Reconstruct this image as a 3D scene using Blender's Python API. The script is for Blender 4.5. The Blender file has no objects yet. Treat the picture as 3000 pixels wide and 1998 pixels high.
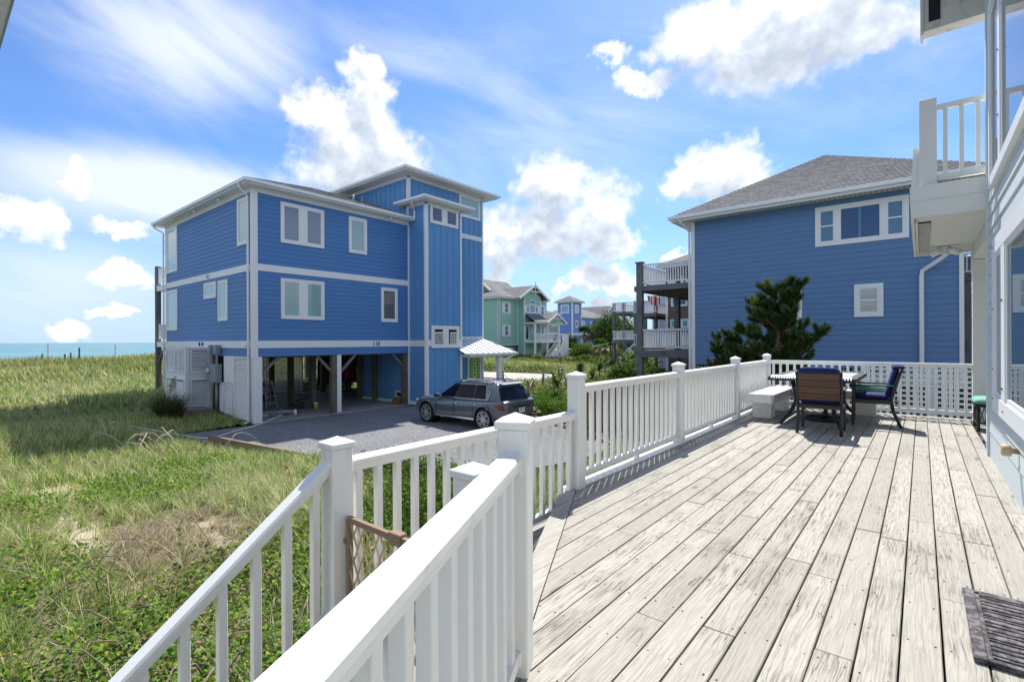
import bpy, bmesh, math, random
import numpy as np
from mathutils import Vector, Matrix

random.seed(7)
rng = np.random.default_rng(11)
sc = bpy.context.scene
COL = sc.collection
PI = math.pi

# ------------------------------------------------------------------ camera
cd = bpy.data.cameras.new('camera')
cam = bpy.data.objects.new('camera', cd)
COL.objects.link(cam)
cam.matrix_world = (Matrix.Translation((0, 0, 3.2)) @ Matrix.Rotation(math.radians(39.63), 4, 'Z')
                    @ Matrix.Rotation(math.radians(90), 4, 'X') @ Matrix.Rotation(math.radians(-0.24), 4, 'Z'))
cd.sensor_width = 36.0
cd.lens = 17.388
cd.clip_start = 0.05
cd.clip_end = 60000.0
sc.camera = cam
sc.render.resolution_x = 1024
sc.render.resolution_y = 681

# ------------------------------------------------------------------ sun, sky
SUN_DIR = Vector((-0.29, 0.69, 1.0)).normalized()          # towards the sun
sun = bpy.data.lights.new('sun', 'SUN')
sun.energy = 4.9
sun.angle = math.radians(0.53)
sun.color = (1.0, 0.955, 0.88)
so = bpy.data.objects.new('sun', sun)
so.rotation_euler = SUN_DIR.to_track_quat('Z', 'Y').to_euler()
so.location = (-30, 60, 90)
COL.objects.link(so)

sc.view_settings.view_transform = 'Standard'
sc.view_settings.look = 'None'
sc.view_settings.gamma = 1.0
sc.view_settings.use_curve_mapping = False
sc.view_settings.exposure = 0.58

cy = sc.cycles
cy.max_bounces = 7
cy.diffuse_bounces = 3
cy.glossy_bounces = 3
cy.transmission_bounces = 4
cy.transparent_max_bounces = 6
cy.caustics_reflective = False
cy.caustics_refractive = False
cy.sample_clamp_indirect = 6.0
cy.use_denoising = True
try:
    cy.denoiser = 'OPENIMAGEDENOISE'
    cy.denoising_input_passes = 'RGB_ALBEDO_NORMAL'
except Exception:
    pass


class NT:
    """short hand for building node trees"""
    def __init__(self, tree):
        self.t = tree

    def node(self, typ, **kw):
        n = self.t.nodes.new(typ)
        for k, v in kw.items():
            setattr(n, k, v)
        return n

    def set(self, sock, v):
        if isinstance(v, bpy.types.NodeSocket):
            self.t.links.new(v, sock)
        elif v is not None:
            sock.default_value = v

    def m(self, op, a, b=None, c=None, clamp=False):
        n = self.node('ShaderNodeMath', operation=op)
        n.use_clamp = clamp
        self.set(n.inputs[0], a)
        if b is not None: self.set(n.inputs[1], b)
        if c is not None: self.set(n.inputs[2], c)
        return n.outputs[0]

    def v(self, op, a, b=None, scale=None):
        n = self.node('ShaderNodeVectorMath', operation=op)
        self.set(n.inputs[0], a)
        if b is not None: self.set(n.inputs[1], b)
        if scale is not None: self.set(n.inputs['Scale'], scale)
        return n.outputs['Value'] if op in ('DOT_PRODUCT', 'LENGTH', 'DISTANCE') else n.outputs[0]

    def sep(self, a):
        n = self.node('ShaderNodeSeparateXYZ'); self.set(n.inputs[0], a); return n.outputs

    def comb(self, x, y, z):
        n = self.node('ShaderNodeCombineXYZ')
        for i, q in enumerate((x, y, z)): self.set(n.inputs[i], q)
        return n.outputs[0]

    def rng(self, v, a, b, c=0.0, d=1.0, smooth=True):
        n = self.node('ShaderNodeMapRange')
        n.interpolation_type = 'SMOOTHSTEP' if smooth else 'LINEAR'
        self.set(n.inputs[0], v)
        for i, q in enumerate((a, b, c, d)): self.set(n.inputs[i + 1], q)
        return n.outputs[0]

    def noise(self, vec, scale, detail=4.0, rough=0.55, dist=0.0, col=False):
        n = self.node('ShaderNodeTexNoise')
        n.inputs['Scale'].default_value = scale
        n.inputs['Detail'].default_value = detail
        n.inputs['Roughness'].default_value = rough
        n.inputs['Distortion'].default_value = dist
        self.set(n.inputs['Vector'], vec)
        return n.outputs['Color'] if col else n.outputs['Fac']

    def voro(self, vec, scale, feature='F1', out='Distance', rand=1.0):
        n = self.node('ShaderNodeTexVoronoi', feature=feature)
        n.inputs['Scale'].default_value = scale
        n.inputs['Randomness'].default_value = rand
        self.set(n.inputs['Vector'], vec)
        return n.outputs[out]

    def mix(self, f, a, b, mode='MIX'):
        n = self.node('ShaderNodeMix', data_type='RGBA', blend_type=mode)
        self.set(n.inputs[0], f)
        for s, q in ((n.inputs[6], a), (n.inputs[7], b)):
            if isinstance(q, tuple) and len(q) == 3: q = (*q, 1.0)
            self.set(s, q)
        return n.outputs[2]

    def ramp(self, f, stops):
        n = self.node('ShaderNodeValToRGB')
        e = n.color_ramp.elements
        while len(e) < len(stops): e.new(0.5)
        for el, (p, c) in zip(e, stops):
            el.position = p
            el.color = (*c, 1.0) if len(c) == 3 else c
        self.set(n.inputs[0], f)
        return n.outputs[0]


world = bpy.data.worlds.new('World')
sc.world = world
world.use_nodes = True
wt = world.node_tree
wt.nodes.clear()
W = NT(wt)
sky = W.node('ShaderNodeTexSky', sky_type='NISHITA')
sky.sun_disc = False
sky.sun_elevation = SUN_DIR.z and math.asin(SUN_DIR.z)
sky.sun_rotation = math.atan2(SUN_DIR.x, SUN_DIR.y)
sky.altitude = 0.0
sky.air_density = 1.0
sky.dust_density = 0.35
sky.ozone_density = 2.5

# cumulus heads: bearing, elevation, half width, half height (degrees)
HEADS = [(-55.7, 28.2, 2.0, 1.8), (-55.9, 25.3, 3.3, 3.0), (-60.2, 23.3, 3.6, 2.4), (-55.7, 21.8, 5.8, 3.5),
         (-56.4, 17.9, 7.6, 3.7), (-35.2, 17.5, 4.0, 3.3), (-30.7, 13.9, 4.8, 4.0), (-37.0, 12.6, 7.5, 3.4),
         (-28.5, 10.9, 3.4, 1.9), (-41.0, 11.1, 3.5, 3.4), (-29.0, 7.1, 3.9, 2.0), (-33.0, 6.0, 2.0, 0.9),
         (-8.6, 29.1, 11.9, 4.2), (-18.3, 29.8, 5.2, 2.6), (-2.4, 26.6, 4.2, 2.2), (-10.9, 26.1, 7.9, 2.4),
         (-16.6, 17.3, 4.6, 2.7), (-20.4, 16.2, 3.0, 1.6), (-24.9, 26.7, 3.1, 1.3),
         (-28.6, 29.3, 2.4, 1.3), (-84.8, 10.3, 2.4, 1.8), (-81.8, 13.8, 0.9, 1.4), (-77.9, 10.1, 2.1, 0.9),
         (-77.3, 6.2, 2.2, 1.2), (-77.6, 2.7, 1.7, 0.6), (-81.3, 0.9, 2.2, 1.2), (-41.7, 7.2, 1.4, 1.9),
         (-20.8, 9.1, 1.5, 0.8), (-30.2, 3.9, 1.3, 0.8),
         (20, 12, 9, 4), (38, 20, 8, 5), (62, 9, 12, 5), (85, 24, 10, 6), (-110, 12, 9, 4), (-128, 22, 11, 6),
         (-150, 10, 12, 5), (115, 14, 14, 6), (150, 24, 12, 6)]
tc = W.node('ShaderNodeTexCoord').outputs['Generated']


def bearings(vec):
    s = W.sep(vec)
    az = W.m('MULTIPLY', W.m('ARCTAN2', s[0], s[1]), 57.29578)
    el = W.m('MULTIPLY', W.m('ARCSINE', s[2]), 57.29578)
    return W.comb(az, el, 0.0)


def field(ang, heads):
    acc = None
    for a, e, ra, re in heads:
        d = W.v('MULTIPLY', W.v('SUBTRACT', ang, (a, e, 0.0)), (1 / ra, 1 / re, 0.0))
        q = W.v('DOT_PRODUCT', d, d)
        acc = q if acc is None else W.m('SMOOTH_MIN', acc, q, 0.25)
    return W.m('SUBTRACT', 1.0, acc)


ang_raw = bearings(tc)
# edges are torn by two scales of turbulence
w1 = W.v('SUBTRACT', W.noise(tc, 13.0, 3.0, 0.55, col=True), (0.5, 0.5, 0.5))
w2 = W.v('SUBTRACT', W.noise(tc, 46.0, 3.0, 0.6, col=True), (0.5, 0.5, 0.5))
ang0 = W.v('ADD', W.v('ADD', ang_raw, W.v('MULTIPLY', w1, (7.0, 5.0, 0.0))), W.v('MULTIPLY', w2, (2.4, 2.0, 0.0)))
n_big = W.noise(tc, 15.0, 6.0, 0.54)
n_bil = W.voro(W.v('ADD', tc, W.v('SCALE', w2, scale=0.03)), 38.0)
lump = W.m('SUBTRACT', W.m('MULTIPLY', n_big, 1.9), W.m('MULTIPLY', n_bil, 0.40))
lump = W.m('SUBTRACT', lump, 0.60)
fld = W.m('MAXIMUM', field(ang0, HEADS), -3.0)
dens = W.m('ADD', fld, lump)
alpha = W.m('MULTIPLY', W.rng(dens, -0.30, 0.85), 0.985)
above = W.m('MAXIMUM', field(W.v('ADD', ang0, (1.0, 3.2, 0.0)), HEADS[:19]), -1.2)
n_up = W.noise(W.v('ADD', tc, (-0.004, 0.006, 0.016)), 15.0, 5.0, 0.54)
relief = W.m('MULTIPLY', W.m('SUBTRACT', n_big, n_up), 2.3)
deep = W.m('MULTIPLY', above, 0.58)
lit = W.m('ADD', W.m('SUBTRACT', 0.76, deep), relief, clamp=True)
lit = W.m('SUBTRACT', lit, W.m('MULTIPLY', n_bil, 0.10), clamp=True)
cloud = W.ramp(lit, [(0.0, (4.3, 4.8, 5.6)), (0.45, (5.8, 6.3, 7.0)), (0.80, (7.7, 7.85, 8.0))])

# high thin veil
sv = W.sep(ang_raw)
# wind-drawn streaks: rotate the bearing plane so that they run down to the right
streak = W.comb(W.m('ADD', W.m('MULTIPLY', sv[0], 0.030), W.m('MULTIPLY', sv[1], -0.022)),
                W.m('ADD', W.m('MULTIPLY', sv[0], 0.035), W.m('MULTIPLY', sv[1], 0.10)), 0.0)
st = W.noise(streak, 1.3, 6.0, 0.58, 0.6)
VEILS = [(-30, 24, 46, 15, .55), (-52, 9, 24, 8, .7), (-72, 27, 18, 9, 1.05), (-74, 14.0, 20, 5.2, 1.35), (-52, 29, 20, 6, 0.6), (-42, 25, 12, 5, .45), (-84, 5, 14, 6, 0.75),
         (-28, 20, 20, 6, 0.30), (-5, 20, 16, 8, .4), (-12, 18, 8, 3, .35), (-40, 3, 30, 5, .5), (-40, 12, 9, 6, .5),
         (45, 30, 60, 32, 1.1), (-140, 34, 60, 36, 1.1), (140, 30, 70, 34, 1.1), (-60, 66, 90, 26, .7), (100, 66, 100, 28, 1.0)]  # this row lies mostly out of view, added to whiten the ambient light
veil = None
for a, e, ra, re, k in VEILS:
    d = W.v('MULTIPLY', W.v('SUBTRACT', ang_raw, (a, e, 0.0)), (1 / ra, 1 / re, 0.0))
    q = W.m('MULTIPLY', W.rng(W.v('LENGTH', d), 1.25, 0.0), k)
    veil = q if veil is None else W.m('MAXIMUM', veil, q)
va = W.m('MULTIPLY', W.rng(W.m('ADD', st, W.m('MULTIPLY', veil, 0.42)), 0.50, 0.98), veil, clamp=True)
base = W.v('MULTIPLY', sky.outputs[0], (0.70, 0.93, 1.27))
base = W.mix(W.m('MULTIPLY', W.rng(sv[1], 15.0, 0.0), 0.85), base, (4.2, 5.6, 7.2))
col = W.mix(W.m('MULTIPLY', va, 0.92, clamp=True), base, (6.6, 7.1, 7.8))
col = W.mix(alpha, col, cloud)
bg = W.node('ShaderNodeBackground')
bg.inputs['Strength'].default_value = 0.096
W.set(bg.inputs['Color'], col)
wo = W.node('ShaderNodeOutputWorld')
wt.links.new(bg.outputs[0], wo.inputs[0])
world.cycles.sampling_method = 'MANUAL'
world.cycles.sample_map_resolution = 512

# ------------------------------------------------------------------ materials
MATS = {}


def newmat(name):
    m = bpy.data.materials.new(name)
    m.use_nodes = True
    t = m.node_tree
    t.nodes.clear()
    N = NT(t)
    b = N.node('ShaderNodeBsdfPrincipled')
    o = N.node('ShaderNodeOutputMaterial')
    t.links.new(b.outputs[0], o.inputs[0])
    MATS[name] = m
    N.b = b
    N.out = o
    return N


def wpos(N):
    return N.node('ShaderNodeNewGeometry').outputs['Position']


def orand(N):
    return N.node('ShaderNodeObjectInfo').outputs['Random']


def bump(N, h, strength=0.3, dist=0.01):
    n = N.node('ShaderNodeBump')
    n.inputs['Strength'].default_value = strength
    n.inputs['Distance'].default_value = dist
    N.set(n.inputs['Height'], h)
    N.set(N.b.inputs['Normal'], n.outputs[0])


def c4(c):
    return (*c, 1.0)


def paint(name, col, rough=0.5, var=0.10, dirt=0.0, dirtcol=(0.16, 0.14, 0.11), spec=0.35, objvar=0.0, grain=0.12):
    """painted or plain surface: slight mottling, optional grime with a shape of its own"""
    N = newmat(name)
    p = wpos(N)
    n1 = N.noise(p, 1.7, 5.0, 0.6)
    f = N.m('ADD', 1.0 - var, N.m('MULTIPLY', n1, 2 * var))
    if objvar:
        f = N.m('MULTIPLY', f, N.m('ADD', 1.0 - objvar, N.m('MULTIPLY', orand(N), 2 * objvar)))
    c = N.v('SCALE', (*col,), scale=f)
    if dirt:
        q = N.v('MULTIPLY', p, (1.0, 1.0, 0.35))
        d = N.rng(N.noise(q, 7.0, 6.0, 0.65), 0.52, 0.82)
        c = N.mix(N.m('MULTIPLY', d, dirt), c, dirtcol)
    N.set(N.b.inputs['Base Color'], c)
    N.b.inputs['Roughness'].default_value = rough
    N.b.inputs['Specular IOR Level'].default_value = spec
    if grain:
        bump(N, N.noise(p, 55.0, 3.0, 0.6), grain, 0.004)
    return N


WHITE = (0.80, 0.80, 0.78)
paint('white_rail', (0.88, 0.87, 0.85), 0.42, 0.03, dirt=0.36, dirtcol=(0.44, 0.41, 0.34), spec=0.4, grain=0.04)
paint('white_trim', (0.76, 0.78, 0.80), 0.5, 0.04, dirt=0.10, dirtcol=(0.5, 0.5, 0.5))
paint('white_louver', (0.74, 0.76, 0.80), 0.5, 0.04, dirt=0.15, dirtcol=(0.45, 0.45, 0.45), objvar=0.06)
paint('white_bench', (0.82, 0.81, 0.78), 0.55, 0.05, dirt=0.35, dirtcol=(0.36, 0.26, 0.16), objvar=0.05)
paint('soffit_white', (0.74, 0.74, 0.72), 0.6, 0.05, dirt=0.15, dirtcol=(0.5, 0.46, 0.40))
paint('peeling_white', (0.60, 0.58, 0.54), 0.7, 0.14, dirt=0.9, dirtcol=(0.22, 0.15, 0.09), grain=0.3)
paint('blue_siding', (0.075, 0.205, 0.470), 0.55, 0.05, dirt=0.07, dirtcol=(0.10, 0.16, 0.28), objvar=0.035)
paint('blue_panel', (0.115, 0.300, 0.580), 0.6, 0.06, dirt=0.06, dirtcol=(0.12, 0.2, 0.32))
paint('slate_siding', (0.108, 0.212, 0.405), 0.55, 0.05, dirt=0.06, dirtcol=(0.10, 0.16, 0.24), objvar=0.03)
paint('seafoam_siding', (0.555, 0.625, 0.635), 0.55, 0.04, dirt=0.12, dirtcol=(0.42, 0.44, 0.42), objvar=0.03)
paint('seafoam_trim', (0.60, 0.67, 0.69), 0.55, 0.05, dirt=0.15, dirtcol=(0.40, 0.42, 0.42))
paint('mint_wall', (0.27, 0.52, 0.40), 0.6, 0.04)
paint('teal_wall', (0.29, 0.51, 0.43), 0.6, 0.04)
paint('periwinkle_wall', (0.15, 0.25, 0.62), 0.6, 0.04)
paint('cobalt_wall', (0.07, 0.16, 0.55), 0.6, 0.04)
paint('grey_wall', (0.34, 0.37, 0.42), 0.65, 0.05)
paint('pale_wall', (0.50, 0.58, 0.62), 0.65, 0.05)
paint('brown_shingle', (0.165, 0.115, 0.090), 0.8, 0.12, objvar=0.12)
paint('lime_door', (0.20, 0.40, 0.085), 0.45, 0.05)
paint('grey_metal', (0.27, 0.30, 0.34), 0.45, 0.06, spec=0.5)
paint('black_metal', (0.018, 0.018, 0.020), 0.42, 0.2, spec=0.5)
paint('dark_void', (0.012, 0.014, 0.018), 0.8, 0.1)  # near-black fill for openings and gaps: the shade inside painted as colour
paint('navy_fabric', (0.010, 0.018, 0.105), 0.85, 0.10, grain=0.4)
paint('green_fabric', (0.16, 0.40, 0.33), 0.85, 0.08, grain=0.4)
paint('brown_slat', (0.112, 0.064, 0.046), 0.6, 0.10, objvar=0.10)
paint('tan_plastic', (0.27, 0.19, 0.125), 0.5, 0.08)
paint('tan_wood', (0.52, 0.40, 0.24), 0.6, 0.12)
paint('concrete', (0.27, 0.275, 0.285), 0.75, 0.16, dirt=0.4, dirtcol=(0.22, 0.22, 0.23))
paint('metal_roof', (0.78, 0.80, 0.82), 0.32, 0.03, spec=0.5)
paint('rubber_black', (0.012, 0.012, 0.013), 0.7, 0.2)
paint('tyre', (0.016, 0.016, 0.017), 0.8, 0.2)
paint('rim_alloy', (0.62, 0.63, 0.65), 0.28, 0.05, spec=0.7).b.inputs['Metallic'].default_value = 0.75
paint('chrome', (0.75, 0.76, 0.78), 0.14, 0.02, spec=0.7).b.inputs['Metallic'].default_value = 0.9
paint('rope', (0.55, 0.47, 0.36), 0.9, 0.12)
paint('red_cloth', (0.42, 0.020, 0.020), 0.85, 0.1)
paint('dark_cloth', (0.020, 0.022, 0.030), 0.9, 0.1)
paint('grey_cloth', (0.28, 0.28, 0.30), 0.9, 0.1)
paint('blue_glove', (0.02, 0.09, 0.45), 0.6, 0.1)
paint('skin', (0.40, 0.22, 0.15), 0.55, 0.08)
paint('hair', (0.06, 0.04, 0.03), 0.7, 0.2)
paint('cap_white', (0.7, 0.7, 0.7), 0.8, 0.05)
paint('aluminium', (0.55, 0.56, 0.58), 0.35, 0.08, spec=0.6)
paint('plastic_drop', (0.50, 0.50, 0.52), 0.45, 0.2)
paint('cup_yellow', (0.62, 0.52, 0.05), 0.5, 0.05)
paint('cup_white', (0.8, 0.8, 0.8), 0.5, 0.05)
paint('cardboard', (0.20, 0.11, 0.06), 0.8, 0.1)
paint('orange_plastic', (0.55, 0.13, 0.02), 0.5, 0.1)
paint('container_blue', (0.02, 0.10, 0.50), 0.5, 0.05)
paint('white_car', (0.72, 0.73, 0.75), 0.25, 0.02, spec=0.6, grain=0)
paint('seam_shadow_grey', (0.42, 0.45, 0.49), 0.4, 0.05)  # grey stands in for the shadow lines along the white roof's seams
paint('lattice_shaded_white', (0.50, 0.55, 0.61), 0.55, 0.05, dirt=0.2, dirtcol=(0.4, 0.4, 0.38))  # white lattice with its shadow mixed into this grey-blue base


def weathered(name, light, dark, tint=(1, 1, 1), rough=0.8, scale=1.0, axis=1, contrast=1.0, knots=True, objvar=0.16, fine_k=0.4):
    """bleached timber; grain runs along the given object axis"""
    N = newmat(name)
    tcn = N.node('ShaderNodeTexCoord').outputs['Object']
    r = orand(N)
    s = [9.0, 9.0, 9.0]
    s[axis] = 0.24
    off = N.comb(N.m('MULTIPLY', r, 37.0), N.m('MULTIPLY', r, 91.0), N.m('MULTIPLY', r, 13.0))
    p = N.v('ADD', tcn, off)
    wob = N.v('SCALE', N.v('SUBTRACT', N.noise(p, 1.6 * scale, 3.0, 0.5, col=True), (0.5, 0.5, 0.5)), scale=0.055)
    p2 = N.v('ADD', p, wob)
    g = N.v('MULTIPLY', p2, tuple(q * scale for q in s))
    fine = N.noise(g, 15.0 * fine_k, 5.0, 0.66)
    broad = N.noise(g, 1.3, 4.0, 0.6)
    fig = N.noise(g, 0.9, 2.0, 0.5)
    ring = N.rng(N.m('ABSOLUTE', N.m('SINE', N.m('MULTIPLY', fig, 52.0))), 0.0, 0.42)
    patch = N.noise(N.v('MULTIPLY', p, (1.5, 1.5, 1.5)), 1.1, 4.0, 0.6)
    thread = N.rng(fine, 0.40 - 0.08 / contrast, 0.54 + 0.05 / contrast)
    h = N.m('ADD', N.m('MULTIPLY', thread, 0.60), N.m('MULTIPLY', ring, 0.34))
    h = N.m('ADD', h, N.m('MULTIPLY', N.m('SUBTRACT', broad, 0.5), 0.45))
    h = N.m('SUBTRACT', h, N.m('MULTIPLY', N.rng(patch, 0.50, 0.74), 0.20))
    worn = N.rng(N.m('ADD', patch, N.m('MULTIPLY', r, 0.25)), 0.42, 0.80, 0.36, 0.95)
    f = N.m('SUBTRACT', 1.0, N.m('MULTIPLY', N.m('SUBTRACT', 0.94, h), worn), clamp=True)
    c = N.mix(f, dark, light)
    # cracks along the grain
    ck = N.v('MULTIPLY', p2, tuple(q * scale for q in [(3.4 if i != axis else 0.16) for i in range(3)]))
    crack = N.rng(N.m('ABSOLUTE', N.m('SUBTRACT', N.noise(ck, 5.0, 3.0, 0.55), 0.5)), 0.0, 0.016)
    crack = N.m('MAXIMUM', crack, N.rng(patch, 0.50, 0.62, 1.0, 0.0))
    c = N.mix(N.m('MULTIPLY', N.m('SUBTRACT', 1.0, crack), 0.62), c, tuple(q * 0.35 for q in dark))
    if knots:
        kp = N.v('MULTIPLY', p, tuple((3.2 if i != axis else 1.25) for i in range(3)))
        kd = N.voro(kp, 1.0)
        kf = N.rng(kd, 0.035, 0.12, 1.0, 0.0)
        c = N.mix(N.m('MULTIPLY', kf, 0.75), c, (0.13, 0.10, 0.075))
    val = N.m('ADD', 1.0 - objvar, N.m('MULTIPLY', r, 2 * objvar * 0.75))
    c = N.v('SCALE', c, scale=val)
    c = N.v('MULTIPLY', c, tint)
    N.set(N.b.inputs['Base Color'], c)
    N.b.inputs['Roughness'].default_value = rough
    N.b.inputs['Specular IOR Level'].default_value = 0.2
    bump(N, N.m('ADD', h, N.m('MULTIPLY', crack, 0.4)), 0.55, 0.004)
    return N


weathered('deck_wood', (0.445, 0.422, 0.375), (0.130, 0.118, 0.098), objvar=0.16, contrast=0.95, fine_k=1.0)
weathered('grey_timber', (0.19, 0.19, 0.19), (0.055, 0.055, 0.058), axis=2, contrast=1.0, knots=False)
weathered('grey_beam', (0.19, 0.19, 0.20), (0.05, 0.05, 0.055), axis=0, contrast=1.0, knots=False)
weathered('pile_wood', (0.16, 0.145, 0.12), (0.06, 0.052, 0.042), axis=2, knots=False)
weathered('brown_fence_wood', (0.20, 0.115, 0.075), (0.07, 0.040, 0.028), axis=2)
weathered('landscape_timber', (0.30, 0.235, 0.165), (0.12, 0.090, 0.06), axis=0)
weathered('post_wood', (0.27, 0.205, 0.145), (0.11, 0.080, 0.055), axis=2, knots=False)
weathered('step_wood', (0.25, 0.24, 0.23), (0.10, 0.092, 0.085), axis=0)


def glass_mat(name, col, rough=0.06, spec=0.9):
    N = newmat(name)
    p = wpos(N)
    N.set(N.b.inputs['Base Color'], c4(col))
    N.b.inputs['Roughness'].default_value = rough
    N.b.inputs['Specular IOR Level'].default_value = spec
    bump(N, N.noise(p, 1.2, 1.0, 0.4), 0.03, 0.02)
    return N


def blind_mat(name, c_hi, c_lo, pitch):
    """slatted blind hanging behind the pane: the slats are flat print at this distance"""
    N = newmat(name)
    z = N.sep(wpos(N))[2]
    w = N.m('FRACT', N.m('MULTIPLY', z, 1.0 / pitch))
    c = N.mix(N.rng(w, 0.55, 0.75), c_hi, c_lo)
    N.set(N.b.inputs['Base Color'], c)
    N.b.inputs['Roughness'].default_value = 0.05
    N.b.inputs['Specular IOR Level'].default_value = 0.8


glass_mat('pane_slate', (0.10, 0.19, 0.30))
glass_mat('pane_teal', (0.22, 0.40, 0.46))
glass_mat('pane_pale', (0.36, 0.54, 0.60))
glass_mat('pane_dark', (0.015, 0.020, 0.026), 0.04, 0.8)
glass_mat('pane_navy', (0.025, 0.06, 0.16), 0.05)
glass_mat('car_glass', (0.008, 0.012, 0.030), 0.03, 0.10)
blind_mat('pane_blind_green', (0.26, 0.44, 0.43), (0.20, 0.36, 0.36), 0.055)
blind_mat('pane_blind_blue', (0.12, 0.24, 0.36), (0.035, 0.09, 0.19), 0.075)
blind_mat('pane_blind_dark', (0.20, 0.21, 0.21), (0.010, 0.012, 0.014), 0.10)
blind_mat('pane_curtain', (0.42, 0.44, 0.40), (0.36, 0.38, 0.35), 0.4)

# window of the near house: mirror-like glazing
N = newmat('pane_mirror')
N.set(N.b.inputs['Base Color'], (0.045, 0.085, 0.12, 1))
N.b.inputs['Roughness'].default_value = 0.02
N.b.inputs['Specular IOR Level'].default_value = 1.0
N.b.inputs['IOR'].default_value = 1.9

# car paint
N = newmat('car_paint')
N.set(N.b.inputs['Base Color'], (0.115, 0.135, 0.165, 1))
N.b.inputs['Metallic'].default_value = 0.55
N.b.inputs['Roughness'].default_value = 0.30
N.b.inputs['Coat Weight'].default_value = 1.0
N.b.inputs['Coat Roughness'].default_value = 0.04
fl = N.noise(wpos(N), 900.0, 1.0, 0.5)
bump(N, fl, 0.02, 0.001)
paint('tail_red', (0.22, 0.008, 0.012), 0.12, 0.05, spec=0.8, grain=0)


def shingle(name, cols, scale=4.2):
    N = newmat(name)
    p = wpos(N)
    tab = N.voro(N.v('MULTIPLY', p, (1, 1, 2.0)), scale, 'F1', 'Color')
    t = N.sep(tab)[0]
    gr = N.noise(p, 90.0, 3.0, 0.7)
    f = N.m('ADD', N.m('MULTIPLY', t, 0.75), N.m('MULTIPLY', gr, 0.25))
    c = N.ramp(f, [(0.1, cols[0]), (0.5, cols[1]), (0.9, cols[2])])
    N.set(N.b.inputs['Base Color'], c)
    N.b.inputs['Roughness'].default_value = 0.85
    N.b.inputs['Specular IOR Level'].default_value = 0.25
    bump(N, gr, 0.5, 0.006)


shingle('shingle_brown', [(0.11, 0.10, 0.105), (0.28, 0.26, 0.255), (0.46, 0.44, 0.43)])
shingle('shingle_grey', [(0.12, 0.122, 0.13), (0.185, 0.19, 0.20), (0.25, 0.255, 0.265)], 5.0)
shingle('shingle_far', [(0.13, 0.13, 0.135), (0.17, 0.17, 0.175), (0.21, 0.21, 0.215)], 2.0)
shingle('shingle_red', [(0.16, 0.09, 0.085), (0.20, 0.12, 0.11), (0.25, 0.16, 0.14)], 2.0)


def foliage(name, attr=True, rough=0.55, trans=0.25, spec=0.3, col=(0.06, 0.11, 0.03)):
    """leaf colour is stored per leaf; part of the light shines through the blade"""
    N = newmat(name)
    if attr:
        a = N.node('ShaderNodeAttribute', attribute_name='col').outputs['Color']
    else:
        a = N.v('SCALE', col, scale=N.m('ADD', 0.7, N.m('MULTIPLY', N.noise(wpos(N), 3.0, 3.0), 0.6)))
    N.set(N.b.inputs['Base Color'], a)
    N.b.inputs['Roughness'].default_value = rough
    N.b.inputs['Specular IOR Level'].default_value = spec
    if trans:
        tr = N.node('ShaderNodeBsdfTranslucent')
        N.set(tr.inputs['Color'], N.v('MULTIPLY', a, (1.25, 1.35, 0.7)))
        mx = N.node('ShaderNodeMixShader')
        mx.inputs[0].default_value = trans
        N.t.links.new(N.b.outputs[0], mx.inputs[1])
        N.t.links.new(tr.outputs[0], mx.inputs[2])
        N.t.links.new(mx.outputs[0], N.out.inputs[0])


foliage('grass_blades', trans=0.35)
foliage('leaves', trans=0.32, rough=0.68, spec=0.14)
foliage('needles', trans=0.12)
paint('bark', (0.13, 0.10, 0.075), 0.9, 0.25, grain=0.6)
paint('palm_bark', (0.17, 0.14, 0.11), 0.9, 0.25, grain=0.6)
paint('twig', (0.24, 0.19, 0.14), 0.85, 0.25)

# ground: sand, thatch and low green, in patches
N = newmat('dune_ground')
p = wpos(N)
pf = N.v('MULTIPLY', p, (1, 1, 0.3))
n1 = N.noise(pf, 0.45, 6.0, 0.62)
n2 = N.noise(pf, 3.2, 5.0, 0.65)
n3 = N.noise(pf, 22.0, 4.0, 0.7)
c = N.mix(N.rng(n2, 0.40, 0.62), (0.105, 0.115, 0.042), (0.24, 0.205, 0.12))
c = N.mix(N.rng(N.m('ADD', n1, N.m('MULTIPLY', N.m('SUBTRACT', n3, 0.5), 0.2)), 0.60, 0.70), c, (0.46, 0.39, 0.29))
sandy = N.node('ShaderNodeAttribute', attribute_name='sandy').outputs['Fac']
c = N.mix(N.rng(N.m('ADD', sandy, N.m('MULTIPLY', N.m('SUBTRACT', n2, 0.5), 0.8)), 0.3, 0.6), c, (0.47, 0.40, 0.30))
c = N.v('SCALE', c, scale=N.m('ADD', 0.65, N.m('MULTIPLY', n3, 0.7)))
N.set(N.b.inputs['Base Color'], c)
N.b.inputs['Roughness'].default_value = 0.95
N.b.inputs['Specular IOR Level'].default_value = 0.1
bump(N, N.m('ADD', n3, N.m('MULTIPLY', n2, 2.0)), 0.8, 0.03)

N = newmat('gravel')
p = wpos(N)
v1 = N.voro(p, 52.0, 'F1', 'Color')
vd = N.voro(p, 52.0)
t = N.sep(v1)[0]
c = N.ramp(t, [(0.0, (0.10, 0.105, 0.115)), (0.45, (0.20, 0.206, 0.222)), (0.88, (0.30, 0.303, 0.312)), (1.0, (0.50, 0.496, 0.49))])
big = N.noise(p, 0.6, 5.0, 0.6)
c = N.v('SCALE', c, scale=N.m('ADD', 0.72, N.m('MULTIPLY', big, 0.56)))
N.set(N.b.inputs['Base Color'], c)
N.b.inputs['Roughness'].default_value = 0.9
N.b.inputs['Specular IOR Level'].default_value = 0.2
bump(N, N.m('ADD', N.m('SUBTRACT', 0.6, vd), N.m('MULTIPLY', N.noise(p, 9.0, 4.0, 0.6), 0.5)), 1.0, 0.02)

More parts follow.
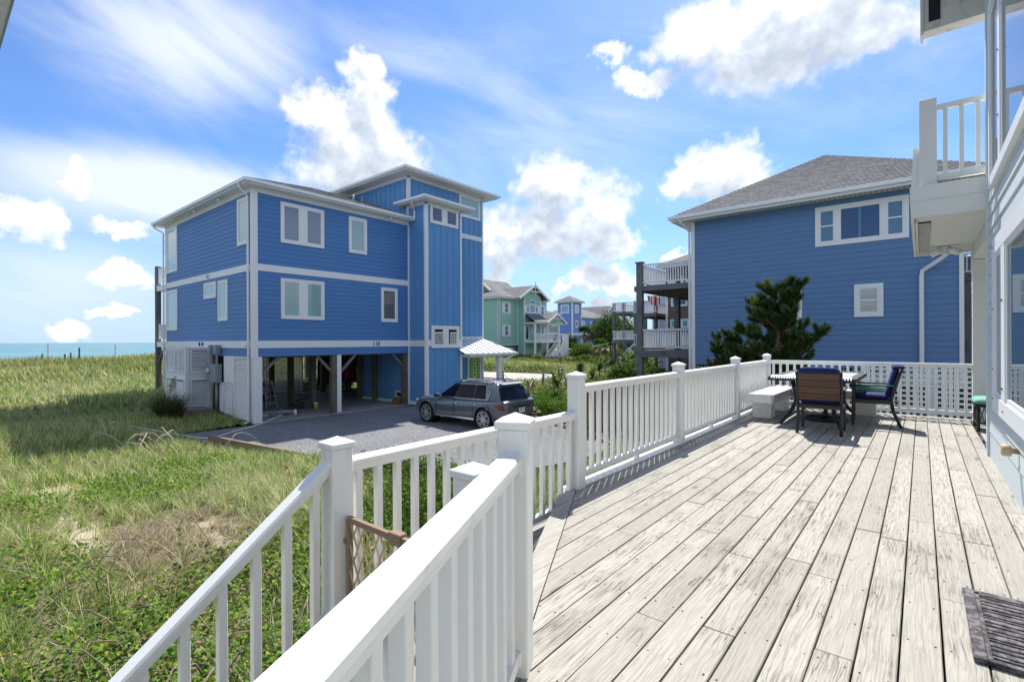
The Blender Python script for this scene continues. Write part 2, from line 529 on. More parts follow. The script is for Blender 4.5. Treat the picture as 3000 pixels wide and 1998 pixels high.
N = newmat('sandy_lot')
p = wpos(N)
n1 = N.noise(N.v('MULTIPLY', p, (0.6, 2.4, 1)), 1.4, 6.0, 0.65)
c = N.ramp(n1, [(0.3, (0.22, 0.20, 0.17)), (0.5, (0.40, 0.38, 0.35)), (0.7, (0.52, 0.50, 0.47))])
N.set(N.b.inputs['Base Color'], c)
N.b.inputs['Roughness'].default_value = 0.9
bump(N, n1, 0.5, 0.02)

N = newmat('sea_water')
p = wpos(N)
w1 = N.noise(N.v('MULTIPLY', p, (0.22, 0.075, 1)), 1.0, 6.0, 0.62)
w2 = N.noise(N.v('MULTIPLY', p, (0.05, 0.012, 1)), 1.0, 4.0, 0.6)
c = N.mix(N.rng(w2, 0.35, 0.68), (0.065, 0.185, 0.225), (0.115, 0.275, 0.30))
c = N.mix(N.rng(w1, 0.66, 0.72), c, (0.70, 0.76, 0.78))
N.set(N.b.inputs['Base Color'], c)
N.b.inputs['Roughness'].default_value = 0.35
N.b.inputs['Specular IOR Level'].default_value = 0.25
bump(N, N.m('ADD', w1, w2), 0.9, 0.5)

# the house-front boot mat
N = newmat('mat_rubber')
p = wpos(N)
c = N.mix(N.rng(N.noise(p, 26.0, 5.0, 0.7), 0.42, 0.62), (0.018, 0.016, 0.018), (0.15, 0.135, 0.15))
N.set(N.b.inputs['Base Color'], c)
N.b.inputs['Roughness'].default_value = 0.75
bump(N, N.noise(p, 120.0, 3.0, 0.6), 0.4, 0.003)

N = newmat('flag_cloth')
s = N.sep(N.node('ShaderNodeTexCoord').outputs['Generated'])
w = N.m('FRACT', N.m('MULTIPLY', s[0], 4.0))
N.set(N.b.inputs['Base Color'], N.mix(N.m('GREATER_THAN', w, 0.5), (0.62, 0.03, 0.06), (0.78, 0.76, 0.75)))
N.b.inputs['Roughness'].default_value = 0.8

# ------------------------------------------------------------------ builders
ORIGIN = {}


def tag(o, label=None, cat=None, group=None, kind=None):
    if label: o['label'] = label
    if cat: o['category'] = cat
    if group: o['group'] = group
    if kind: o['kind'] = kind
    return o


def thing(name, label, cat, loc=(0, 0, 0), rotz=0.0, group=None):
    o = bpy.data.objects.new(name, None)
    o.empty_display_size = 0.2
    COL.objects.link(o)
    o.location = loc
    o.rotation_euler = (0, 0, rotz)
    ORIGIN[o] = Vector(loc) if abs(rotz) < 1e-9 else None
    return tag(o, label, cat, group)


class Face:
    """a vertical working plane: origin, direction along it, outward normal"""
    def __init__(self, o, u, n, z=0.0):
        self.o = Vector((o[0], o[1], z)); self.u = Vector((*u, 0)).normalized(); self.n = Vector((*n, 0)).normalized()

    def p(self, u, z, n=0.0):
        return self.o + self.u * u + self.n * n + Vector((0, 0, z))


class B:
    def __init__(self):
        self.v = []; self.f = []

    def hexa(self, pts):
        """8 points: bottom 4 ccw, top 4 ccw"""
        i = len(self.v)
        self.v += [tuple(q) for q in pts]
        self.f += [(i, i + 3, i + 2, i + 1), (i + 4, i + 5, i + 6, i + 7)]
        for k in range(4):
            j = (k + 1) % 4
            self.f.append((i + k, i + j, i + 4 + j, i + 4 + k))
        return self

    def box(self, x0, x1, y0, y1, z0, z1):
        x0, x1 = min(x0, x1), max(x0, x1); y0, y1 = min(y0, y1), max(y0, y1); z0, z1 = min(z0, z1), max(z0, z1)
        return self.hexa([(x0, y0, z0), (x1, y0, z0), (x1, y1, z0), (x0, y1, z0), (x0, y0, z1), (x1, y0, z1), (x1, y1, z1), (x0, y1, z1)])

    def fbox(self, F, u0, u1, z0, z1, n0, n1):
        return self.hexa([F.p(u0, z0, n1), F.p(u1, z0, n1), F.p(u1, z0, n0), F.p(u0, z0, n0),
                          F.p(u0, z1, n1), F.p(u1, z1, n1), F.p(u1, z1, n0), F.p(u0, z1, n0)])

    def cbox(self, x0, x1, y0, y1, z0, z1, b):
        """box with chamfered edges"""
        i = len(self.v)
        xs, ys, zs = (x0, x1), (y0, y1), (z0, z1)
        idx = {}
        for a in (0, 1):
            for c in (0, 1):
                for d in (0, 1):
                    sx, sy, sz = (1, -1)[a], (1, -1)[c], (1, -1)[d]
                    for ax in range(3):
                        o = [sx * b, sy * b, sz * b]; o[ax] = 0
                        idx[(a, c, d, ax)] = len(self.v)
                        self.v.append((xs[a] + o[0], ys[c] + o[1], zs[d] + o[2]))
        q = lambda *k: tuple(idx[t] for t in k)
        for a in (0, 1):
            fx = [(a, 0, 0, 0), (a, 1, 0, 0), (a, 1, 1, 0), (a, 0, 1, 0)]
            fy = [(0, a, 0, 1), (0, a, 1, 1), (1, a, 1, 1), (1, a, 0, 1)]
            fz = [(0, 0, a, 2), (1, 0, a, 2), (1, 1, a, 2), (0, 1, a, 2)]
            for ff in (fx, fy, fz):
                self.f.append(q(*(ff if a else ff[::-1])))
        for a in (0, 1):
            for c in (0, 1):
                self.f.append(q((a, c, 0, 0), (a, c, 1, 0), (a, c, 1, 1), (a, c, 0, 1)) if (a != c) else q((a, c, 0, 1), (a, c, 1, 1), (a, c, 1, 0), (a, c, 0, 0)))
                self.f.append(q((a, 0, c, 2), (a, 1, c, 2), (a, 1, c, 0), (a, 0, c, 0)) if (a != c) else q((a, 0, c, 0), (a, 1, c, 0), (a, 1, c, 2), (a, 0, c, 2)))
                self.f.append(q((0, a, c, 1), (1, a, c, 1), (1, a, c, 2), (0, a, c, 2)) if (a != c) else q((0, a, c, 2), (1, a, c, 2), (1, a, c, 1), (0, a, c, 1)))
        for a in (0, 1):
            for c in (0, 1):
                for d in (0, 1):
                    t = [(a, c, d, 0), (a, c, d, 1), (a, c, d, 2)]
                    self.f.append(q(*(t if (a + c + d) % 2 else t[::-1])))
        return self

    def poly(self, pts):
        i = len(self.v)
        self.v += [tuple(q) for q in pts]
        self.f.append(tuple(range(i, i + len(pts))))
        return self

    def prism(self, poly, z0, z1):
        """vertical prism over a ccw polygon"""
        i = len(self.v); n = len(poly)
        self.v += [(x, y, z0) for x, y in poly] + [(x, y, z1) for x, y in poly]
        self.f += [tuple(i + k for k in range(n))[::-1], tuple(i + n + k for k in range(n))]
        for k in range(n):
            j = (k + 1) % n
            self.f.append((i + k, i + j, i + n + j, i + n + k))
        return self

    def extrude(self, poly, d):
        """planar polygon (3D points) pushed along vector d"""
        i = len(self.v); n = len(poly); d = Vector(d)
        self.v += [tuple(q) for q in poly] + [tuple(Vector(q) + d) for q in poly]
        self.f += [tuple(i + k for k in range(n))[::-1], tuple(i + n + k for k in range(n))]
        for k in range(n):
            j = (k + 1) % n
            self.f.append((i + k, i + j, i + n + j, i + n + k))
        return self

    def bar(self, a, b, w, h=None, up=(0, 0, 1)):
        """square bar from a to b: w across, h along up"""
        h = h or w
        a, b = Vector(a), Vector(b); d = (b - a).normalized(); up = Vector(up)
        s = d.cross(up)
        if s.length < 1e-4: s = d.cross(Vector((1, 0, 0)))
        s.normalize(); t = s.cross(d).normalized()
        s *= w / 2; t *= h / 2
        return self.hexa([a - s - t, a + s - t, b + s - t, b - s - t, a - s + t, a + s + t, b + s + t, b - s + t])

    def tube(self, pts, r, n=8, cap=True):
        pts = [Vector(q) for q in pts]; i = len(self.v); m = len(pts)
        rr = r if hasattr(r, '__len__') else [r] * m
        ref = None
        for k, q in enumerate(pts):
            d = (pts[min(k + 1, m - 1)] - pts[max(k - 1, 0)]).normalized()
            if ref is None:
                ref = d.orthogonal().normalized()
            else:
                ref = (ref - d * ref.dot(d)).normalized()
            s = d.cross(ref)
            for j in range(n):
                a = 2 * PI * j / n
                self.v.append(tuple(q + (ref * math.cos(a) + s * math.sin(a)) * rr[k]))
        for k in range(m - 1):
            for j in range(n):
                jj = (j + 1) % n
                self.f.append((i + k * n + j, i + k * n + jj, i + (k + 1) * n + jj, i + (k + 1) * n + j))
        if cap:
            self.f.append(tuple(i + j for j in range(n))[::-1])
            self.f.append(tuple(i + (m - 1) * n + j for j in range(n)))
        return self

    def cyl(self, a, b, r, n=16, r2=None):
        return self.tube([a, b], [r, r if r2 is None else r2], n)

    def mesh(self, name, mat, off=(0, 0, 0), smooth=False):
        me = bpy.data.meshes.new(name)
        ox, oy, oz = off
        me.from_pydata([(x - ox, y - oy, z - oz) for x, y, z in self.v], [], self.f)
        if mat: me.materials.append(MATS[mat])
        if smooth: me.polygons.foreach_set('use_smooth', [True] * len(me.polygons))
        me.update()
        return me

    def build(self, name, mat, parent=None, smooth=False, kind=None, label=None, cat=None, group=None, fix=False):
        """world coordinates in; the object's origin is its thing's origin"""
        if parent is not None:
            off = ORIGIN.get(parent)
            off = (0, 0, 0) if off is None else off
        else:
            n = len(self.v)
            zs = min(q[2] for q in self.v)
            off = (sum(q[0] for q in self.v) / n, sum(q[1] for q in self.v) / n, zs)
        me = self.mesh(name, mat, off, smooth)
        if fix:
            bm = bmesh.new(); bm.from_mesh(me)
            bmesh.ops.recalc_face_normals(bm, faces=bm.faces)
            bm.to_mesh(me); bm.free()
        o = bpy.data.objects.new(name, me)
        COL.objects.link(o)
        if parent is not None:
            o.parent = parent
            ORIGIN[o] = ORIGIN.get(parent)
        else:
            o.location = off
            ORIGIN[o] = Vector(off)
        return tag(o, label, cat, group, kind)


def piece(name, me, parent, pos, rotz=0.0, rot=None, scale=None):
    """one more object that shares mesh data; pos in world coordinates"""
    o = bpy.data.objects.new(name, me)
    COL.objects.link(o)
    o.parent = parent
    off = ORIGIN.get(parent)
    o.location = Vector(pos) - (off if off is not None else Vector((0, 0, 0)))
    o.rotation_euler = rot if rot is not None else (0, 0, rotz)
    if scale: o.scale = scale
    ORIGIN[o] = Vector(pos) if (rotz == 0 and rot is None and not scale) else None
    return o


def copy_tree(o, parent=None):
    c = o.copy()
    COL.objects.link(c)
    c.parent = parent
    for ch in list(o.children):
        copy_tree(ch, c)
    return c


def face_rot(F):
    return math.atan2(F.u.y, F.u.x)


def lap_mesh(L, expo, mat, t=0.020):
    """one lap-siding board, lower edge proud; runs along +X, faces -Y"""
    b = B()
    z1 = expo + 0.02
    b.v += [(0, -t, 0), (L, -t, 0), (L, 0.012, 0), (0, 0.012, 0), (0, -0.003, z1), (L, -0.003, z1), (L, 0.012, z1), (0, 0.012, z1)]
    b.f += [(0, 3, 2, 1), (4, 5, 6, 7), (0, 1, 5, 4), (1, 2, 6, 5), (2, 3, 7, 6), (3, 0, 4, 7)]
    return b.mesh('siding_board', mat)


LAPC = {}


def siding(F, parent, u0, u1, z0, z1, expo, mat, name='siding_board'):
    """boards from z0 up to z1; the boards face the normal of F"""
    L = round(u1 - u0, 3)
    n = max(1, round((z1 - z0) / expo))
    e = (z1 - z0) / n
    # the board mesh faces -Y for u=+X; use the side of F that fits
    flip = F.u.cross(Vector((0, 0, 1))).dot(F.n) < 0        # u x z should equal n for (-Y facing, +X)
    key = (L, round(e, 4), mat)
    if key not in LAPC: LAPC[key] = lap_mesh(L, e, mat)
    for k in range(n):
        if flip:
            piece(name, LAPC[key], parent, F.p(u1, z0 + k * e), math.atan2(-F.u.y, -F.u.x))
        else:
            piece(name, LAPC[key], parent, F.p(u0, z0 + k * e), math.atan2(F.u.y, F.u.x))


def frame_box(b, F, u0, u1, z0, z1, w, n0, n1, wb=None):
    wb = wb or w
    b.fbox(F, u0, u0 + w, z0, z1, n0, n1)
    b.fbox(F, u1 - w, u1, z0, z1, n0, n1)
    b.fbox(F, u0 + w, u1 - w, z1 - w, z1, n0, n1 - 0.002)
    b.fbox(F, u0 + w, u1 - w, z0, z0 + wb, n0, n1 - 0.002)


def window(F, parent, u0, u1, z0, z1, pane, trim='white_trim', w=0.11, cols=1, sash=True, proud=0.055, split=None, gap=0.22, hung=False, grid=None):
    """casing > sash, pane; cols panes side by side with a wide mullion"""
    b = B()
    frame_box(b, F, u0, u1, z0, z1, w, 0.0, proud)
    spans = []
    iu0, iu1 = u0 + w, u1 - w
    if split:
        edges = [iu0] + [q for s in split for q in (s - gap / 2, s + gap / 2)] + [iu1]
        spans = [(edges[2 * i], edges[2 * i + 1]) for i in range(len(split) + 1)]
        for s in split:
            b.fbox(F, s - gap / 2, s + gap / 2, z0 + w, z1 - w, 0.0, proud - 0.004)
    else:
        spans = [(iu0, iu1)]
    wn = b.build('window', trim, parent)
    for i, (a, c) in enumerate(spans):
        if sash:
            s = B(); frame_box(s, F, a, c, z0 + w, z1 - w, 0.045, 0.0, proud - 0.014)
            if hung: s.fbox(F, a + .045, c - .045, (z0 + z1) / 2 - .025, (z0 + z1) / 2 + .025, 0, proud - .010)
            if grid:
                gx, gz = grid
                for k in range(1, gx): s.fbox(F, a + (c - a) * k / gx - .012, a + (c - a) * k / gx + .012, z0 + w, z1 - w, 0, proud - .018)
                for k in range(1, gz): s.fbox(F, a, c, z0 + w + (z1 - z0 - 2 * w) * k / gz - .012, z0 + w + (z1 - z0 - 2 * w) * k / gz + .012, 0, proud - .019)
            s.build('sash', trim, wn)
        g = B(); g.fbox(F, a + 0.02, c - 0.02, z0 + w + 0.02, z1 - w - 0.02, 0.0, proud - 0.026)
        g.build('pane', pane[i] if isinstance(pane, (list, tuple)) else pane, wn)
    return wn


def roof_plane(b, e0, e1, r1, r0, course=0.14, t=0.012):
    """shingle courses on the slope e0-e1 (eave) to r0-r1 (ridge)"""
    e0, e1, r0, r1 = map(Vector, (e0, e1, r0, r1))
    nrm = (e1 - e0).cross(r0 - e0)
    if nrm.length < 1e-6: nrm = (e1 - e0).cross(r1 - e0)
    nrm.normalize()
    if nrm.z < 0: nrm = -nrm
    run = max((r0 - e0).length, (r1 - e1).length)
    mid = ((r0 + r1) / 2 - (e0 + e1) / 2).length
    n = max(2, int(mid / course))
    for k in range(n):
        a, c = k / n, (k + 1) / n
        p0 = e0.lerp(r0, a) + nrm * t; p1 = e1.lerp(r1, a) + nrm * t
        q0 = e0.lerp(r0, c); q1 = e1.lerp(r1, c)
        l0 = e0.lerp(r0, a); l1 = e1.lerp(r1, a)
        i = len(b.v)
        b.v += [tuple(x) for x in (p0, p1, q1 + nrm * .001, q0 + nrm * .001, l0 - nrm * .002, l1 - nrm * .002)]
        b.f += [(i, i + 1, i + 2, i + 3), (i + 4, i + 5, i + 1, i)]


def gutter(b, pts, w=0.12, h=0.12):
    for a, c in zip(pts[:-1], pts[1:]):
        b.bar(a, c, w, h)

# ------------------------------------------------------------------ terrain
_perm = rng.random((6, 256, 256))


def vn(x, y, scale, seed=0):
    x = np.asarray(x, float) * scale; y = np.asarray(y, float) * scale
    xi = np.floor(x).astype(int); yi = np.floor(y).astype(int)
    fx = x - xi; fy = y - yi
    fx = fx * fx * (3 - 2 * fx); fy = fy * fy * (3 - 2 * fy)
    g = _perm[seed % 6]
    a = g[xi % 256, yi % 256]; b_ = g[(xi + 1) % 256, yi % 256]; c_ = g[xi % 256, (yi + 1) % 256]; d = g[(xi + 1) % 256, (yi + 1) % 256]
    return (a * (1 - fx) + b_ * fx) * (1 - fy) + (c_ * (1 - fx) + d * fx) * fy


def fbm(x, y, scale, seed=0, oct=4):
    t = 0; amp = 0.5; tot = 0
    for k in range(oct):
        t = t + amp * vn(np.asarray(x) + 17.3 * k, np.asarray(y) - 9.1 * k, scale * 2 ** k, seed + k)
        tot += amp; amp *= 0.5
    return t / tot


def S(t, a, b):
    q = np.clip((np.asarray(t, float) - a) / (b - a), 0, 1)
    return q * q * (3 - 2 * q)


DRIVE = [(-19.85, 5.75), (-17.4, 5.95), (-14.2, 6.35), (-11.5, 6.75), (-9.2, 7.5), (-7.5, 9.0), (-6.9, 11.0), (-7.0, 13.2), (-8.6, 14.6),
         (-10.6, 15.4), (-12.6, 16.4), (-14.15, 18.95), (-15.8, 21.4), (-17.5, 23.7), (-18.9, 24.0), (-23.0, 24.2), (-23.0, 16.0), (-19.85, 15.8)]
LOT = [(-38, 30), (-25.5, 26.2), (-22.4, 29.0), (-22.6, 34.8), (-26.5, 38.2), (-30, 38.0), (-38, 37)]


def inside(px, py, poly):
    r = np.zeros(np.shape(px), bool)
    n = len(poly)
    for i in range(n):
        x0, y0 = poly[i]; x1, y1 = poly[(i + 1) % n]
        if y0 == y1: continue
        c = ((y0 > py) != (y1 > py)) & (px < (x1 - x0) * (py - y0) / (y1 - y0) + x0)
        r ^= c
    return r


def edge_dist(px, py, poly):
    best = np.full(np.shape(px), 1e9)
    n = len(poly)
    for i in range(n):
        x0, y0 = poly[i]; x1, y1 = poly[(i + 1) % n]
        dx, dy = x1 - x0, y1 - y0
        t = np.clip(((px - x0) * dx + (py - y0) * dy) / (dx * dx + dy * dy), 0, 1)
        best = np.minimum(best, np.hypot(px - x0 - t * dx, py - y0 - t * dy))
    return np.where(inside(px, py, poly), -best, best)


def ground_h(x, y):
    x = np.asarray(x, float); y = np.asarray(y, float)
    n = fbm(x, y, 0.28, 1) - 0.5
    n2 = fbm(x, y, 1.1, 2) - 0.5
    west = 0.42 * S(x, -20.5, -29) + 0.95 * S(x, -33, -47) * (0.75 + 0.6 * fbm(x, y, 0.10, 3))
    west = west + 0.25 * S(y, 6, 16) * S(x, -36, -47)
    sea = 5.2 * S(x, -57, -84)
    mound = (0.66 - 0.40 * S(x, -9.5, -15)) * S(y, 7.0, 5.2) * S(x, -0.5, -3.5)
    h = np.maximum(mound, west) + 0.16 * S(y, 24, 30)
    amp = np.clip(np.maximum(S(y, 8, 5) * S(x, -1, -4), np.maximum(S(x, -21, -25), S(y, 24, 28))), 0.0, 1)
    h = h + amp * (0.32 * n + 0.14 * n2)
    h = h + 0.5 * S(x, -38, -47) * (fbm(x, y, 0.45, 4) - 0.5)
    d = edge_dist(x, y, DRIVE)
    k = S(d, 0.25, 1.6)
    h = np.where(d < 4, h * k - 0.07 * (1 - k), h)
    d2 = edge_dist(x, y, LOT)
    k2 = S(d2, 0.2, 1.5)
    h = np.where(d2 < 3, h * k2 + 0.02 * (1 - k2), h)
    hs = (x > -30.6) & (x < -19.6) & (y > 8.2) & (y < 21.6)
    h = np.where(hs, np.minimum(h, -0.02), h)
    return h - sea


def axis(a, b, step, lo, hi):
    c = list(np.arange(a, b + 1e-6, step))
    s = step; q = c[-1]
    while q < hi:
        s *= 1.35; q += s; c.append(min(q, hi))
    s = step; q = c[0]; pre = []
    while q > lo:
        s *= 1.35; q -= s; pre.append(max(q, lo))
    return np.array(pre[::-1] + c)


gx = axis(-88, 12, 0.55, -260, 5000)
gy = axis(-14, 62, 0.55, -5000, 5000)
GX, GY = np.meshgrid(gx, gy, indexing='ij')
GZ = ground_h(GX, GY)
nx, ny = GX.shape
me = bpy.data.meshes.new('ground')
vv = np.stack([GX, GY, GZ], -1).reshape(-1, 3)
ii = np.arange(nx * ny).reshape(nx, ny)
qq = np.stack([ii[:-1, :-1], ii[1:, :-1], ii[1:, 1:], ii[:-1, 1:]], -1).reshape(-1, 4)


def np_mesh(me, vv, polys, nper, mat, smooth=False, col=None):
    me.vertices.add(len(vv)); me.vertices.foreach_set('co', np.asarray(vv, np.float32).ravel())
    flat = np.asarray(polys, np.int32).ravel()
    me.loops.add(len(flat)); me.loops.foreach_set('vertex_index', flat)
    if np.isscalar(nper):
        cnt = len(flat) // nper
        starts = np.arange(cnt, dtype=np.int32) * nper
    else:
        starts = np.concatenate([[0], np.cumsum(nper)[:-1]]).astype(np.int32); cnt = len(nper)
    me.polygons.add(cnt); me.polygons.foreach_set('loop_start', starts)
    if smooth: me.polygons.foreach_set('use_smooth', np.ones(cnt, bool))
    me.materials.append(MATS[mat])
    if col is not None:
        at = me.attributes.new('col', 'FLOAT_COLOR', 'POINT')
        c = np.ones((len(vv), 4), np.float32); c[:, :3] = col
        at.data.foreach_set('color', c.ravel())
    me.update(calc_edges=True)
    return me


np_mesh(me, vv, qq, 4, 'dune_ground', True)
GROUND = o = bpy.data.objects.new('ground', me); COL.objects.link(o); tag(o, kind='structure')

b = B(); b.poly([(-30000, -30000, -1.3), (-62, -30000, -1.3), (-62, 30000, -1.3), (-30000, 30000, -1.3)])
b.build('sea', 'sea_water', kind='structure')


def sheet(name, poly, z, mat, th=0.05):
    bm = bmesh.new()
    vs = [bm.verts.new((x, y, z)) for x, y in poly]
    f = bm.faces.new(vs)
    if f.normal.z < 0: f.normal_flip()
    bmesh.ops.triangulate(bm, faces=bm.faces)
    me = bpy.data.meshes.new(name); bm.to_mesh(me); bm.free()
    me.materials.append(MATS[mat])
    o = bpy.data.objects.new(name, me); COL.objects.link(o)
    return tag(o, kind='structure')


sheet('driveway', DRIVE, 0.0, 'gravel')
sheet('parking_lot', LOT, 0.06, 'sandy_lot')
# road of asphalt-grey gravel between the far houses
sheet('road', [(-62, 66), (-30, 60), (-10, 59), (-10, 66), (-30, 68), (-62, 76)], 0.22, 'sandy_lot')

# ------------------------------------------------------------------ house 118
H = thing('beach_house', 'bright blue two-storey house on pilings with stair tower and house number 118', 'house', (-25, 12, 0))
HX, HY = -19.9, 8.35
FR = Face((HX, HY), (0, 1), (1, 0))          # front, faces the driveway
FL = Face((HX, HY), (-1, 0), (0, -1))        # side, faces the dune
BX = -18.6                                   # lift shaft front
YT = 15.87                                   # tower side
b = B()
b.prism([(-30.23, HY), (HX, HY), (HX, YT), (-25.3, YT), (-25.3, 21.36), (-30.23, 21.36)], 2.64, 9.20)
wall = b.build('wall', 'blue_siding', H)
# tower body (its ground floor is a room), lift shaft body
b = B(); b.box(-25.3, HX, YT, 21.36, 2.64, 11.58); b.box(-24.2, HX, YT, 21.36, .03, 2.638)
tower = b.build('tower', 'blue_panel', H)
b = B(); b.box(HX, BX, 15.9, 18.32, 0.03, 10.02)
shaft = b.build('lift_shaft', 'blue_panel', H)
# boards
siding(FR, wall, 0.17, 7.50, 3.25, 5.98, 0.186, 'blue_siding')
siding(FR, wall, 0.17, 7.50, 6.25, 9.04, 0.186, 'blue_siding')
siding(FR, wall, 0.17, 7.50, 2.63, 2.96, 0.165, 'blue_siding')
siding(FL, wall, 0.17, 10.18, 3.25, 5.98, 0.186, 'blue_siding')
siding(FL, wall, 0.17, 10.18, 6.25, 9.04, 0.186, 'blue_siding')
siding(FL, wall, 0.17, 4.4, 2.63, 2.96, 0.165, 'blue_siding')
# bands and corner boards
for z0, z1 in ((2.96, 3.25), (5.98, 6.25)):
    b = B(); b.fbox(FR, 0.16, 7.52, z0, z1, 0, 0.034); b.build('band_board', 'white_trim', H)
    b = B(); b.fbox(FL, 0.16, 10.2, z0, z1, 0, 0.034); b.build('band_board', 'white_trim', H)
for F, u0, u1 in ((FR, 0.16, 7.52), (FL, 0.16, 10.2)):
    b = B(); b.fbox(F, u0, u1, 9.02, 9.20, 0, 0.036); b.build('frieze_board', 'white_trim', H)
b = B(); b.box(HX - .16, HX + .045, HY - .045, HY + .16, 2.60, 9.2); b.build('corner_board', 'white_trim', H)
b = B(); b.box(-30.26, -30.08, HY - .042, HY + .12, 0.3, 9.2); b.build('corner_board', 'white_trim', H)
b = B(); b.fbox(FR, 7.47, 7.55, 0.05, 9.1, 0, 0.05); b.build('corner_board', 'white_trim', H)
# windows
window(FR, H, 1.06, 2.94, 7.21, 8.86, 'pane_slate', split=[2.0], gap=.30)
window(FR, H, 4.14, 5.08, 7.22, 8.86, 'pane_teal')
window(FR, H, 1.06, 2.94, 4.13, 5.78, 'pane_blind_green', split=[2.0], gap=.30)
window(FR, H, 5.86, 6.81, 4.14, 5.79, 'pane_blind_dark')
window(FL, H, 8.54, 10.10, 6.74, 9.0, 'pane_pale')
window(FL, H, 0.33, 1.35, 7.06, 8.92, 'pane_teal')
window(FL, H, 8.54, 10.10, 3.80, 5.84, 'pane_pale')
window(FL, H, 3.59, 4.99, 5.13, 5.84, 'pane_pale', w=.13)
window(FL, H, 2.36, 3.37, 4.10, 5.82, 'pane_pale')
# dryer vent and lamps under the band
b = B(); b.fbox(FL, 4.33, 4.52, 6.03, 6.18, .03, .10); b.build('vent_hood', 'white_trim', H)
for k in range(3):
    b = B(); b.fbox(FL, 4.35, 4.50, 6.05 + .045 * k, 6.07 + .045 * k, .10, .112); b.build('vent_slat', 'dark_void', H)
for u in (5.0, 5.38):
    b = B(); b.fbox(FL, u, u + .26, 3.02, 3.22, .03, .06); v_ = b.build('vent_frame', 'white_trim', H)
    b = B(); b.fbox(FL, u + .03, u + .23, 3.04, 3.20, .05, .064); b.build('opening', 'dark_void', v_)


def lamp_can(name, at, d, parent, mat='white_trim'):
    a = Vector(at); d = Vector(d).normalized()
    b = B(); b.tube([a, a + d * .05, a + d * .06, a + d * .17], [.035, .035, .055, .06], 10)
    return b.build(name, mat, parent, smooth=True)


lamp_can('flood_lamp', FL.p(.32, 3.12, .035), (-.3, -1, -.5), H)
for u in (2.6, 5.4):
    lamp_can('eave_lamp', FL.p(u, 9.20, .22), (.3, -.6, -1), H)
lamp_can('eave_lamp', FR.p(6.2, 9.20, .25), (.6, .3, -1), H)


def board_batten(F, parent, us, z0, z1, w=0.05, t=0.022, mat='blue_panel', name='batten'):
    key = ('bat', round(z1 - z0, 3), w, mat)
    if key not in LAPC:
        b = B(); b.box(-w / 2, w / 2, -t, 0.004, 0, z1 - z0); LAPC[key] = b.mesh('batten', mat)
    flip = F.u.cross(Vector((0, 0, 1))).dot(F.n) < 0
    r = math.atan2(-F.u.y, -F.u.x) if flip else math.atan2(F.u.y, F.u.x)
    for u in us:
        piece(name, LAPC[key], parent, F.p(u, z0), r)


FT = Face((HX, YT), (0, 1), (1, 0))          # tower front
FTS = Face((HX, YT), (-1, 0), (0, -1))       # tower side above the roof
FB = Face((BX, 15.9), (0, 1), (1, 0))        # shaft front
FBS = Face((BX, 15.9), (-1, 0), (0, -1))     # shaft side
board_batten(FT, tower, [.30 + .41 * k for k in range(9)], 9.5, 11.42)
board_batten(FT, tower, [3.95, 4.36, 4.77, 5.18, 5.40], 9.28, 10.15)
board_batten(FT, tower, [3.95, 4.36, 4.77, 5.18, 5.40], 3.46, 9.0)
board_batten(FT, tower, [3.80, 5.30], 0.1, 2.4)
board_batten(FTS, tower, [.25 + .41 * k for k in range(13)], 9.2, 11.42)
board_batten(FB, shaft, [.56, 1.0, 1.44, 1.88, 2.28], 3.26, 9.02)
board_batten(FB, shaft, [.56, 1.0, 1.44, 1.88], .3, 2.95)
board_batten(FB, shaft, [.12, 2.30], 9.03, 9.85)
board_batten(FBS, shaft, [.42, .86], 3.26, 9.85)
board_batten(FBS, shaft, [.42, .86], .3, 2.95)
# tower trim
for args in ((FT, 0.0, .12, 9.3, 11.45), (FT, 5.38, 5.50, 0.05, 11.45), (FB, 0, .13, .05, 9.9), (FB, 2.30, 2.42, .05, 9.9), (FTS, 0.0, .10, 9.25, 11.45)):
    b = B(); b.fbox(args[0], args[1], args[2], args[3], args[4], 0, 0.04); b.build('corner_board', 'white_trim', tower)
b = B(); b.fbox(FBS, 0, .10, .05, 9.9, 0, 0.042); b.build('corner_board', 'white_trim', shaft)
b = B(); b.fbox(FT, 2.5, 5.38, 9.01, 9.26, 0, .036); b.build('band_board', 'white_trim', tower)
b = B(); b.fbox(FT, 2.5, 5.38, 3.28, 3.46, 0, .036); b.build('band_board', 'white_trim', tower)
b = B(); b.fbox(FB, .13, 2.3, 2.96, 3.25, 0, .036); b.build('band_board', 'white_trim', shaft)
b = B(); b.fbox(FBS, .10, 1.28, 2.96, 3.25, 0, .036); b.build('band_board', 'white_trim', shaft)
b = B(); b.fbox(FBS, .10, 1.28, .05, .22, 0, .03); b.fbox(FB, .13, 2.3, .05, .22, 0, .03); b.build('base_board', 'white_trim', shaft)
b = B(); b.fbox(FT, .12, 5.38, 11.42, 11.58, 0, .036); b.fbox(FTS, .1, 5.4, 11.42, 11.58, 0, .036); b.build('frieze_board', 'white_trim', tower)
b = B(); b.fbox(FB, .13, 2.3, 9.88, 10.02, 0, .036); b.fbox(FBS, .1, 1.28, 9.88, 10.02, 0, .036); b.build('frieze_board', 'white_trim', shaft)
window(FT, H, 3.55, 5.24, 10.2, 11.46, 'pane_teal')
window(FB, H, .27, 2.16, 9.03, 9.97, 'pane_navy', split=[1.215], gap=.30)
window(FB, H, .31, 2.19, 2.87, 3.98, 'pane_dark', split=[1.25], gap=.30, w=.14, proud=.075)
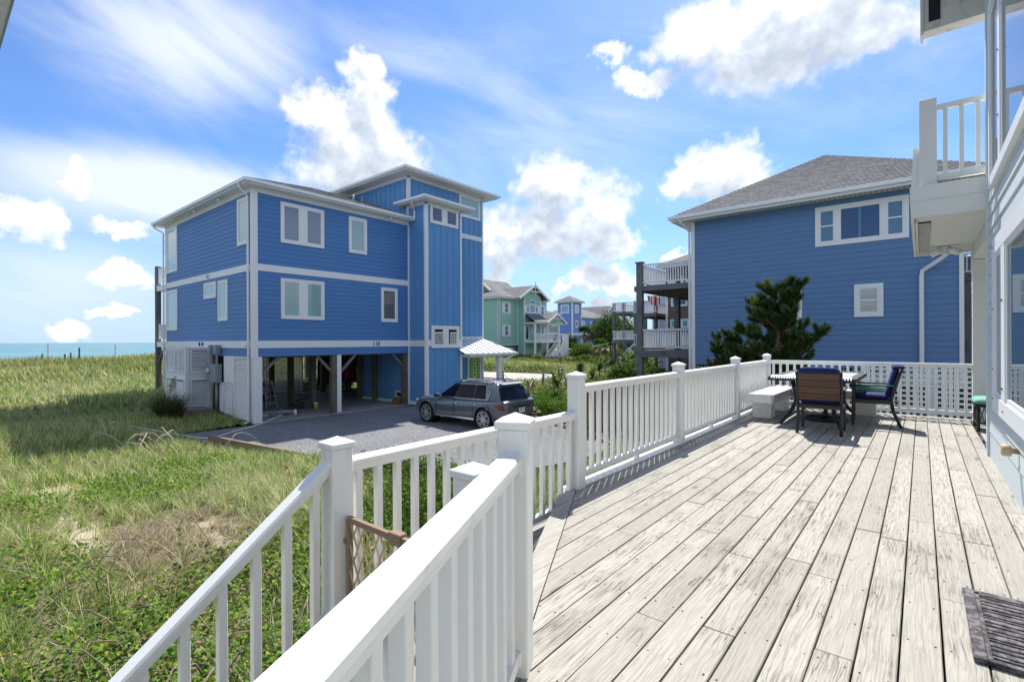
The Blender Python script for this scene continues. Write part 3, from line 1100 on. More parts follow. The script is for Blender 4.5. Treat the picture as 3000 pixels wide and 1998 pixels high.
# folding chairs seen through the low window stand on its sill inside: white slats behind the glass
for u0, u1, tilt in ((.50, .98, .12), (1.56, 1.98, 0.0)):
    for k in range(7):
        u = u0 + (u1 - u0) * k / 6
        b = B(); b.bar(FB.p(u, 3.05, .052), FB.p(u + tilt * .5, 3.62 - .03 * abs(k - 3) * .5, .052), .03, .006, up=(1, 0, 0))
        b.build('chair_slat', 'white_trim', shaft)
    b = B(); b.bar(FB.p(u0 - .02, 3.62, .054), FB.p(u1 + tilt * .5 + .02, 3.64, .054), .07, .008, up=(1, 0, 0)); b.build('chair_rail', 'white_trim', shaft)


# roofs -----------------------------------------------------------------
def eave(parent, x0, x1, y0, y1, zt, over, mat='white_trim', soffit='soffit_white', th=0.16, sides='SEWN'):
    """flat soffit with fascia and gutter round a rectangle given by its walls"""
    X0, X1, Y0, Y1 = x0 - over, x1 + over, y0 - over, y1 + over
    b = B(); b.box(X0 + .02, X1 - .02, Y0 + .02, Y1 - .02, zt, zt + .02); b.build('soffit', soffit, parent)
    b = B(); b.box(X0, X1, Y0 - .0, Y0 + .03, zt - .012, zt + th); b.box(X0, X1, Y1 - .03, Y1, zt - .012, zt + th)
    b.box(X0, X0 + .03, Y0 + .03, Y1 - .03, zt - .012, zt + th); b.box(X1 - .03, X1, Y0 + .03, Y1 - .03, zt - .012, zt + th)
    b.build('fascia', mat, parent)
    g = B(); zz = zt + th - .04
    g.box(X0 - .11, X1 + .11, Y0 - .11, Y0 - .004, zz - .07, zz + .05)
    g.box(X1 + .004, X1 + .108, Y0 - .004, Y1 + .11, zz - .068, zz + .049)
    g.box(X0 - .108, X0 - .004, Y0 - .004, Y1 + .11, zz - .068, zz + .049)
    g.build('gutter', mat, parent)
    return X0 - .06, X1 + .06, Y0 - .06, Y1 + .06, zt + th + .015


def hip(parent, rect, pitch, mat, course=.14, name='shingles', ridge_axis=None, th=.014):
    X0, X1, Y0, Y1, z = rect
    w, d = X1 - X0, Y1 - Y0
    b = B()
    if d >= w:
        h = w / 2; zr = z + pitch * h; r0 = (X0 + h, Y0 + h, zr); r1 = (X0 + h, Y1 - h, zr)
        roof_plane(b, (X0, Y0, z), (X1, Y0, z), r0, r0, course, th)
        roof_plane(b, (X1, Y0, z), (X1, Y1, z), r1, r0, course, th)
        roof_plane(b, (X1, Y1, z), (X0, Y1, z), r1, r1, course, th)
        roof_plane(b, (X0, Y1, z), (X0, Y0, z), r0, r1, course, th)
    else:
        h = d / 2; zr = z + pitch * h; r0 = (X0 + h, Y0 + h, zr); r1 = (X1 - h, Y0 + h, zr)
        roof_plane(b, (X0, Y0, z), (X1, Y0, z), r1, r0, course, th)
        roof_plane(b, (X1, Y0, z), (X1, Y1, z), r1, r1, course, th)
        roof_plane(b, (X1, Y1, z), (X0, Y1, z), r0, r1, course, th)
        roof_plane(b, (X0, Y1, z), (X0, Y0, z), r0, r0, course, th)
    o = b.build(name, mat, parent, kind='stuff', fix=False)
    return o, r0, r1


# main roof: hip towards the dune, running up against the tower
X0, X1, Y0, YE, zt = -30.65, HX + .42, HY - .42, YT - .004, 9.20
b = B(); b.box(X0 + .02, X1 - .02, Y0 + .02, YE, zt, zt + .02); b.box(X0 + .02, -25.32, YE, 21.8, zt, zt + .02); b.build('soffit', 'soffit_white', H)
b = B(); b.box(X0, X1, Y0, Y0 + .03, zt - .012, zt + .16); b.box(X1 - .03, X1, Y0 + .03, YE, zt - .012, zt + .16); b.box(X0, X0 + .03, Y0 + .03, 21.8, zt - .012, zt + .16); b.build('fascia', 'white_trim', H)
b = B(); b.box(X0 - .11, X1 + .11, Y0 - .11, Y0 - .004, zt + .05, zt + .17); b.box(X1 + .004, X1 + .108, Y0 - .004, YE, zt + .052, zt + .169); b.box(X0 - .108, X0 - .004, Y0 - .004, 21.8, zt + .052, zt + .169); b.build('gutter', 'white_trim', H)
X0 -= .06; X1 += .06; Y0 -= .06; zt += .175
hw = (X1 - X0) / 2; zr = zt + .36 * hw
b = B(); r0 = (X0 + hw, Y0 + hw, zr); r1 = (X0 + hw, YE, zr)
roof_plane(b, (X0, Y0, zt), (X1, Y0, zt), r0, r0)
roof_plane(b, (X1, Y0, zt), (X1, YE, zt), r1, r0)
roof_plane(b, (X0, 21.8, zt), (X0, Y0, zt), r0, (X0 + hw, 21.8, zr))
b.build('shingles', 'shingle_brown', H, kind='stuff')
rf = eave(H, -25.3, HX, YT, 21.36, 11.58, 0.66)
hip(H, rf, 0.10, 'shingle_brown')
rf = eave(H, HX, BX, 15.9, 18.32, 10.02, 0.42)
hip(H, rf, 0.22, 'shingle_brown', .10)
# roof pipes
for p in ((-21.7, 13.9), (-22.6, 15.0)):
    zz = 9.38 + .36 * (HX + .48 - p[0])
    b = B(); b.cyl((p[0], p[1], zz - .2), (p[0], p[1], zz + .28), .05, 10); b.build('vent_pipe', 'grey_metal', H, smooth=True)


def downspout(parent, pts, w=.08, mat='white_trim'):
    b = B(); b.tube(pts, w / 2 * 1.15, 6)
    return b.build('downspout', mat, parent)


downspout(H, [(HX + .0 - .08, HY - .50, 9.26), (HX - .10, HY - .46, 9.12), (HX - .24, HY - .10, 8.86), (HX - .24, HY - .09, .12), (HX - .24, HY - .25, .05)])
downspout(H, [(-30.55, HY - .50, 9.26), (-30.50, HY - .45, 9.12), (-30.32, HY - .10, 8.86), (-30.32, HY - .10, .5)])
downspout(H, [(BX + .1 - .5, 15.9 - .50, 10.05), (BX - .5, 15.9 - .45, 9.92), (BX - .75, 15.82, 9.66), (BX - .75, 15.82, 9.2)])

# porch with standing seam roof -----------------------------------------
pe = [(HX, 19.55, 3.33), (-18.05, 18.4, 2.54), (-18.05, 21.9, 2.54), (HX, 21.36, 3.33)]
b = B()
pr = [(HX + .02, 18.34, 3.34), (HX + .02, 21.3, 3.34), (-18.0, 22.15, 2.56), (-18.0, 18.02, 2.56)]
b.poly([pr[3], pr[2], pr[1], pr[0]]); b.poly([pr[2], (HX + .02, 22.15, 2.56), pr[1]]); b.poly([pr[0], (-18.58, 18.34, 2.80), (-18.58, 18.02, 2.80), pr[3]])
b.poly([(HX + .02, 18.36, 2.555), (HX + .02, 22.15, 2.555), pr[2], pr[3]])
porch = b.build('porch_roof', 'metal_roof', H)
for k in range(9):
    y0 = 18.5 + k * .43
    t = (y0 - 18.3) / 3.85
    top = Vector(pr[0]).lerp(Vector(pr[1]), t); bot = Vector((-18.0, y0, 2.56))
    top = Vector((HX + .02, min(y0, 21.3), 3.34))
    if y0 > 21.3:
        f = (22.15 - y0) / .85
        top = Vector((-18.0 - 1.88 * f, y0, 2.56 + .78 * f))
    b = B(); b.bar(top + Vector((0, 0, .02)), bot + Vector((0, 0, .02)), .05, .05); b.build('roof_seam', 'seam_shadow_grey', porch)
b = B(); b.box(HX + .04, -18.03, 18.38, 22.1, 2.36, 2.54); b.build('porch_beam', 'white_trim', H)
b = B(); b.box(-18.02, -17.90, 18.28, 22.2, 2.44, 2.56); b.build('gutter', 'white_trim', H)
b = B(); b.cbox(-18.35, -18.13, 20.75, 20.97, 0.02, 2.36, .015); b.cbox(-18.40, -18.08, 20.70, 21.02, 2.12, 2.30, .02); b.build('porch_post', 'white_trim', H)
downspout(H, [(-17.98, 21.9, 2.46), (-17.98, 21.7, 2.36), (-18.12, 21.2, 2.16), (-18.2, 21.04, 2.05), (-18.2, 21.04, .1)], .09)
b = B(); frame_box(b, FT, 4.16, 5.28, .1, 2.34, .10, 0, .05); dr = b.build('door', 'white_trim', H)
b = B(); b.fbox(FT, 4.26, 5.18, .2, 2.24, 0, .03); dl = b.build('door_leaf', 'lime_door', dr)
for k in range(5):
    z = .42 + k * .37
    b = B(); frame_box(b, FT, 4.60, 4.84, z, z + .24, .045, .02, .046); b.build('light_frame', 'white_trim', dr)
    b = B(); b.fbox(FT, 4.64, 4.80, z + .04, z + .20, .02, .038); b.build('pane', 'pane_dark', dr)
b = B(); b.tube([FT.p(5.08, 1.1, .03), FT.p(5.08, 1.1, .08), FT.p(4.98, 1.1, .08)], .018, 8); b.build('door_handle', 'grey_metal', dr, smooth=True)

# garage under the house -------------------------------------------------
b = B(); b.box(-30.2, -19.86, 8.40, 15.86, -0.15, 0.05); b.box(-30.2, -25.32, 15.86, 21.3, -0.15, 0.05)
b.build('garage_slab', 'concrete', H)


def pile(x, y, s=.22, z1=2.63):
    b = B(); b.cbox(x - s / 2, x + s / 2, y - s / 2, y + s / 2, -.1, z1, .012)
    return b.build('pile', 'pile_wood', H)


for x, y in ((-24.6, 12.13), (-22.26, 12.05), (-28.9, 16.3), (-28.0, 12.72), (-30.05, 16.1), (-23.95, 15.70), (-22.55, 15.70), (-20.02, 11.78), (-20.06, 15.70), (-27.2, 8.6), (-24.2, 8.6)):
    pile(x, y, .24 if x > -29 else .2)
b = B(); b.cbox(HX - .30, HX + .035, HY + .0, HY + .32, .02, 2.62, .01); b.build('column', 'white_trim', H)
b = B(); b.cbox(HX - .12, HX + .03, 11.90, 12.10, .05, 2.62, .01); b.build('column', 'white_trim', H)
for a, c in (((-19.98, 8.68, 1.95), (-19.98, 9.35, 2.60)), ((-20.02, 11.72, 1.85), (-20.02, 11.0, 2.60)), ((-19.98, 12.10, 1.85), (-19.98, 12.85, 2.60)), ((-20.06, 15.66, 1.9), (-20.06, 14.95, 2.60))):
    b = B(); b.bar(a, c, .09, .14, up=(1, 0, 0)); b.build('brace', 'grey_timber', H)


def louver_panel(F, parent, u0, u1, z0, z1, pitch=.1, frame=.07, n=0.02, mat='white_louver', mid=False):
    b = B(); frame_box(b, F, u0, u1, z0, z1, frame, n - .02, n + .05)
    if mid: b.fbox(F, (u0 + u1) / 2 - .03, (u0 + u1) / 2 + .03, z0 + frame, z1 - frame, n - .02, n + .048)
    pn = b.build('louver_panel', mat, parent)
    L = round(u1 - u0 - 2 * frame + .02, 3)
    key = ('slat', L, mat)
    if key not in LAPC:
        s = B(); s.hexa([(0, -.035, 0), (L, -.035, 0), (L, -.022, 0), (0, -.022, 0), (0, .010, .075), (L, .010, .075), (L, .022, .075), (0, .022, .075)])
        LAPC[key] = s.mesh('louver_slat', mat)
    flip = F.u.cross(Vector((0, 0, 1))).dot(F.n) < 0
    r = math.atan2(-F.u.y, -F.u.x) if flip else math.atan2(F.u.y, F.u.x)
    k = z0 + frame + .01
    while k < z1 - frame - .05:
        piece('louver_slat', LAPC[key], pn, F.p((u1 - frame + .01) if flip else (u0 + frame - .01), k, n), r)
        k += pitch
    return pn


# side skirt
louver_panel(FL, H, .34, 1.70, .12, 2.62, .098)
b = B(); b.fbox(FL, 1.72, 2.74, 1.52, 2.62, -.02, .05); b.fbox(FL, 1.72, 1.84, .2, 1.52, -.02, .05); b.build('skirt_panel', 'white_trim', H)
louver_panel(FL, H, 1.86, 2.72, .2, 1.50, .098)
louver_panel(FL, H, 2.76, 3.15, .25, 1.50, .098)
b = B(); b.fbox(FL, 3.2, 4.25, .1, 2.62, -.30, -.25); b.build('skirt_panel', 'dark_void', H)  # dark sheet painting the shade of an open gap
# service enclosure standing out from the side wall
EX0, EX1, EY = -26.70, -24.20, 7.40
FE1 = Face((EX1, EY), (-1, 0), (0, -1)); FE2 = Face((EX1, EY), (0, 1), (1, 0))
louver_panel(FE1, H, .14, 1.28, 1.88, 2.92, .10, mid=True)
louver_panel(FE1, H, 1.30, 2.46, 1.88, 2.92, .10)
louver_panel(FE1, H, .14, 1.28, .35, 1.64, .10)
louver_panel(FE1, H, 1.30, 2.46, .35, 1.64, .10)
louver_panel(FE2, H, .12, .88, 1.86, 2.92, .10)
louver_panel(FE2, H, .12, .88, .35, 1.62, .10)
b = B(); b.box(EX0, EX1 + .03, EY - .03, EY + .0, 1.64, 1.88); b.box(EX1 + .0, EX1 + .032, EY, 8.34, 1.62, 1.86)
b.box(EX1 - .10, EX1 + .05, EY - .05, EY + .10, .25, 2.93); b.box(EX1 - .1, EX1 + .05, 8.28, 8.36, .25, 2.93)
b.box(EX0, EX1 + .06, EY - .06, 8.36, 2.93, 2.97); b.build('enclosure_frame', 'white_trim', H)
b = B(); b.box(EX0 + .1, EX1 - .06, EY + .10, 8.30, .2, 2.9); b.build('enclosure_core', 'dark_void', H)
# electric meter
MX = FL
b = B(); b.fbox(FL, 2.95, 4.05, 1.50, 2.28, .05, .26); mt = b.build('meter_box', 'grey_metal', H)
b = B(); b.fbox(FL, 3.00, 3.38, 1.54, 2.24, .26, .285); b.build('meter_door', 'grey_metal', mt)
b = B(); b.tube([FL.p(3.75, 1.98, .26), FL.p(3.75, 1.98, .36), FL.p(3.75, 1.98, .38)], [.13, .12, .08], 16); b.build('meter_dial', 'aluminium', mt, smooth=True)
for u in (3.18, 3.78):
    b = B(); b.cyl(FL.p(u, 2.28, .16), FL.p(u, 2.72, .16), .045, 10); b.fbox(FL, u - .11, u + .11, 2.70, 3.08, .06, .26); b.build('conduit', 'grey_metal', mt)
b = B(); b.cyl(FL.p(3.35, .25, .10), FL.p(3.35, 1.5, .10), .06, 10); b.build('conduit', 'grey_metal', mt, smooth=True)
# number plate on the band: the digits themselves
cu = bpy.data.curves.new('house_number', 'FONT'); cu.body = '118'; cu.size = 0.27; cu.extrude = 0.008; cu.space_character = 1.0
to = bpy.data.objects.new('tmp_text', cu); COL.objects.link(to)
dg = bpy.context.evaluated_depsgraph_get()
me = bpy.data.meshes.new_from_object(to.evaluated_get(dg))
bpy.data.objects.remove(to)
me.materials.clear(); me.materials.append(MATS['black_metal'])
no = bpy.data.objects.new('house_number', me); COL.objects.link(no); no.parent = H
no.location = Vector((HX + .044, 13.72, 3.01)) - ORIGIN[H]; no.rotation_euler = (PI / 2, 0, PI / 2)
# ocean-side wall under the house: louvers, an open gap, then boards with a gap below
FO = Face((-30.1, 8.5), (0, 1), (1, 0))
for u0, u1 in ((.1, 2.4), (2.45, 4.75), (4.8, 7.1)):
    louver_panel(FO, H, u0, u1, .12, 2.6, .10)
for k in range(14):
    y = 16.6 + k * .33
    b = B(); b.box(-30.12, -30.09, y, y + .315, .42, 2.6); b.build('board', 'pile_wood', H)
FI = Face((-25.28, 15.84), (1, 0), (0, -1))
b = B(); b.fbox(FI, 1.08, 5.36, .06, 2.62, 0, .02); iw = b.build('inner_wall', 'blue_panel', H)
board_batten(FI, iw, [1.5, 1.9, 2.3, 2.9, 3.35, 3.8, 4.25, 4.7], .2, 2.6, .03, .034, 'blue_panel')
b = B(); b.fbox(FI, 1.08, 5.1, .06, .20, .02, .05); b.fbox(FI, 1.06, 1.17, .1, 2.6, .02, .07); b.build('base_board', 'white_trim', H)
b = B(); frame_box(b, FI, 4.42, 4.96, .30, .66, .06, .02, .075); v_ = b.build('pet_door', 'white_trim', H)
b = B(); b.fbox(FI, 4.48, 4.90, .36, .60, .02, .045); b.build('flap', 'dark_void', v_)
b = B(); b.fbox(FI, 1.0, 1.3, 1.50, 1.72, .07, .17); b.build('junction_box', 'grey_metal', H)

b = B(); b.box(-30.1, -24.25, 21.2, 21.25, .05, 2.62); b.build('shade_wall', 'pile_wood', H)  # wall added across the open end to darken the garage
b = B(); b.box(-30.1, -20.0, 8.5, 15.8, 2.58, 2.625); b.box(-30.1, -25.4, 15.8, 21.2, 2.58, 2.625); b.build('shade_ceiling', 'pile_wood', H)  # dark box added under the floor to deepen the garage's shade
# ocean-side decks of the house
DX = -32.2
for z in (2.96, 5.98):
    b = B(); b.box(DX - .1, -30.24, 8.40, 21.2, z, z + .27); b.build('deck_beam', 'white_trim', H)
for y in (8.5, 12.7, 17, 21):
    b = B(); b.cbox(DX - .1, DX + .14, y - .12, y + .12, .2, 7.35, .01); b.build('deck_post', 'grey_timber', H)
b = B(); b.bar((DX + .1, 8.5, 2.0), (DX + 1.1, 8.5, 2.95), .10, .12, up=(0, 1, 0)); b.build('brace', 'grey_timber', H)


def rail_run(parent, a, c, zb, zt, mat='white_trim', gap=.13, bw=.035, rw=.07, rh=.05, names=('top_rail', 'bottom_rail', 'baluster')):
    """straight railing between two points: rails and each baluster"""
    a, c = Vector((*a, 0)), Vector((*c, 0)); L = (c - a).length; d = (c - a) / L
    up = Vector((0, 0, 1))
    b = B(); b.bar(a + up * zt, c + up * zt, rw, rh); b.build(names[0], mat, parent)
    b = B(); b.bar(a + up * zb, c + up * zb, rw * .8, rh); b.build(names[1], mat, parent)
    n = max(1, int(L / gap)); hh = zt - zb - rh
    key = ('bal', round(hh, 3), bw, mat)
    if key not in LAPC:
        s = B(); s.box(-bw / 2, bw / 2, -bw / 2, bw / 2, 0, hh); LAPC[key] = s.mesh('baluster', mat)
    r = math.atan2(d.y, d.x)
    for k in range(n):
        q = a + d * (L * (k + .5) / n)
        piece(names[2], LAPC[key], parent, (q.x, q.y, zb + rh / 2), r)


rail_run(H, (DX + .1, 8.5), (-30.3, 8.5), 3.40, 4.15)
rail_run(H, (DX + .1, 8.5), (-30.3, 8.5), 6.42, 7.20)

# ------------------------------------------------------------------ the near deck
DZ = 1.84                                     # deck level
LZ = 1.62                                     # landing level
PC, PE, PF, PG = (-2.48, 3.93), (-2.48, 6.45), (-2.48, 9.05), (-2.48, 11.3)
PA, PB, PD = (-1.31, 1.60), (-2.48, 1.48), (-1.49, 1.53)
DDIR = Vector((1.17, -2.33, 0)).normalized()  # the cut edge of the deck
WX = 0.62                                     # face of the near house


def cut_y(x):
    return 3.93 - (x + 2.48) * (2.33 / 1.17)


deck = thing('wooden_deck', 'bleached grey timber deck of long boards running along the near house', 'deck', (-1, 6, DZ))
pitch, wid = 0.1462, 0.1385
rd = random.Random(5)
nails = B()
x = -2.56
idx = 0
while x < 1.75:
    xc = x + wid / 2
    y_start = max(cut_y(xc), -2.6)
    if x > WX - .02: y_start = 8.12
    y_end = 11.42 + rd.uniform(-.004, .004)
    y = y_start
    first = True
    joints = []
    q = y_start + rd.uniform(0.5, 3.2)
    while q < y_end - .6:
        joints.append(q); q += rd.choice([1.2, 1.8, 2.4, 3.0, 3.66])
    ys = [y_start] + joints + [y_end]
    xw = min(x + wid, WX - .006) if x < WX - .02 else x + wid
    for k in range(len(ys) - 1):
        a, c = ys[k] + (.002 if k else 0), ys[k + 1] - .002
        dz = rd.uniform(-.0025, .0025); tx = rd.uniform(-.0012, .0012)
        b = B()
        if k == 0 and y_start > -2.5 and x < -.2:
            y0, y1 = cut_y(x) + .02, cut_y(xw) + .02
            b.hexa([(x, y0, DZ - .036), (xw, y1, DZ - .036), (xw, c, DZ - .036), (x, c, DZ - .036),
                    (x, y0, DZ + dz), (xw, y1, DZ + dz), (xw, c, DZ + dz), (x, c, DZ + dz)])
        else:
            b.cbox(x + tx, xw + tx, a, c, DZ - .036, DZ + dz, .004)
        b.build('plank', 'deck_wood', deck)
        jy = math.ceil(a / .41) * .41
        while jy < min(c, 8.0):
            for s in (.022, wid - .022):
                nails.cyl((x + s + rd.uniform(-.005, .005), jy + rd.uniform(-.012, .012), DZ + dz - .003),
                          (x + s, jy, DZ + dz + .0012), .0042, 6)
            jy += .41
    x += pitch
    idx += 1
nails.build('nails', 'cardboard', deck, kind='stuff')
# cut edge board, rim boards and joists
e0 = Vector((PC[0], PC[1], 0)); e1 = Vector((PA[0], PA[1], 0)) + DDIR * 3.0
sd = Vector((-DDIR.y, DDIR.x, 0)) * -1
b = B(); mid = (e0 + e1) / 2
b.bar(e0 + DDIR * .08 + sd * .065 + Vector((0, 0, DZ - .017)), e1 + sd * .065 + Vector((0, 0, DZ - .017)), .135, .036)
b.build('edge_board', 'deck_wood', deck)
b = B(); b.bar(e0 + sd * .02 + Vector((0, 0, DZ - .14)), e1 + sd * .02 + Vector((0, 0, DZ - .14)), .04, .20); b.build('rim_board', 'grey_beam', deck)
b = B(); b.box(-2.60, -2.565, 3.8, 11.45, DZ - .27, DZ - .006); b.build('rim_board', 'white_trim', deck)
b = B(); b.box(-2.60, 1.8, 11.43, 11.465, DZ - .27, DZ - .006); b.build('rim_board', 'white_trim', deck)
for k in range(22):
    y = -2.0 + k * .615
    x0 = -2.55 if y > 4.0 else max(-2.5, -2.48 + (3.93 - y) * (1.17 / 2.33) + .05)
    b = B(); b.box(x0, WX - .02, y, y + .045, DZ - .24, DZ - .038); b.build('joist', 'pile_wood', deck)
for px, py in ((-2.4, 4.1), (-2.4, 7.6), (-2.4, 11.2), (0.3, 4.1), (0.3, 7.6), (0.3, 11.2), (-.9, 1.2)):
    b = B(); b.box(px - .09, px + .09, py - .09, py + .09, -.1, DZ - .245); b.build('support_post', 'pile_wood', deck)

# landing one step down, with the stair that leaves it
land = thing('stair_landing', 'small grey timber landing one step below the deck with stairs going down', 'stairs', (-2, 2, LZ))
x = -2.54
while x < -1.25:
    y1 = cut_y(x + wid) - .005
    b = B(); b.hexa([(x, 1.44, LZ - .036), (x + wid, 1.44, LZ - .036), (x + wid, y1, LZ - .036), (x, cut_y(x) - .005, LZ - .036),
                     (x, 1.44, LZ), (x + wid, 1.44, LZ), (x + wid, y1, LZ), (x, cut_y(x) - .005, LZ)])
    b.build('plank', 'deck_wood', land)
    x += pitch
b = B(); b.box(-2.58, -2.545, 1.4, 3.9, LZ - .25, LZ - .005); b.box(-2.545, -1.4, 1.40, 1.435, LZ - .25, LZ - .005); b.build('rim_board', 'grey_beam', land)
for k in range(6):
    z = LZ - .2 * (k + 1); y = 1.40 - .265 * k
    b = B(); b.cbox(-2.44, -1.52, y - .29, y, z - .04, z, .004); b.build('tread', 'deck_wood', land)
for x in (-2.47, -1.53):
    b = B(); b.extrude([(x, 1.40, LZ - .02), (x, 1.40, LZ - .32), (x, -.35, LZ - .32 - 1.32), (x, -.35, LZ - .04 - 1.32)], (.035, 0, 0)); b.build('stringer', 'grey_timber', land)


# railings ---------------------------------------------------------------
def cap_mesh(s):
    b = B(); h = s / 2
    b.cbox(-h, h, -h, h, 0, .032, .004)
    i = len(b.v); k = h - .004
    b.v += [(-k, -k, .031), (k, -k, .031), (k, k, .031), (-k, k, .031), (0, 0, .062)]
    b.f += [(i, i + 1, i + 4), (i + 1, i + 2, i + 4), (i + 2, i + 3, i + 4), (i + 3, i, i + 4)]
    return b.mesh('cap', 'white_rail')


CAPM = cap_mesh(.146)


def post(parent, xy, z0, z1, rot=0.0, s=.125):
    key = ('post', round(z1 - z0, 3))
    if key not in LAPC:
        b = B(); h = s / 2; b.cbox(-h, h, -h, h, 0, z1 - z0, .006); b.cbox(-h - .006, h + .006, -h - .006, h + .006, .001, .02, .004)
        LAPC[key] = b.mesh('post', 'white_rail')
    p = piece('post', LAPC[key], parent, (xy[0], xy[1], z0), rot)
    ORIGIN[p] = None
    c = bpy.data.objects.new('cap', CAPM); COL.objects.link(c); c.parent = p; c.location = (0, 0, z1 - z0 + .0005)
    return p


def rail_section(L, drop=0.0):
    """profile of the moulded top rail, along +X from 0 to L, top at z=0"""
    prof = [(-.030, -.075), (.030, -.075), (.034, -.040), (.046, -.034), (.046, -.012), (.036, 0.0), (-.036, 0.0), (-.046, -.012), (-.046, -.034), (-.034, -.040)]
    b = B(); n = len(prof)
    b.v += [(0, y, z) for y, z in prof] + [(L, y, z - drop) for y, z in prof]
    b.f += [tuple(range(n))[::-1], tuple(range(n, 2 * n))]
    for k in range(n):
        j = (k + 1) % n; b.f.append((k, j, n + j, n + k))
    return b


def white_rail(parent, a, c, zt, zb, slope=0.0, gap=.138, bw=.040, trim=.0625, block=True):
    """a to c between post centres; slope = drop per metre towards c"""
    a, c = Vector((*a, 0)), Vector((*c, 0)); d = (c - a); L0 = d.length; d /= L0
    a2 = a + d * trim; L = L0 - 2 * trim; r = math.atan2(d.y, d.x)
    t = rail_section(L, slope * L)
    m = t.mesh('top_rail', 'white_rail', (0, 0, 0))
    piece('top_rail', m, parent, (a2.x, a2.y, zt - slope * trim), r)
    bt = B(); bt.hexa([(0, -.030, -.045), (L, -.030, -.045 - slope * L), (L, .030, -.045 - slope * L), (0, .030, -.045),
                       (0, -.026, 0), (L, -.026, -slope * L), (L, .026, -slope * L), (0, .026, 0)])
    piece('bottom_rail', bt.mesh('bottom_rail', 'white_rail'), parent, (a2.x, a2.y, zb - slope * trim), r)
    n = max(1, int(round(L / gap))); hh = zt - zb - .070
    key = ('wb', round(hh, 3), bw)
    if key not in LAPC:
        s = B(); s.cbox(-bw / 2, bw / 2, -bw / 2, bw / 2, 0, hh, .003); LAPC[key] = s.mesh('baluster', 'white_rail')
    for k in range(n):
        u = L * (k + .5) / n
        q = a2 + d * u
        piece('baluster', LAPC[key], parent, (q.x, q.y, zb - slope * (u + trim) - .004), r)
    # brackets at the ends
    for u in (0.0, L):
        q = a2 + d * u
        s = B(); s.cbox(-.012, .012, -.040, .040, -.085, -.005, .003)
        piece('bracket', s.mesh('bracket', 'white_rail'), parent, (q.x, q.y, zt - slope * (u + trim)), r)
        s = B(); s.cbox(-.016, .016, -.036, .036, -.055, .006, .003)
        piece('bracket', s.mesh('bracket', 'white_rail'), parent, (q.x, q.y, zb - slope * (u + trim)), r)
    if block and not slope:
        q = a2 + d * (L / 2)
        s = B(); s.cbox(-.025, .025, -.025, .025, 0, zb - .045 - DZ, .002)
        if zb - .045 - DZ > .02: piece('foot_block', s.mesh('foot_block', 'white_rail'), parent, (q.x, q.y, DZ), r)


R1 = thing('deck_railing', 'long white railing along the outer edge of the deck beside the bench', 'railing', (-2.48, 7, DZ))
for p in (PC, PE, PF, PG):
    post(R1, p, DZ if p != PC else LZ - .1, DZ + 1.015)
for a, c in ((PC, PE), (PE, PF), (PF, PG)):
    white_rail(R1, a, c, DZ + .945, DZ + .135)
for k, (a, c) in enumerate(((PC, PE), (PE, PF), (PF, PG))):
    b = B(); b.cbox(-2.545, -2.415, a[1] + .07, c[1] - .07, DZ + .002, DZ + .028, .004); b.build('toe_board', 'white_rail', R1)
R2 = thing('end_railing', 'white railing across the far end of the deck behind the dining table', 'railing', (-1, 11.3, DZ))
white_rail(R2, PG, (0.70, 11.3), DZ + .945, DZ + .135, gap=.128, bw=.042)
white_rail(R2, (0.78, 11.3), (2.6, 11.3), DZ + .945, DZ + .135, gap=.128, bw=.042)
R3 = thing('landing_railing', 'white railing along the outer side of the low landing', 'railing', (-2.48, 2.6, LZ))
post(R3, PB, LZ - .5, LZ + 1.0)
white_rail(R3, PB, PC, LZ + .93, LZ + .12, block=False)
R4 = thing('stair_railing', 'white sloping stair railing descending over the vines beside the dune', 'railing', (-2.48, 0.5, LZ))
white_rail(R4, PB, (-2.48, -1.35), LZ + .985, LZ + .17, slope=.77, gap=.150, trim=.055)
R5 = thing('inner_stair_railing', 'white stair railing hidden behind the wide near handrail', 'railing', (-1.49, 0.5, LZ))
post(R5, PD, LZ - .5, LZ + 1.0)
white_rail(R5, PD, (-1.49, -1.30), LZ + .985, LZ + .17, slope=.77, gap=.150, trim=.055)
R6 = thing('near_railing', 'broad white railing along the cut edge of the deck ending at a capped newel', 'railing', (-1, 1, DZ))
post(R6, PA, DZ - .45, DZ + 1.0, math.atan2(DDIR.y, DDIR.x))
pe_ = (PA[0] + DDIR.x * 2.7, PA[1] + DDIR.y * 2.7)
white_rail(R6, PA, pe_, DZ + .905, DZ + .10, gap=.135, bw=.042)

# safety gate between the landing posts
G = thing('safety_gate', 'tan expanding lattice safety gate set across the top of the stairs', 'gate', (-2, 1.5, LZ))
gz0, gz1 = LZ + .08, LZ + .62
for nm, a, c in (('top_bar', (-2.40, 1.5, gz1), (-1.57, 1.5, gz1)), ('bottom_bar', (-2.40, 1.5, gz0), (-1.57, 1.5, gz0)),
                 ('stile', (-2.39, 1.5, gz0), (-2.39, 1.5, gz1)), ('stile', (-1.585, 1.5, gz0), (-1.585, 1.5, gz1))):
    b = B(); b.bar(a, c, .024, .030, up=(0, 1, 0) if nm == 'stile' else (0, 0, 1)); b.build(nm, 'tan_plastic', G)
b = B(); b.cbox(-2.02, -1.93, 1.475, 1.525, gz1 - .028, gz1 + .03, .004); b.build('clamp', 'tan_plastic', G)
for z in (LZ + .12, LZ + .5):
    b = B(); b.cyl((-2.425, 1.5, z), (-2.40, 1.5, z), .022, 12); b.build('bumper', 'tan_plastic', G)
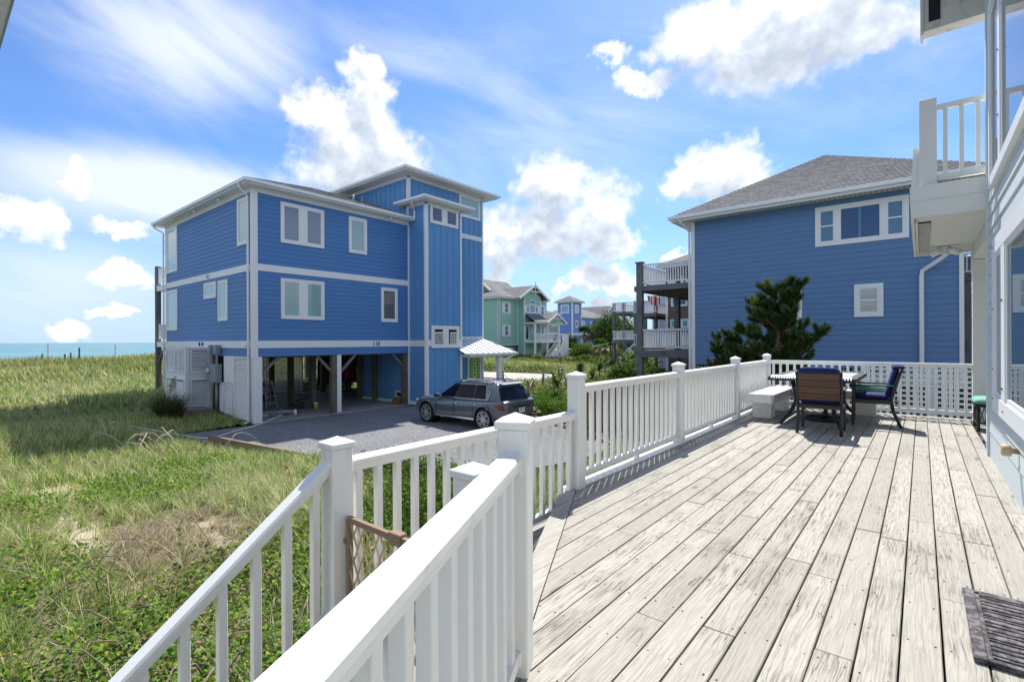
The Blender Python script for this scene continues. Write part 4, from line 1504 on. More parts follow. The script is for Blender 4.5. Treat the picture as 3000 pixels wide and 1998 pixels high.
for k in range(-8, 15):
    for s in (1, -1):
        x0 = -2.38 + k * .066; h = gz1 - gz0; run = .26 * s
        x1 = x0 + run
        pts = []
        lo, hi = -2.38, -1.60
        t0, t1 = 0.0, 1.0
        for lim in (lo, hi):
            pass
        def xt(t): return x0 + run * t
        ts = [t for t in np.linspace(0, 1, 41) if lo <= xt(t) <= hi]
        if len(ts) < 6: continue
        b = B(); b.bar((xt(ts[0]), 1.5 + .006 * s, gz0 + h * ts[0]), (xt(ts[-1]), 1.5 + .006 * s, gz0 + h * ts[-1]), .006, .008, up=(0, 1, 0))
        b.build('strand', 'tan_wood', G)

# ------------------------------------------------------------------ bench
BN = thing('deck_bench', 'white painted plank bench filling the corner of the deck railing', 'bench', (-2.2, 10, DZ))
bz = DZ + .44
for k in range(3):
    x0 = -2.40 + k * .150
    b = B(); b.cbox(x0, x0 + .145, 9.18, 11.20, bz - .036, bz + (.001 * k), .005); b.build('seat_plank', 'white_bench', BN)
for k in range(3):
    y0 = 10.74 + k * .150
    b = B(); b.cbox(-1.945, -.42, y0, y0 + .145, bz - .038, bz - .002, .005); b.build('seat_plank', 'white_bench', BN)
b = B(); b.cbox(-2.43, -1.94, 9.145, 9.178, bz - .15, bz + .001, .004); b.cbox(-1.948, -1.915, 9.18, 10.70, bz - .15, bz - .002, .004); b.cbox(-1.915, -.40, 10.70, 10.735, bz - .15, bz - .002, .004)
b.cbox(-.418, -.385, 10.735, 11.19, bz - .15, bz - .003, .004)
b.build('apron', 'white_bench', BN)
for x0, y0 in ((-2.30, 9.42), (-2.30, 10.62), (-.92, 10.80)):
    b = B(); b.cbox(x0, x0 + .30, y0, y0 + .30, DZ + .001, bz - .04, .006); b.build('leg', 'white_bench', BN)


def cushion(name, mat, parent, x0, x1, y0, y1, z0, z1, seg=10, puff=.02, label=None, cat=None, world=True, group=None):
    """soft pad: rounded edges, slightly domed"""
    b = B(); n = seg
    cx_, cy_ = (x0 + x1) / 2, (y0 + y1) / 2; hx, hy = (x1 - x0) / 2, (y1 - y0) / 2
    def ring(top):
        for i in range(n + 1):
            for j in range(n + 1):
                u, v = -1 + 2 * i / n, -1 + 2 * j / n
                e = max(abs(u), abs(v))
                k = 1 - max(0, e - .8) / .2 * .035
                d = (1 - max(0, (e - .78) / .22) ** 2.5)
                zz = (z0 + z1) / 2 + (1 if top else -1) * (z1 - z0) / 2 * (d * .9 + .1)
                if top: zz += puff * (1 - u * u) * (1 - v * v)
                b.v.append((cx_ + hx * u * k, cy_ + hy * v * k, zz))
    ring(True); ring(False)
    m = (n + 1) ** 2
    for i in range(n):
        for j in range(n):
            a = i * (n + 1) + j
            b.f.append((a, a + n + 1, a + n + 2, a + 1)); b.f.append((m + a, m + a + 1, m + a + n + 2, m + a + n + 1))
    edge = [i * (n + 1) for i in range(n + 1)] + [n * (n + 1) + j for j in range(1, n + 1)] + [i * (n + 1) + n for i in range(n - 1, -1, -1)] + [j for j in range(n - 1, 0, -1)]
    for k in range(len(edge)):
        p, q = edge[k], edge[(k + 1) % len(edge)]
        b.f.append((p, q, m + q, m + p))
    return b.build(name, mat, parent, smooth=True, label=label, cat=cat, group=group, fix=True)


cushion('seat_cushion', 'green_fabric', None, -1.0, -.44, 10.76, 11.18, bz + .003, bz + .09, label='sea-green square cushion lying on the white corner bench', cat='cushion')

# ------------------------------------------------------------------ patio chairs
def patio_chair(label):
    t = thing('patio_chair', label, 'chair', group='patio chairs at the dining table')
    ORIGIN[t] = Vector((0, 0, 0))
    w = .27
    for s in (-1, 1):
        b = B(); b.bar((s * w, .25, 0), (s * w, .24, .63), .035, .045, up=(0, 1, 0)); b.build('leg', 'black_metal', t)
        b = B(); b.tube([(s * w, -.36, 0), (s * w, -.27, .22), (s * w, -.24, .42), (s * w, -.27, .60), (s * w, -.36, .90)], .021, 8); b.build('leg', 'black_metal', t, smooth=True)
        b = B(); b.cbox(s * (w + .012) - .032, s * (w + .012) + .032, -.28, .30, .625, .650, .008); b.build('armrest', 'black_metal', t)
    b = B()
    b.bar((-w, .24, .38), (w, .24, .38), .03, .05); b.bar((-w, -.24, .38), (w, -.24, .38), .03, .05)
    b.bar((-w, -.24, .38), (-w, .24, .38), .03, .05); b.bar((w, -.24, .38), (w, .24, .38), .03, .05)
    b.build('seat_frame', 'black_metal', t)
    for k in range(5):
        y = -.20 + k * .098
        b = B(); b.cbox(-.255, .255, y, y + .085, .400, .416, .003); b.build('seat_slat', 'brown_slat', t)
    for k in range(4):
        z = .485 + k * .098; y = -.262 - (z - .5) * .27
        b = B(); b.hexa([(-.255, y - .018, z), (.255, y - .018, z), (.255, y + .004, z), (-.255, y + .004, z),
                         (-.255, y - .044, z + .092), (.255, y - .044, z + .092), (.255, y - .022, z + .092), (-.255, y - .022, z + .092)])
        b.build('back_slat', 'brown_slat', t)
    b = B(); b.bar((-w, -.355, .885), (w, -.355, .885), .03, .03); b.build('back_rail', 'black_metal', t)
    cushion('seat_pad', 'navy_fabric', t, -.255, .255, -.22, .27, .418, .49)
    # back pad, folded over the top of the back
    b = B(); n = 8
    o = cushion('back_pad', 'navy_fabric', t, -.265, .265, 0, .50, -.035, .035)
    o.rotation_euler = (math.radians(105), 0, 0)
    o.location = (0, -.185, .45)
    cushion('pad_fold', 'navy_fabric', t, -.262, .262, -.405, -.255, .885, .955, puff=.012)
    for s in (-1, 1):
        b = B(); b.tube([(s * .24, -.27, .45), (s * .29, -.33, .40), (s * .31, -.30, .33), (s * .27, -.29, .36)], .006, 5); b.build('tie', 'navy_fabric', t)
    return t


ch = patio_chair('brown slat-back patio chair with navy cushions, its back turned to the house deck')
ch['label'] = 'patio chair with brown slatted back and navy pads at the short side of the table'
ch.location = (-1.155, 8.62, DZ); ch.rotation_euler = (0, 0, math.radians(2))
c2 = copy_tree(ch)
c2['label'] = 'patio chair with navy pads pushed in sideways at the long side of the table'
c2.location = (-.62, 9.86, DZ); c2.rotation_euler = (0, 0, math.radians(94))

# ------------------------------------------------------------------ dining table
T = thing('dining_table', 'black metal patio table with slatted grey top and ridged rim', 'table', (-1.36, 9.95, DZ))
tz = DZ + .76
TX0, TX1, TY0, TY1 = -1.96, -.76, 8.98, 10.92
b = B(); b.cbox(TX0 + .06, TX1 - .06, TY0 + .06, TY1 - .06, tz - .03, tz - .012, .003); b.build('under_frame', 'black_metal', T)
k = 0
y = TY0 + .11
while y < TY1 - .15:
    b = B(); b.cbox(TX0 + .11, TX1 - .11, y, y + .072, tz - .012, tz - .001, .003); b.build('top_slat', 'aluminium', T)
    y += .082
b = B()
for a, c in (((TX0 + .05, TY0 + .05), (TX1 - .05, TY0 + .05)), ((TX1 - .05, TY0 + .05), (TX1 - .05, TY1 - .05)), ((TX1 - .05, TY1 - .05), (TX0 + .05, TY1 - .05)), ((TX0 + .05, TY1 - .05), (TX0 + .05, TY0 + .05))):
    b.bar((*a, tz - .012), (*c, tz - .012), .10, .028)
b.build('rim', 'black_metal', T)
rb = B(); rb.cbox(-.013, .013, -.04, .04, -.010, .010, .004); rm = rb.mesh('rim_bead', 'aluminium')
for k in range(30):
    xx = TX0 + .06 + k * (TX1 - TX0 - .12) / 29
    piece('rim_bead', rm, T, (xx, TY0 + .02, tz - .004), rot=(math.radians(30), 0, 0))
    piece('rim_bead', rm, T, (xx, TY1 - .02, tz - .004), rot=(math.radians(-30), 0, 0))
b = B(); frame_pts = [(TX0 + .02, TY0 + .02), (TX1 - .02, TY1 - .02)]
b.box(TX0, TX1, TY0, TY0 + .02, tz - .06, tz - .012); b.box(TX0, TX1, TY1 - .02, TY1, tz - .06, tz - .012)
b.box(TX0, TX0 + .02, TY0 + .02, TY1 - .02, tz - .06, tz - .012); b.box(TX1 - .02, TX1, TY0 + .02, TY1 - .02, tz - .06, tz - .012)
b.build('apron', 'black_metal', T)
cxm, cym = -1.36, 9.95
for sx, sy in ((-1, -1), (1, -1), (-1, 1), (1, 1)):
    pts = [(cxm + sx * .30, cym + sy * .62, tz - .05), (cxm + sx * .27, cym + sy * .60, tz - .25), (cxm + sx * .25, cym + sy * .62, tz - .42), (cxm + sx * .32, cym + sy * .80, tz - .62), (cxm + sx * .40, cym + sy * .96, DZ + .03), (cxm + sx * .41, cym + sy * .98, DZ)]
    b = B(); b.tube(pts, [.035, .032, .032, .03, .028, .035], 8); b.build('leg', 'black_metal', T, smooth=True)
b = B()
for sy in (-1, 1): b.bar((cxm - .26, cym + sy * .61, tz - .36), (cxm + .26, cym + sy * .61, tz - .36), .03, .04)
b.bar((cxm, cym - .61, tz - .36), (cxm, cym + .61, tz - .36), .03, .04); b.build('stretcher', 'black_metal', T)
# parasol base on the deck under the table
U = thing('parasol_base', 'round black openwork parasol base standing under the dining table', 'parasol base', (cxm + .1, cym - .1, DZ))
ucx, ucy = cxm + .1, cym - .1
b = B(); b.tube([(ucx + .30 * math.cos(a), ucy + .30 * math.sin(a), DZ + .03) for a in np.linspace(0, 2 * PI, 33)], .025, 8); b.build('ring', 'black_metal', U, smooth=True)
for k in range(10):
    a = k * PI / 5
    b = B(); b.bar((ucx + .05 * math.cos(a), ucy + .05 * math.sin(a), DZ + .07), (ucx + .29 * math.cos(a), ucy + .29 * math.sin(a), DZ + .035), .022, .018); b.build('spoke', 'black_metal', U)
b = B(); b.tube([(ucx, ucy, DZ + .01), (ucx, ucy, DZ + .12), (ucx, ucy, DZ + .14), (ucx, ucy, DZ + .40)], [.07, .05, .032, .032], 12); b.build('socket', 'black_metal', U, smooth=True)

# ------------------------------------------------------------------ footstool by the house corner
O = thing('footstool', 'green-cushioned black openwork footstool beside the white porch column', 'footstool', (.86, 10.3, DZ))
ox0, ox1, oy0, oy1 = .60, 1.15, 9.95, 10.62
for x_ in (ox0 + .04, ox1 - .04):
    for y_ in (oy0 + .04, oy1 - .04):
        b = B(); b.tube([(x_, y_, DZ), (x_, y_, DZ + .05), (x_, y_, DZ + .36)], [.026, .02, .022], 8); b.build('leg', 'black_metal', O, smooth=True)
b = B(); b.cbox(ox0, ox1, oy0, oy1, DZ + .36, DZ + .385, .004); b.build('seat_frame', 'black_metal', O)
for fx in (0, 1):
    xx = ox0 + .03 if fx == 0 else ox1 - .03
    yy = oy0 + .03
    for k in range(9):
        t0 = k / 9
        b = B(); b.bar((xx, oy0 + .06 + t0 * (oy1 - oy0 - .12), DZ + .13), (xx, oy0 + .12 + t0 * (oy1 - oy0 - .12), DZ + .36), .010, .016, up=(1, 0, 0)); b.build('lattice_bar', 'black_metal', O)
        b = B(); b.bar((xx + .004, oy0 + .12 + t0 * (oy1 - oy0 - .12), DZ + .13), (xx + .004, oy0 + .06 + t0 * (oy1 - oy0 - .12), DZ + .36), .010, .016, up=(1, 0, 0)); b.build('lattice_bar', 'black_metal', O)
for k in range(8):
    t0 = k / 8
    for s in (0, 1):
        b = B(); b.bar((ox0 + .05 + (t0 + (.12 if s else 0)) * .45, oy0 + .03 + .004 * s, DZ + .13), (ox0 + .05 + (t0 + (0 if s else .12)) * .45, oy0 + .03 + .004 * s, DZ + .36), .010, .016, up=(0, 1, 0)); b.build('lattice_bar', 'black_metal', O)
b = B()
for a, c in (((ox0 + .03, oy0 + .03), (ox1 - .03, oy0 + .03)), ((ox0 + .03, oy0 + .03), (ox0 + .03, oy1 - .03)), ((ox1 - .03, oy0 + .03), (ox1 - .03, oy1 - .03))):
    b.bar((*a, DZ + .12), (*c, DZ + .12), .02, .025)
b.build('lower_rail', 'black_metal', O)
cushion('seat_pad', 'green_fabric', O, ox0 - .02, ox1 + .02, oy0 - .02, oy1 + .02, DZ + .387, DZ + .47, puff=.03)

# ------------------------------------------------------------------ ribbed mat
M_ = thing('door_mat', 'worn black ribbed rubber mat lying on the deck boards', 'mat', (.4, 3.2, DZ))
mx0, mx1, my0, my1 = .165, .60, 2.84, 3.60
b = B(); b.cbox(mx0, mx1, my0, my1, DZ + .004, DZ + .018, .004); b.build('base', 'mat_rubber', M_)
b = B()
b.cbox(mx0, mx0 + .045, my0, my1, DZ + .018, DZ + .027, .003); b.cbox(mx0 + .046, mx1, my0, my0 + .03, DZ + .018, DZ + .026, .003); b.cbox(mx0 + .046, mx1, my1 - .025, my1, DZ + .018, DZ + .026, .003)
b.build('border', 'mat_rubber', M_)
y = my0 + .04
k = 0
while y < my1 - .05:
    w_ = (.018, .034, .026, .034, .014, .04)[k % 6]
    b = B(); b.cbox(mx0 + .062, mx1 - .01, y, y + w_, DZ + .016, DZ + .0265, .0025); b.build('rib', 'mat_rubber', M_)
    y += w_ + .012; k += 1

# ------------------------------------------------------------------ the near house
OH = thing('deck_house', 'pale seafoam house beside the deck with white windows and overhead balcony', 'house', (3, 4, 0))
FW = Face((WX, 8.08), (0, -1), (-1, 0))        # wall beside the deck, u runs towards the camera
b = B(); b.box(WX + .012, 8.0, -6.0, 8.08, 0.0, 7.9); ow = b.build('wall', 'seafoam_siding', OH)
siding(FW, ow, .10, 12.0, DZ + .30, 7.22, .166, 'seafoam_siding')
b = B(); b.fbox(FW, .0, 12.0, DZ - .3, DZ + .30, -.02, .012); b.build('skirt_board', 'seafoam_trim', OH)
b = B(); b.fbox(FW, -.012, .10, DZ - .1, 7.22, -.05, .034); b.build('corner_board', 'seafoam_trim', OH)
FWN = Face((WX, 8.08), (1, 0), (0, 1))
siding(FWN, ow, .02, 7.0, DZ + .0, 4.7, .166, 'seafoam_siding')
window(FW, OH, 1.04, 5.2, DZ + .64, 4.20, 'pane_mirror', w=.15, split=[1.86, 3.4], gap=.24, proud=.065)
window(FW, OH, .74, 5.2, 4.80, 6.74, 'pane_mirror', w=.10, split=[1.62, 3.4], gap=.16, proud=.065)
# screw heads of the storm-panel track on the window casing
for z, u in ((4.12, 1.12), (3.5, 1.12), (2.9, 1.12), (2.6, 1.12), (3.55, 1.86), (3.55, 1.80), (2.75, 1.86), (2.75, 1.80), (2.55, 1.9), (5.9, 1.62), (5.3, 1.6)):
    b = B(); b.cyl(FW.p(u, z, .062), FW.p(u, z, .072), .009, 8); b.build('screw_head', 'cardboard', OH)
# porch behind the corner: column, beam, balcony
b = B(); b.cbox(.655, .835, 11.21, 11.39, DZ + .001, 4.52, .006); b.build('column', 'soffit_white', OH)
b = B(); b.box(.655, .86, 8.10, 11.55, 4.525, 4.735); b.build('porch_beam', 'soffit_white', OH)
b = B(); b.box(-.06, 4.0, 8.16, 11.58, 4.74, 4.77); b.build('balcony_soffit', 'soffit_white', OH)
b = B(); b.box(-.10, WX - .03, 8.09, 8.125, 4.735, 4.945); b.box(-.11, WX - .03, 8.078, 8.115, 4.945, 5.13); b.build('balcony_fascia', 'soffit_white', OH)
b = B(); b.box(-.10, -.065, 8.125, 11.6, 4.70, 4.945); b.box(-.11, -.07, 8.115, 11.6, 4.945, 5.13); b.box(-.10, 4, 11.6, 11.63, 4.7, 5.13); b.build('balcony_fascia', 'soffit_white', OH)
b = B(); b.box(-.06, 4.0, 8.13, 11.58, 5.08, 5.12); b.build('balcony_floor', 'soffit_white', OH)
b = B(); b.box(-.03, .10, 8.45, 11.4, 4.728, 4.738); vg = b.build('vent_slot', 'dark_void', OH)
for k in range(26):
    y = 8.5 + k * .112
    b = B(); b.box(-.028, .098, y, y + .03, 4.715, 4.727); b.build('vent_slat', 'soffit_white', vg)
b = B(); b.box(-.06, -.032, 8.3, 11.5, 4.70, 4.735); b.build('soffit_trim', 'soffit_white', OH)
b = B(); b.tube([(.30, 10.9, 4.73), (.30, 10.9, 4.69)], [.07, .07], 14); lf = b.build('lamp_plate', 'soffit_white', OH, smooth=False)
for s in (-1, 1):
    lamp_can('lamp_head', (.30 + s * .03, 10.9, 4.69), (s * 1.0, -.4, -.5), lf, 'white_trim')
# balcony railing above
b = B(); b.cbox(-.015, .155, 8.13, 8.27, 5.125, 6.22, .006); b.build('balcony_post', 'soffit_white', OH)
b = B(); b.hexa([(-.10, 8.3, 5.13), (.06, 8.3, 5.13), (.06, 8.42, 5.13), (-.10, 8.42, 5.13), (-.075, 8.3, 5.68), (.05, 8.3, 5.68), (.05, 8.42, 5.68), (-.075, 8.42, 5.68)]); b.build('balcony_post', 'soffit_white', OH)
rail_run(OH, (.16, 8.2), (WX - .01, 8.2), 5.22, 6.10, 'soffit_white', .15, .042, .07, .06)
rail_run(OH, (.06, 8.45), (.06, 11.5), 5.22, 6.10, 'soffit_white', .15, .042, .07, .06)
# roof overhang above the upper window
b = B(); b.box(.03, 4.0, 8.10, 8.30, 7.06, 7.95); b.box(.0, .029, 8.08, 8.32, 7.02, 7.97); b.build('fascia', 'peeling_white', OH)
b = B(); b.box(.08, .19, 8.085, 8.098, 7.16, 7.62); b.build('vent_opening', 'dark_void', OH)
b = B(); b.box(.05, 8.0, -6, 8.4, 7.98, 8.04); b.build('roof', 'shingle_far', OH)
# wooden handle on the wall
K = B(); K.tube([FW.p(2.32, 2.28, .012), FW.p(2.32, 2.28, .05), FW.p(2.32, 2.28, .055), FW.p(2.32, 2.28, .105), FW.p(2.32, 2.28, .115)], [.025, .025, .048, .05, .035], 14)
K.build('hose_peg', 'tan_wood', OH, smooth=True)

# ------------------------------------------------------------------ neighbour house whose eave shows at the frame's corner
NH = thing('neighbour_house', 'grey house beyond the dune grass showing only its dark eave edge', 'house', (-15, -4, 0))
b = B(); b.box(-24, -9.0, -9, .45, 0.0, 8.95); b.build('wall', 'grey_wall', NH)
b = B(); b.box(-24.6, -8.4, -9.6, 1.05, 8.95, 9.0); b.build('soffit', 'soffit_white', NH)
b = B(); b.box(-24.6, -8.4, 1.05, 1.08, 8.93, 9.14); b.box(-24.6, -8.4, -9.63, -9.6, 8.93, 9.14); b.box(-8.4, -8.37, -9.6, 1.05, 8.93, 9.14); b.box(-24.63, -24.6, -9.6, 1.05, 8.93, 9.14); b.build('fascia', 'grey_metal', NH)
hip(NH, (-24.65, -8.35, -9.65, 1.12, 9.15), .35, 'shingle_far', .3)
FN = Face((-9.0, .45), (-1, 0), (0, 1))
for u in (2, 6, 10):
    window(FN, NH, u, u + 1.2, 4.2, 5.8, 'pane_dark'); window(FN, NH, u, u + 1.2, 7, 8.5, 'pane_dark')

# ------------------------------------------------------------------ slate blue house beyond the deck
RH = thing('slate_house', 'slate blue house with grey hip roof rising behind the pine shrub', 'house', (-3, 26, 0))
RY = 22.0
FS = Face((-7.84, RY), (1, 0), (0, -1))
b = B(); b.box(-7.84, 1.06, RY, 33, 2.15, 8.42); rw_ = b.build('wall', 'slate_siding', RH)
siding(FS, rw_, .14, 8.90, 2.15, 8.42, .200, 'slate_siding')
b = B(); b.fbox(FS, -.02, .14, 1.6, 8.40, 0, .05); b.build('corner_board', 'white_trim', RH)
b = B(); b.fbox(FS, 8.80, 8.92, 1.6, 8.40, 0, .05); b.build('corner_board', 'white_trim', RH)
window(FS, RH, 4.72, 7.52, 6.73, 8.22, ['pane_blind_blue', 'pane_navy', 'pane_blind_blue'], w=.14, split=[5.42, 6.82], gap=.16)
for u0, u1 in ((4.88, 5.33), (6.92, 7.36)):
    b = B(); b.fbox(FS, u0, u1, 7.45, 7.50, .03, .062); b.build('meeting_rail', 'white_trim', RH)
b = B(); b.fbox(FS, 5.5 + .58, 5.5 + .66, 6.9, 8.05, .02, .036); b.build('shutter_stile', 'pane_blind_blue', RH)
window(FS, RH, 5.94, 6.80, 4.02, 5.21, 'pane_curtain', w=.14, hung=True)
window(FS, RH, 3.29, 4.27, 3.75, 5.28, 'pane_blind_dark', w=.14, hung=True)
# soffit with slots, fascia, gutter, roof
RX0, RX1, RY0, RY1 = -8.50, 1.72, RY - .62, 33.6
b = B(); b.box(RX0, RX1, RY0, RY1, 8.42, 8.45); sf = b.build('soffit', 'soffit_white', RH)
for k in range(62):
    x_ = RX0 + .3 + k * .155
    b = B(); b.box(x_, x_ + .02, RY0 + .06, RY - .06, 8.405, 8.418); b.build('soffit_slot', 'grey_metal', sf)
b = B(); b.box(RX0, RX1, RY0 - .03, RY0, 8.40, 8.60); b.box(RX0 - .03, RX0, RY0, RY1, 8.40, 8.60); b.box(RX1, RX1 + .03, RY0, RY1, 8.4, 8.6); b.build('fascia', 'white_trim', RH)
b = B(); b.box(RX0 - .13, RX1 + .13, RY0 - .14, RY0 - .034, 8.50, 8.63); b.box(RX0 - .13, RX0 - .034, RY0 - .03, RY1, 8.501, 8.629); b.build('gutter', 'white_trim', RH)
hip(RH, (RX0 - .08, RX1 + .08, RY0 - .08, RY1 + .1, 8.62), .575, 'shingle_grey', .16, th=.024)
b = B(); b.tube([(-3.98, 24.0, 9.6), (-3.98, 24.0, 10.25)], .045, 10); b.tube([(-3.98, 24.0, 9.98), (-3.98, 24.0, 10.06)], [.16, .05], 10); b.build('vent_pipe', 'grey_metal', RH, smooth=True)
downspout(RH, [(-8.2, RY0 - .08, 8.52), (-8.1, RY0 + .02, 8.35), (-7.92, RY - .08, 8.0), (-7.92, RY - .07, 1.0)], .09)
downspout(RH, [(.66, RY - .42, 6.6), (.66, RY - .42, 6.0), (.45, RY - .3, 5.82), (.02, RY - .10, 5.52), (.0, RY - .09, 5.3), (.0, RY - .09, 1.2)], .12)
# white lattice skirt under the wall
FK = Face((-7.84, RY + .25), (1, 0), (0, -1))
for k in range(60):
    b = B(); b.fbox(FK, k * .15, k * .15 + .07, .2, 2.15, 0, .015); b.build('skirt_strip', 'lattice_shaded_white', RH)
for k in range(12):
    b = B(); b.fbox(FK, 0, 8.9, .3 + k * .15, .37 + k * .15, .016, .030); b.build('skirt_strip', 'lattice_shaded_white', RH)
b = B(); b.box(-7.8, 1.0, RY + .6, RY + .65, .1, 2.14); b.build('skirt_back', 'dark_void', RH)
# two-level timber decks on its ocean side
RD = thing('slate_house_decks', 'weathered timber decks stacked in two levels with white railings on the slate house', 'deck', (-9.3, 26, 0))
dx0, dx1, dy0, dy1 = -10.62, -7.90, 22.2, 31.5
for z0, z1 in ((2.40, 2.72), (5.55, 5.80)):
    b = B(); b.box(dx0 - .06, dx1, dy0 - .05, dy0 + .02, z0, z1); b.build('beam', 'grey_beam', RD)
    b = B(); b.box(dx0 - .06, dx0, dy0 + .02, dy1, z0, z1); b.build('beam', 'grey_timber', RD)
    k = 0
    y = dy0 + .03
    while y < dy1 - .5:
        b = B(); b.box(dx0, dx1, y, y + .30, z1 - .03, z1 + .01); b.build('deck_board', 'grey_beam', RD); y += .31
    y = dy0 + .5
    while y < dy1 - .5:
        b = B(); b.box(dx0, dx1, y, y + .05, z0 + .02, z1 - .035); b.build('joist', 'pile_wood', RD); y += .6
for x_, y_ in ((-10.44, 22.3), (-10.44, 27.0), (-10.44, 31.3), (-8.2, 27.0), (-8.2, 31.3)):
    b = B(); b.cbox(x_ - .14, x_ + .14, y_ - .14, y_ + .14, .1, 5.55 if x_ > -10 else 6.90, .012); b.build('post', 'grey_timber', RD)
b = B(); b.box(-10.62, -10.26, 22.12, 22.48, 6.90, 6.96); b.build('post_cap', 'grey_timber', RD)
for zb, zt in ((2.88, 3.70), (5.95, 6.80)):
    rail_run(RD, (-10.30, 22.3), (-7.92, 22.3), zb, zt, 'white_trim', .118, .045, .09, .06)
    rail_run(RD, (-10.44, 22.45), (-10.44, 31.2), zb, zt, 'white_trim', .15, .045, .09, .06)
b = B()
for s in (0, 1): b.bar((-8.6, 27.0 + s * .01, 1.6), (-8.2 + (-.8 if s else .8), 27.0, 2.4), .1, .12, up=(0, 1, 0))
b.build('brace', 'pile_wood', RD)
# deck furniture glimpsed on the upper level
for x_ in (-9.6, -8.7):
    t = thing('lounge_chair', 'dark lounge chair behind the upper white railing of the slate house', 'chair', (x_, 24.2, 5.82), .3, group='lounge chairs on the upper deck')
    for k in range(5):
        b = B(); b.box(-.3, .3, -.25 + k * .1, -.17 + k * .1, .38, .41); b.build('seat_slat', 'black_metal', t)
        b = B(); b.box(-.3, .3, .26 + k * .02, .29 + k * .02, .42 + k * .11, .51 + k * .11); b.build('back_slat', 'black_metal', t)
    for s in (-.28, .28):
        for y_ in (-.2, .28):
            b = B(); b.box(s - .02, s + .02, y_ - .02, y_ + .02, 0, .40); b.build('leg', 'black_metal', t)
# flag
FLG = thing('flag', 'red and white striped flag hanging under the upper timber deck', 'flag', (-11.4, 26, 5.6))
b = B(); n = 14
for i in range(n + 1):
    for j in range(7):
        u = i / n; v = j / 6
        b.v.append((-11.75 + .75 * u + .10 * v * v, 26 + .09 * math.sin(u * 9 + v * 1.5), 5.66 - (.62 - .1 * math.sin(u * 5)) * v * (0.55 + .45 * math.sin(PI * min(1, u + .12)))))
for i in range(n):
    for j in range(6):
        a = i * 7 + j; b.f.append((a, a + 7, a + 8, a + 1))
b.build('cloth', 'flag_cloth', FLG, smooth=True)
b = B(); b.tube([(-10.55, 26.0, 5.45), (-11.8, 26.0, 5.72)], .018, 8); b.build('staff', 'white_trim', FLG, smooth=True)

# ------------------------------------------------------------------ brown shingled house behind it
BH = thing('brown_house', 'brown shingled house seen between the posts of the timber decks', 'house', (-10, 40, 0))
BY = 36.0
FBH = Face((-14.75, BY), (1, 0), (0, -1))
b = B(); b.box(-14.75, -5.5, BY, 46, .2, 8.6); bw_ = b.build('wall', 'brown_shingle', BH)
rr = random.Random(3)
for k in range(20):
    z = 2.9 + k * .23
    u = .15 - rr.uniform(0, .3)
    while u < 5.5:
        w_ = rr.uniform(.28, .52)
        if u + w_ > .14:
            b = B(); b.hexa([FBH.p(max(u, .14), z, .03), FBH.p(u + w_ - .012, z, .03), FBH.p(u + w_ - .012, z, 0), FBH.p(max(u, .14), z, 0),
                             FBH.p(max(u, .14), z + .25, .008), FBH.p(u + w_ - .012, z + .25, .008), FBH.p(u + w_ - .012, z + .25, -.004), FBH.p(max(u, .14), z + .25, -.004)])
            b.build('wall_shingle', 'brown_shingle', bw_)
        u += w_
b = B(); b.fbox(FBH, -.05, .14, .3, 8.5, 0, .06); b.build('corner_board', 'white_trim', BH)
window(FBH, BH, .38, 1.6, 5.70, 6.5, 'pane_blind_blue', w=.08)
window(FBH, BH, .30, 1.72, 4.10, 4.76, 'pane_teal', w=.08, split=[1.15], gap=.14)
window(FBH, BH, 2.2, 3.4, 4.10, 5.6, 'pane_dark', w=.1)
b = B(); b.box(-15.3, -5, BY - .55, 46.5, 8.6, 8.75); b.build('fascia', 'white_trim', BH)
hip(BH, (-15.4, -4.9, BY - .6, 46.6, 8.76), .5, 'shingle_far', .2)
def timber_deck(label, x0, x1, y0, y1, levels, posts, zt, railx=True, parent_loc=None):
    t = thing('timber_deck', label, 'deck', ((x0 + x1) / 2, (y0 + y1) / 2, 0))
    for z in levels:
        b = B(); b.box(x0, x1, y0, y0 + .07, z - .27, z); b.box(x0, x0 + .07, y0 + .07, y1, z - .27, z); b.build('beam', 'grey_beam', t)
        b = B(); b.box(x0 + .07, x1, y0 + .07, y1, z - .04, z - .005); b.build('floor', 'grey_beam', t)
        rail_run(t, (x0 + .1, y0 + .1), (x1, y0 + .1), z + .12, z + .92, 'white_trim', .15, .05, .09, .07)
        rail_run(t, (x0 + .1, y0 + .2), (x0 + .1, y1), z + .12, z + .92, 'white_trim', .2, .05, .09, .07)
    for x_, y_ in posts:
        b = B(); b.box(x_ - .12, x_ + .12, y_ - .12, y_ + .12, 0, zt); b.build('post', 'grey_timber', t)
    return t
timber_deck('timber decks of the brown house, half hidden behind the nearer grey posts', -16.7, -14.8, 34.2, 42, (2.72, 5.18), ((-16.45, 34.4), (-16.45, 38), (-16.45, 41.8), (-15, 38)), 6.15)
d3 = timber_deck('far timber deck on slender posts above the yuccas with white railings and stairs', -24.2, -20.2, 45, 54, (3.20, 6.05), ((-24.0, 45.2), (-22.9, 45.2), (-24.0, 50), (-22.9, 50), (-20.6, 45.2)), 7.0)
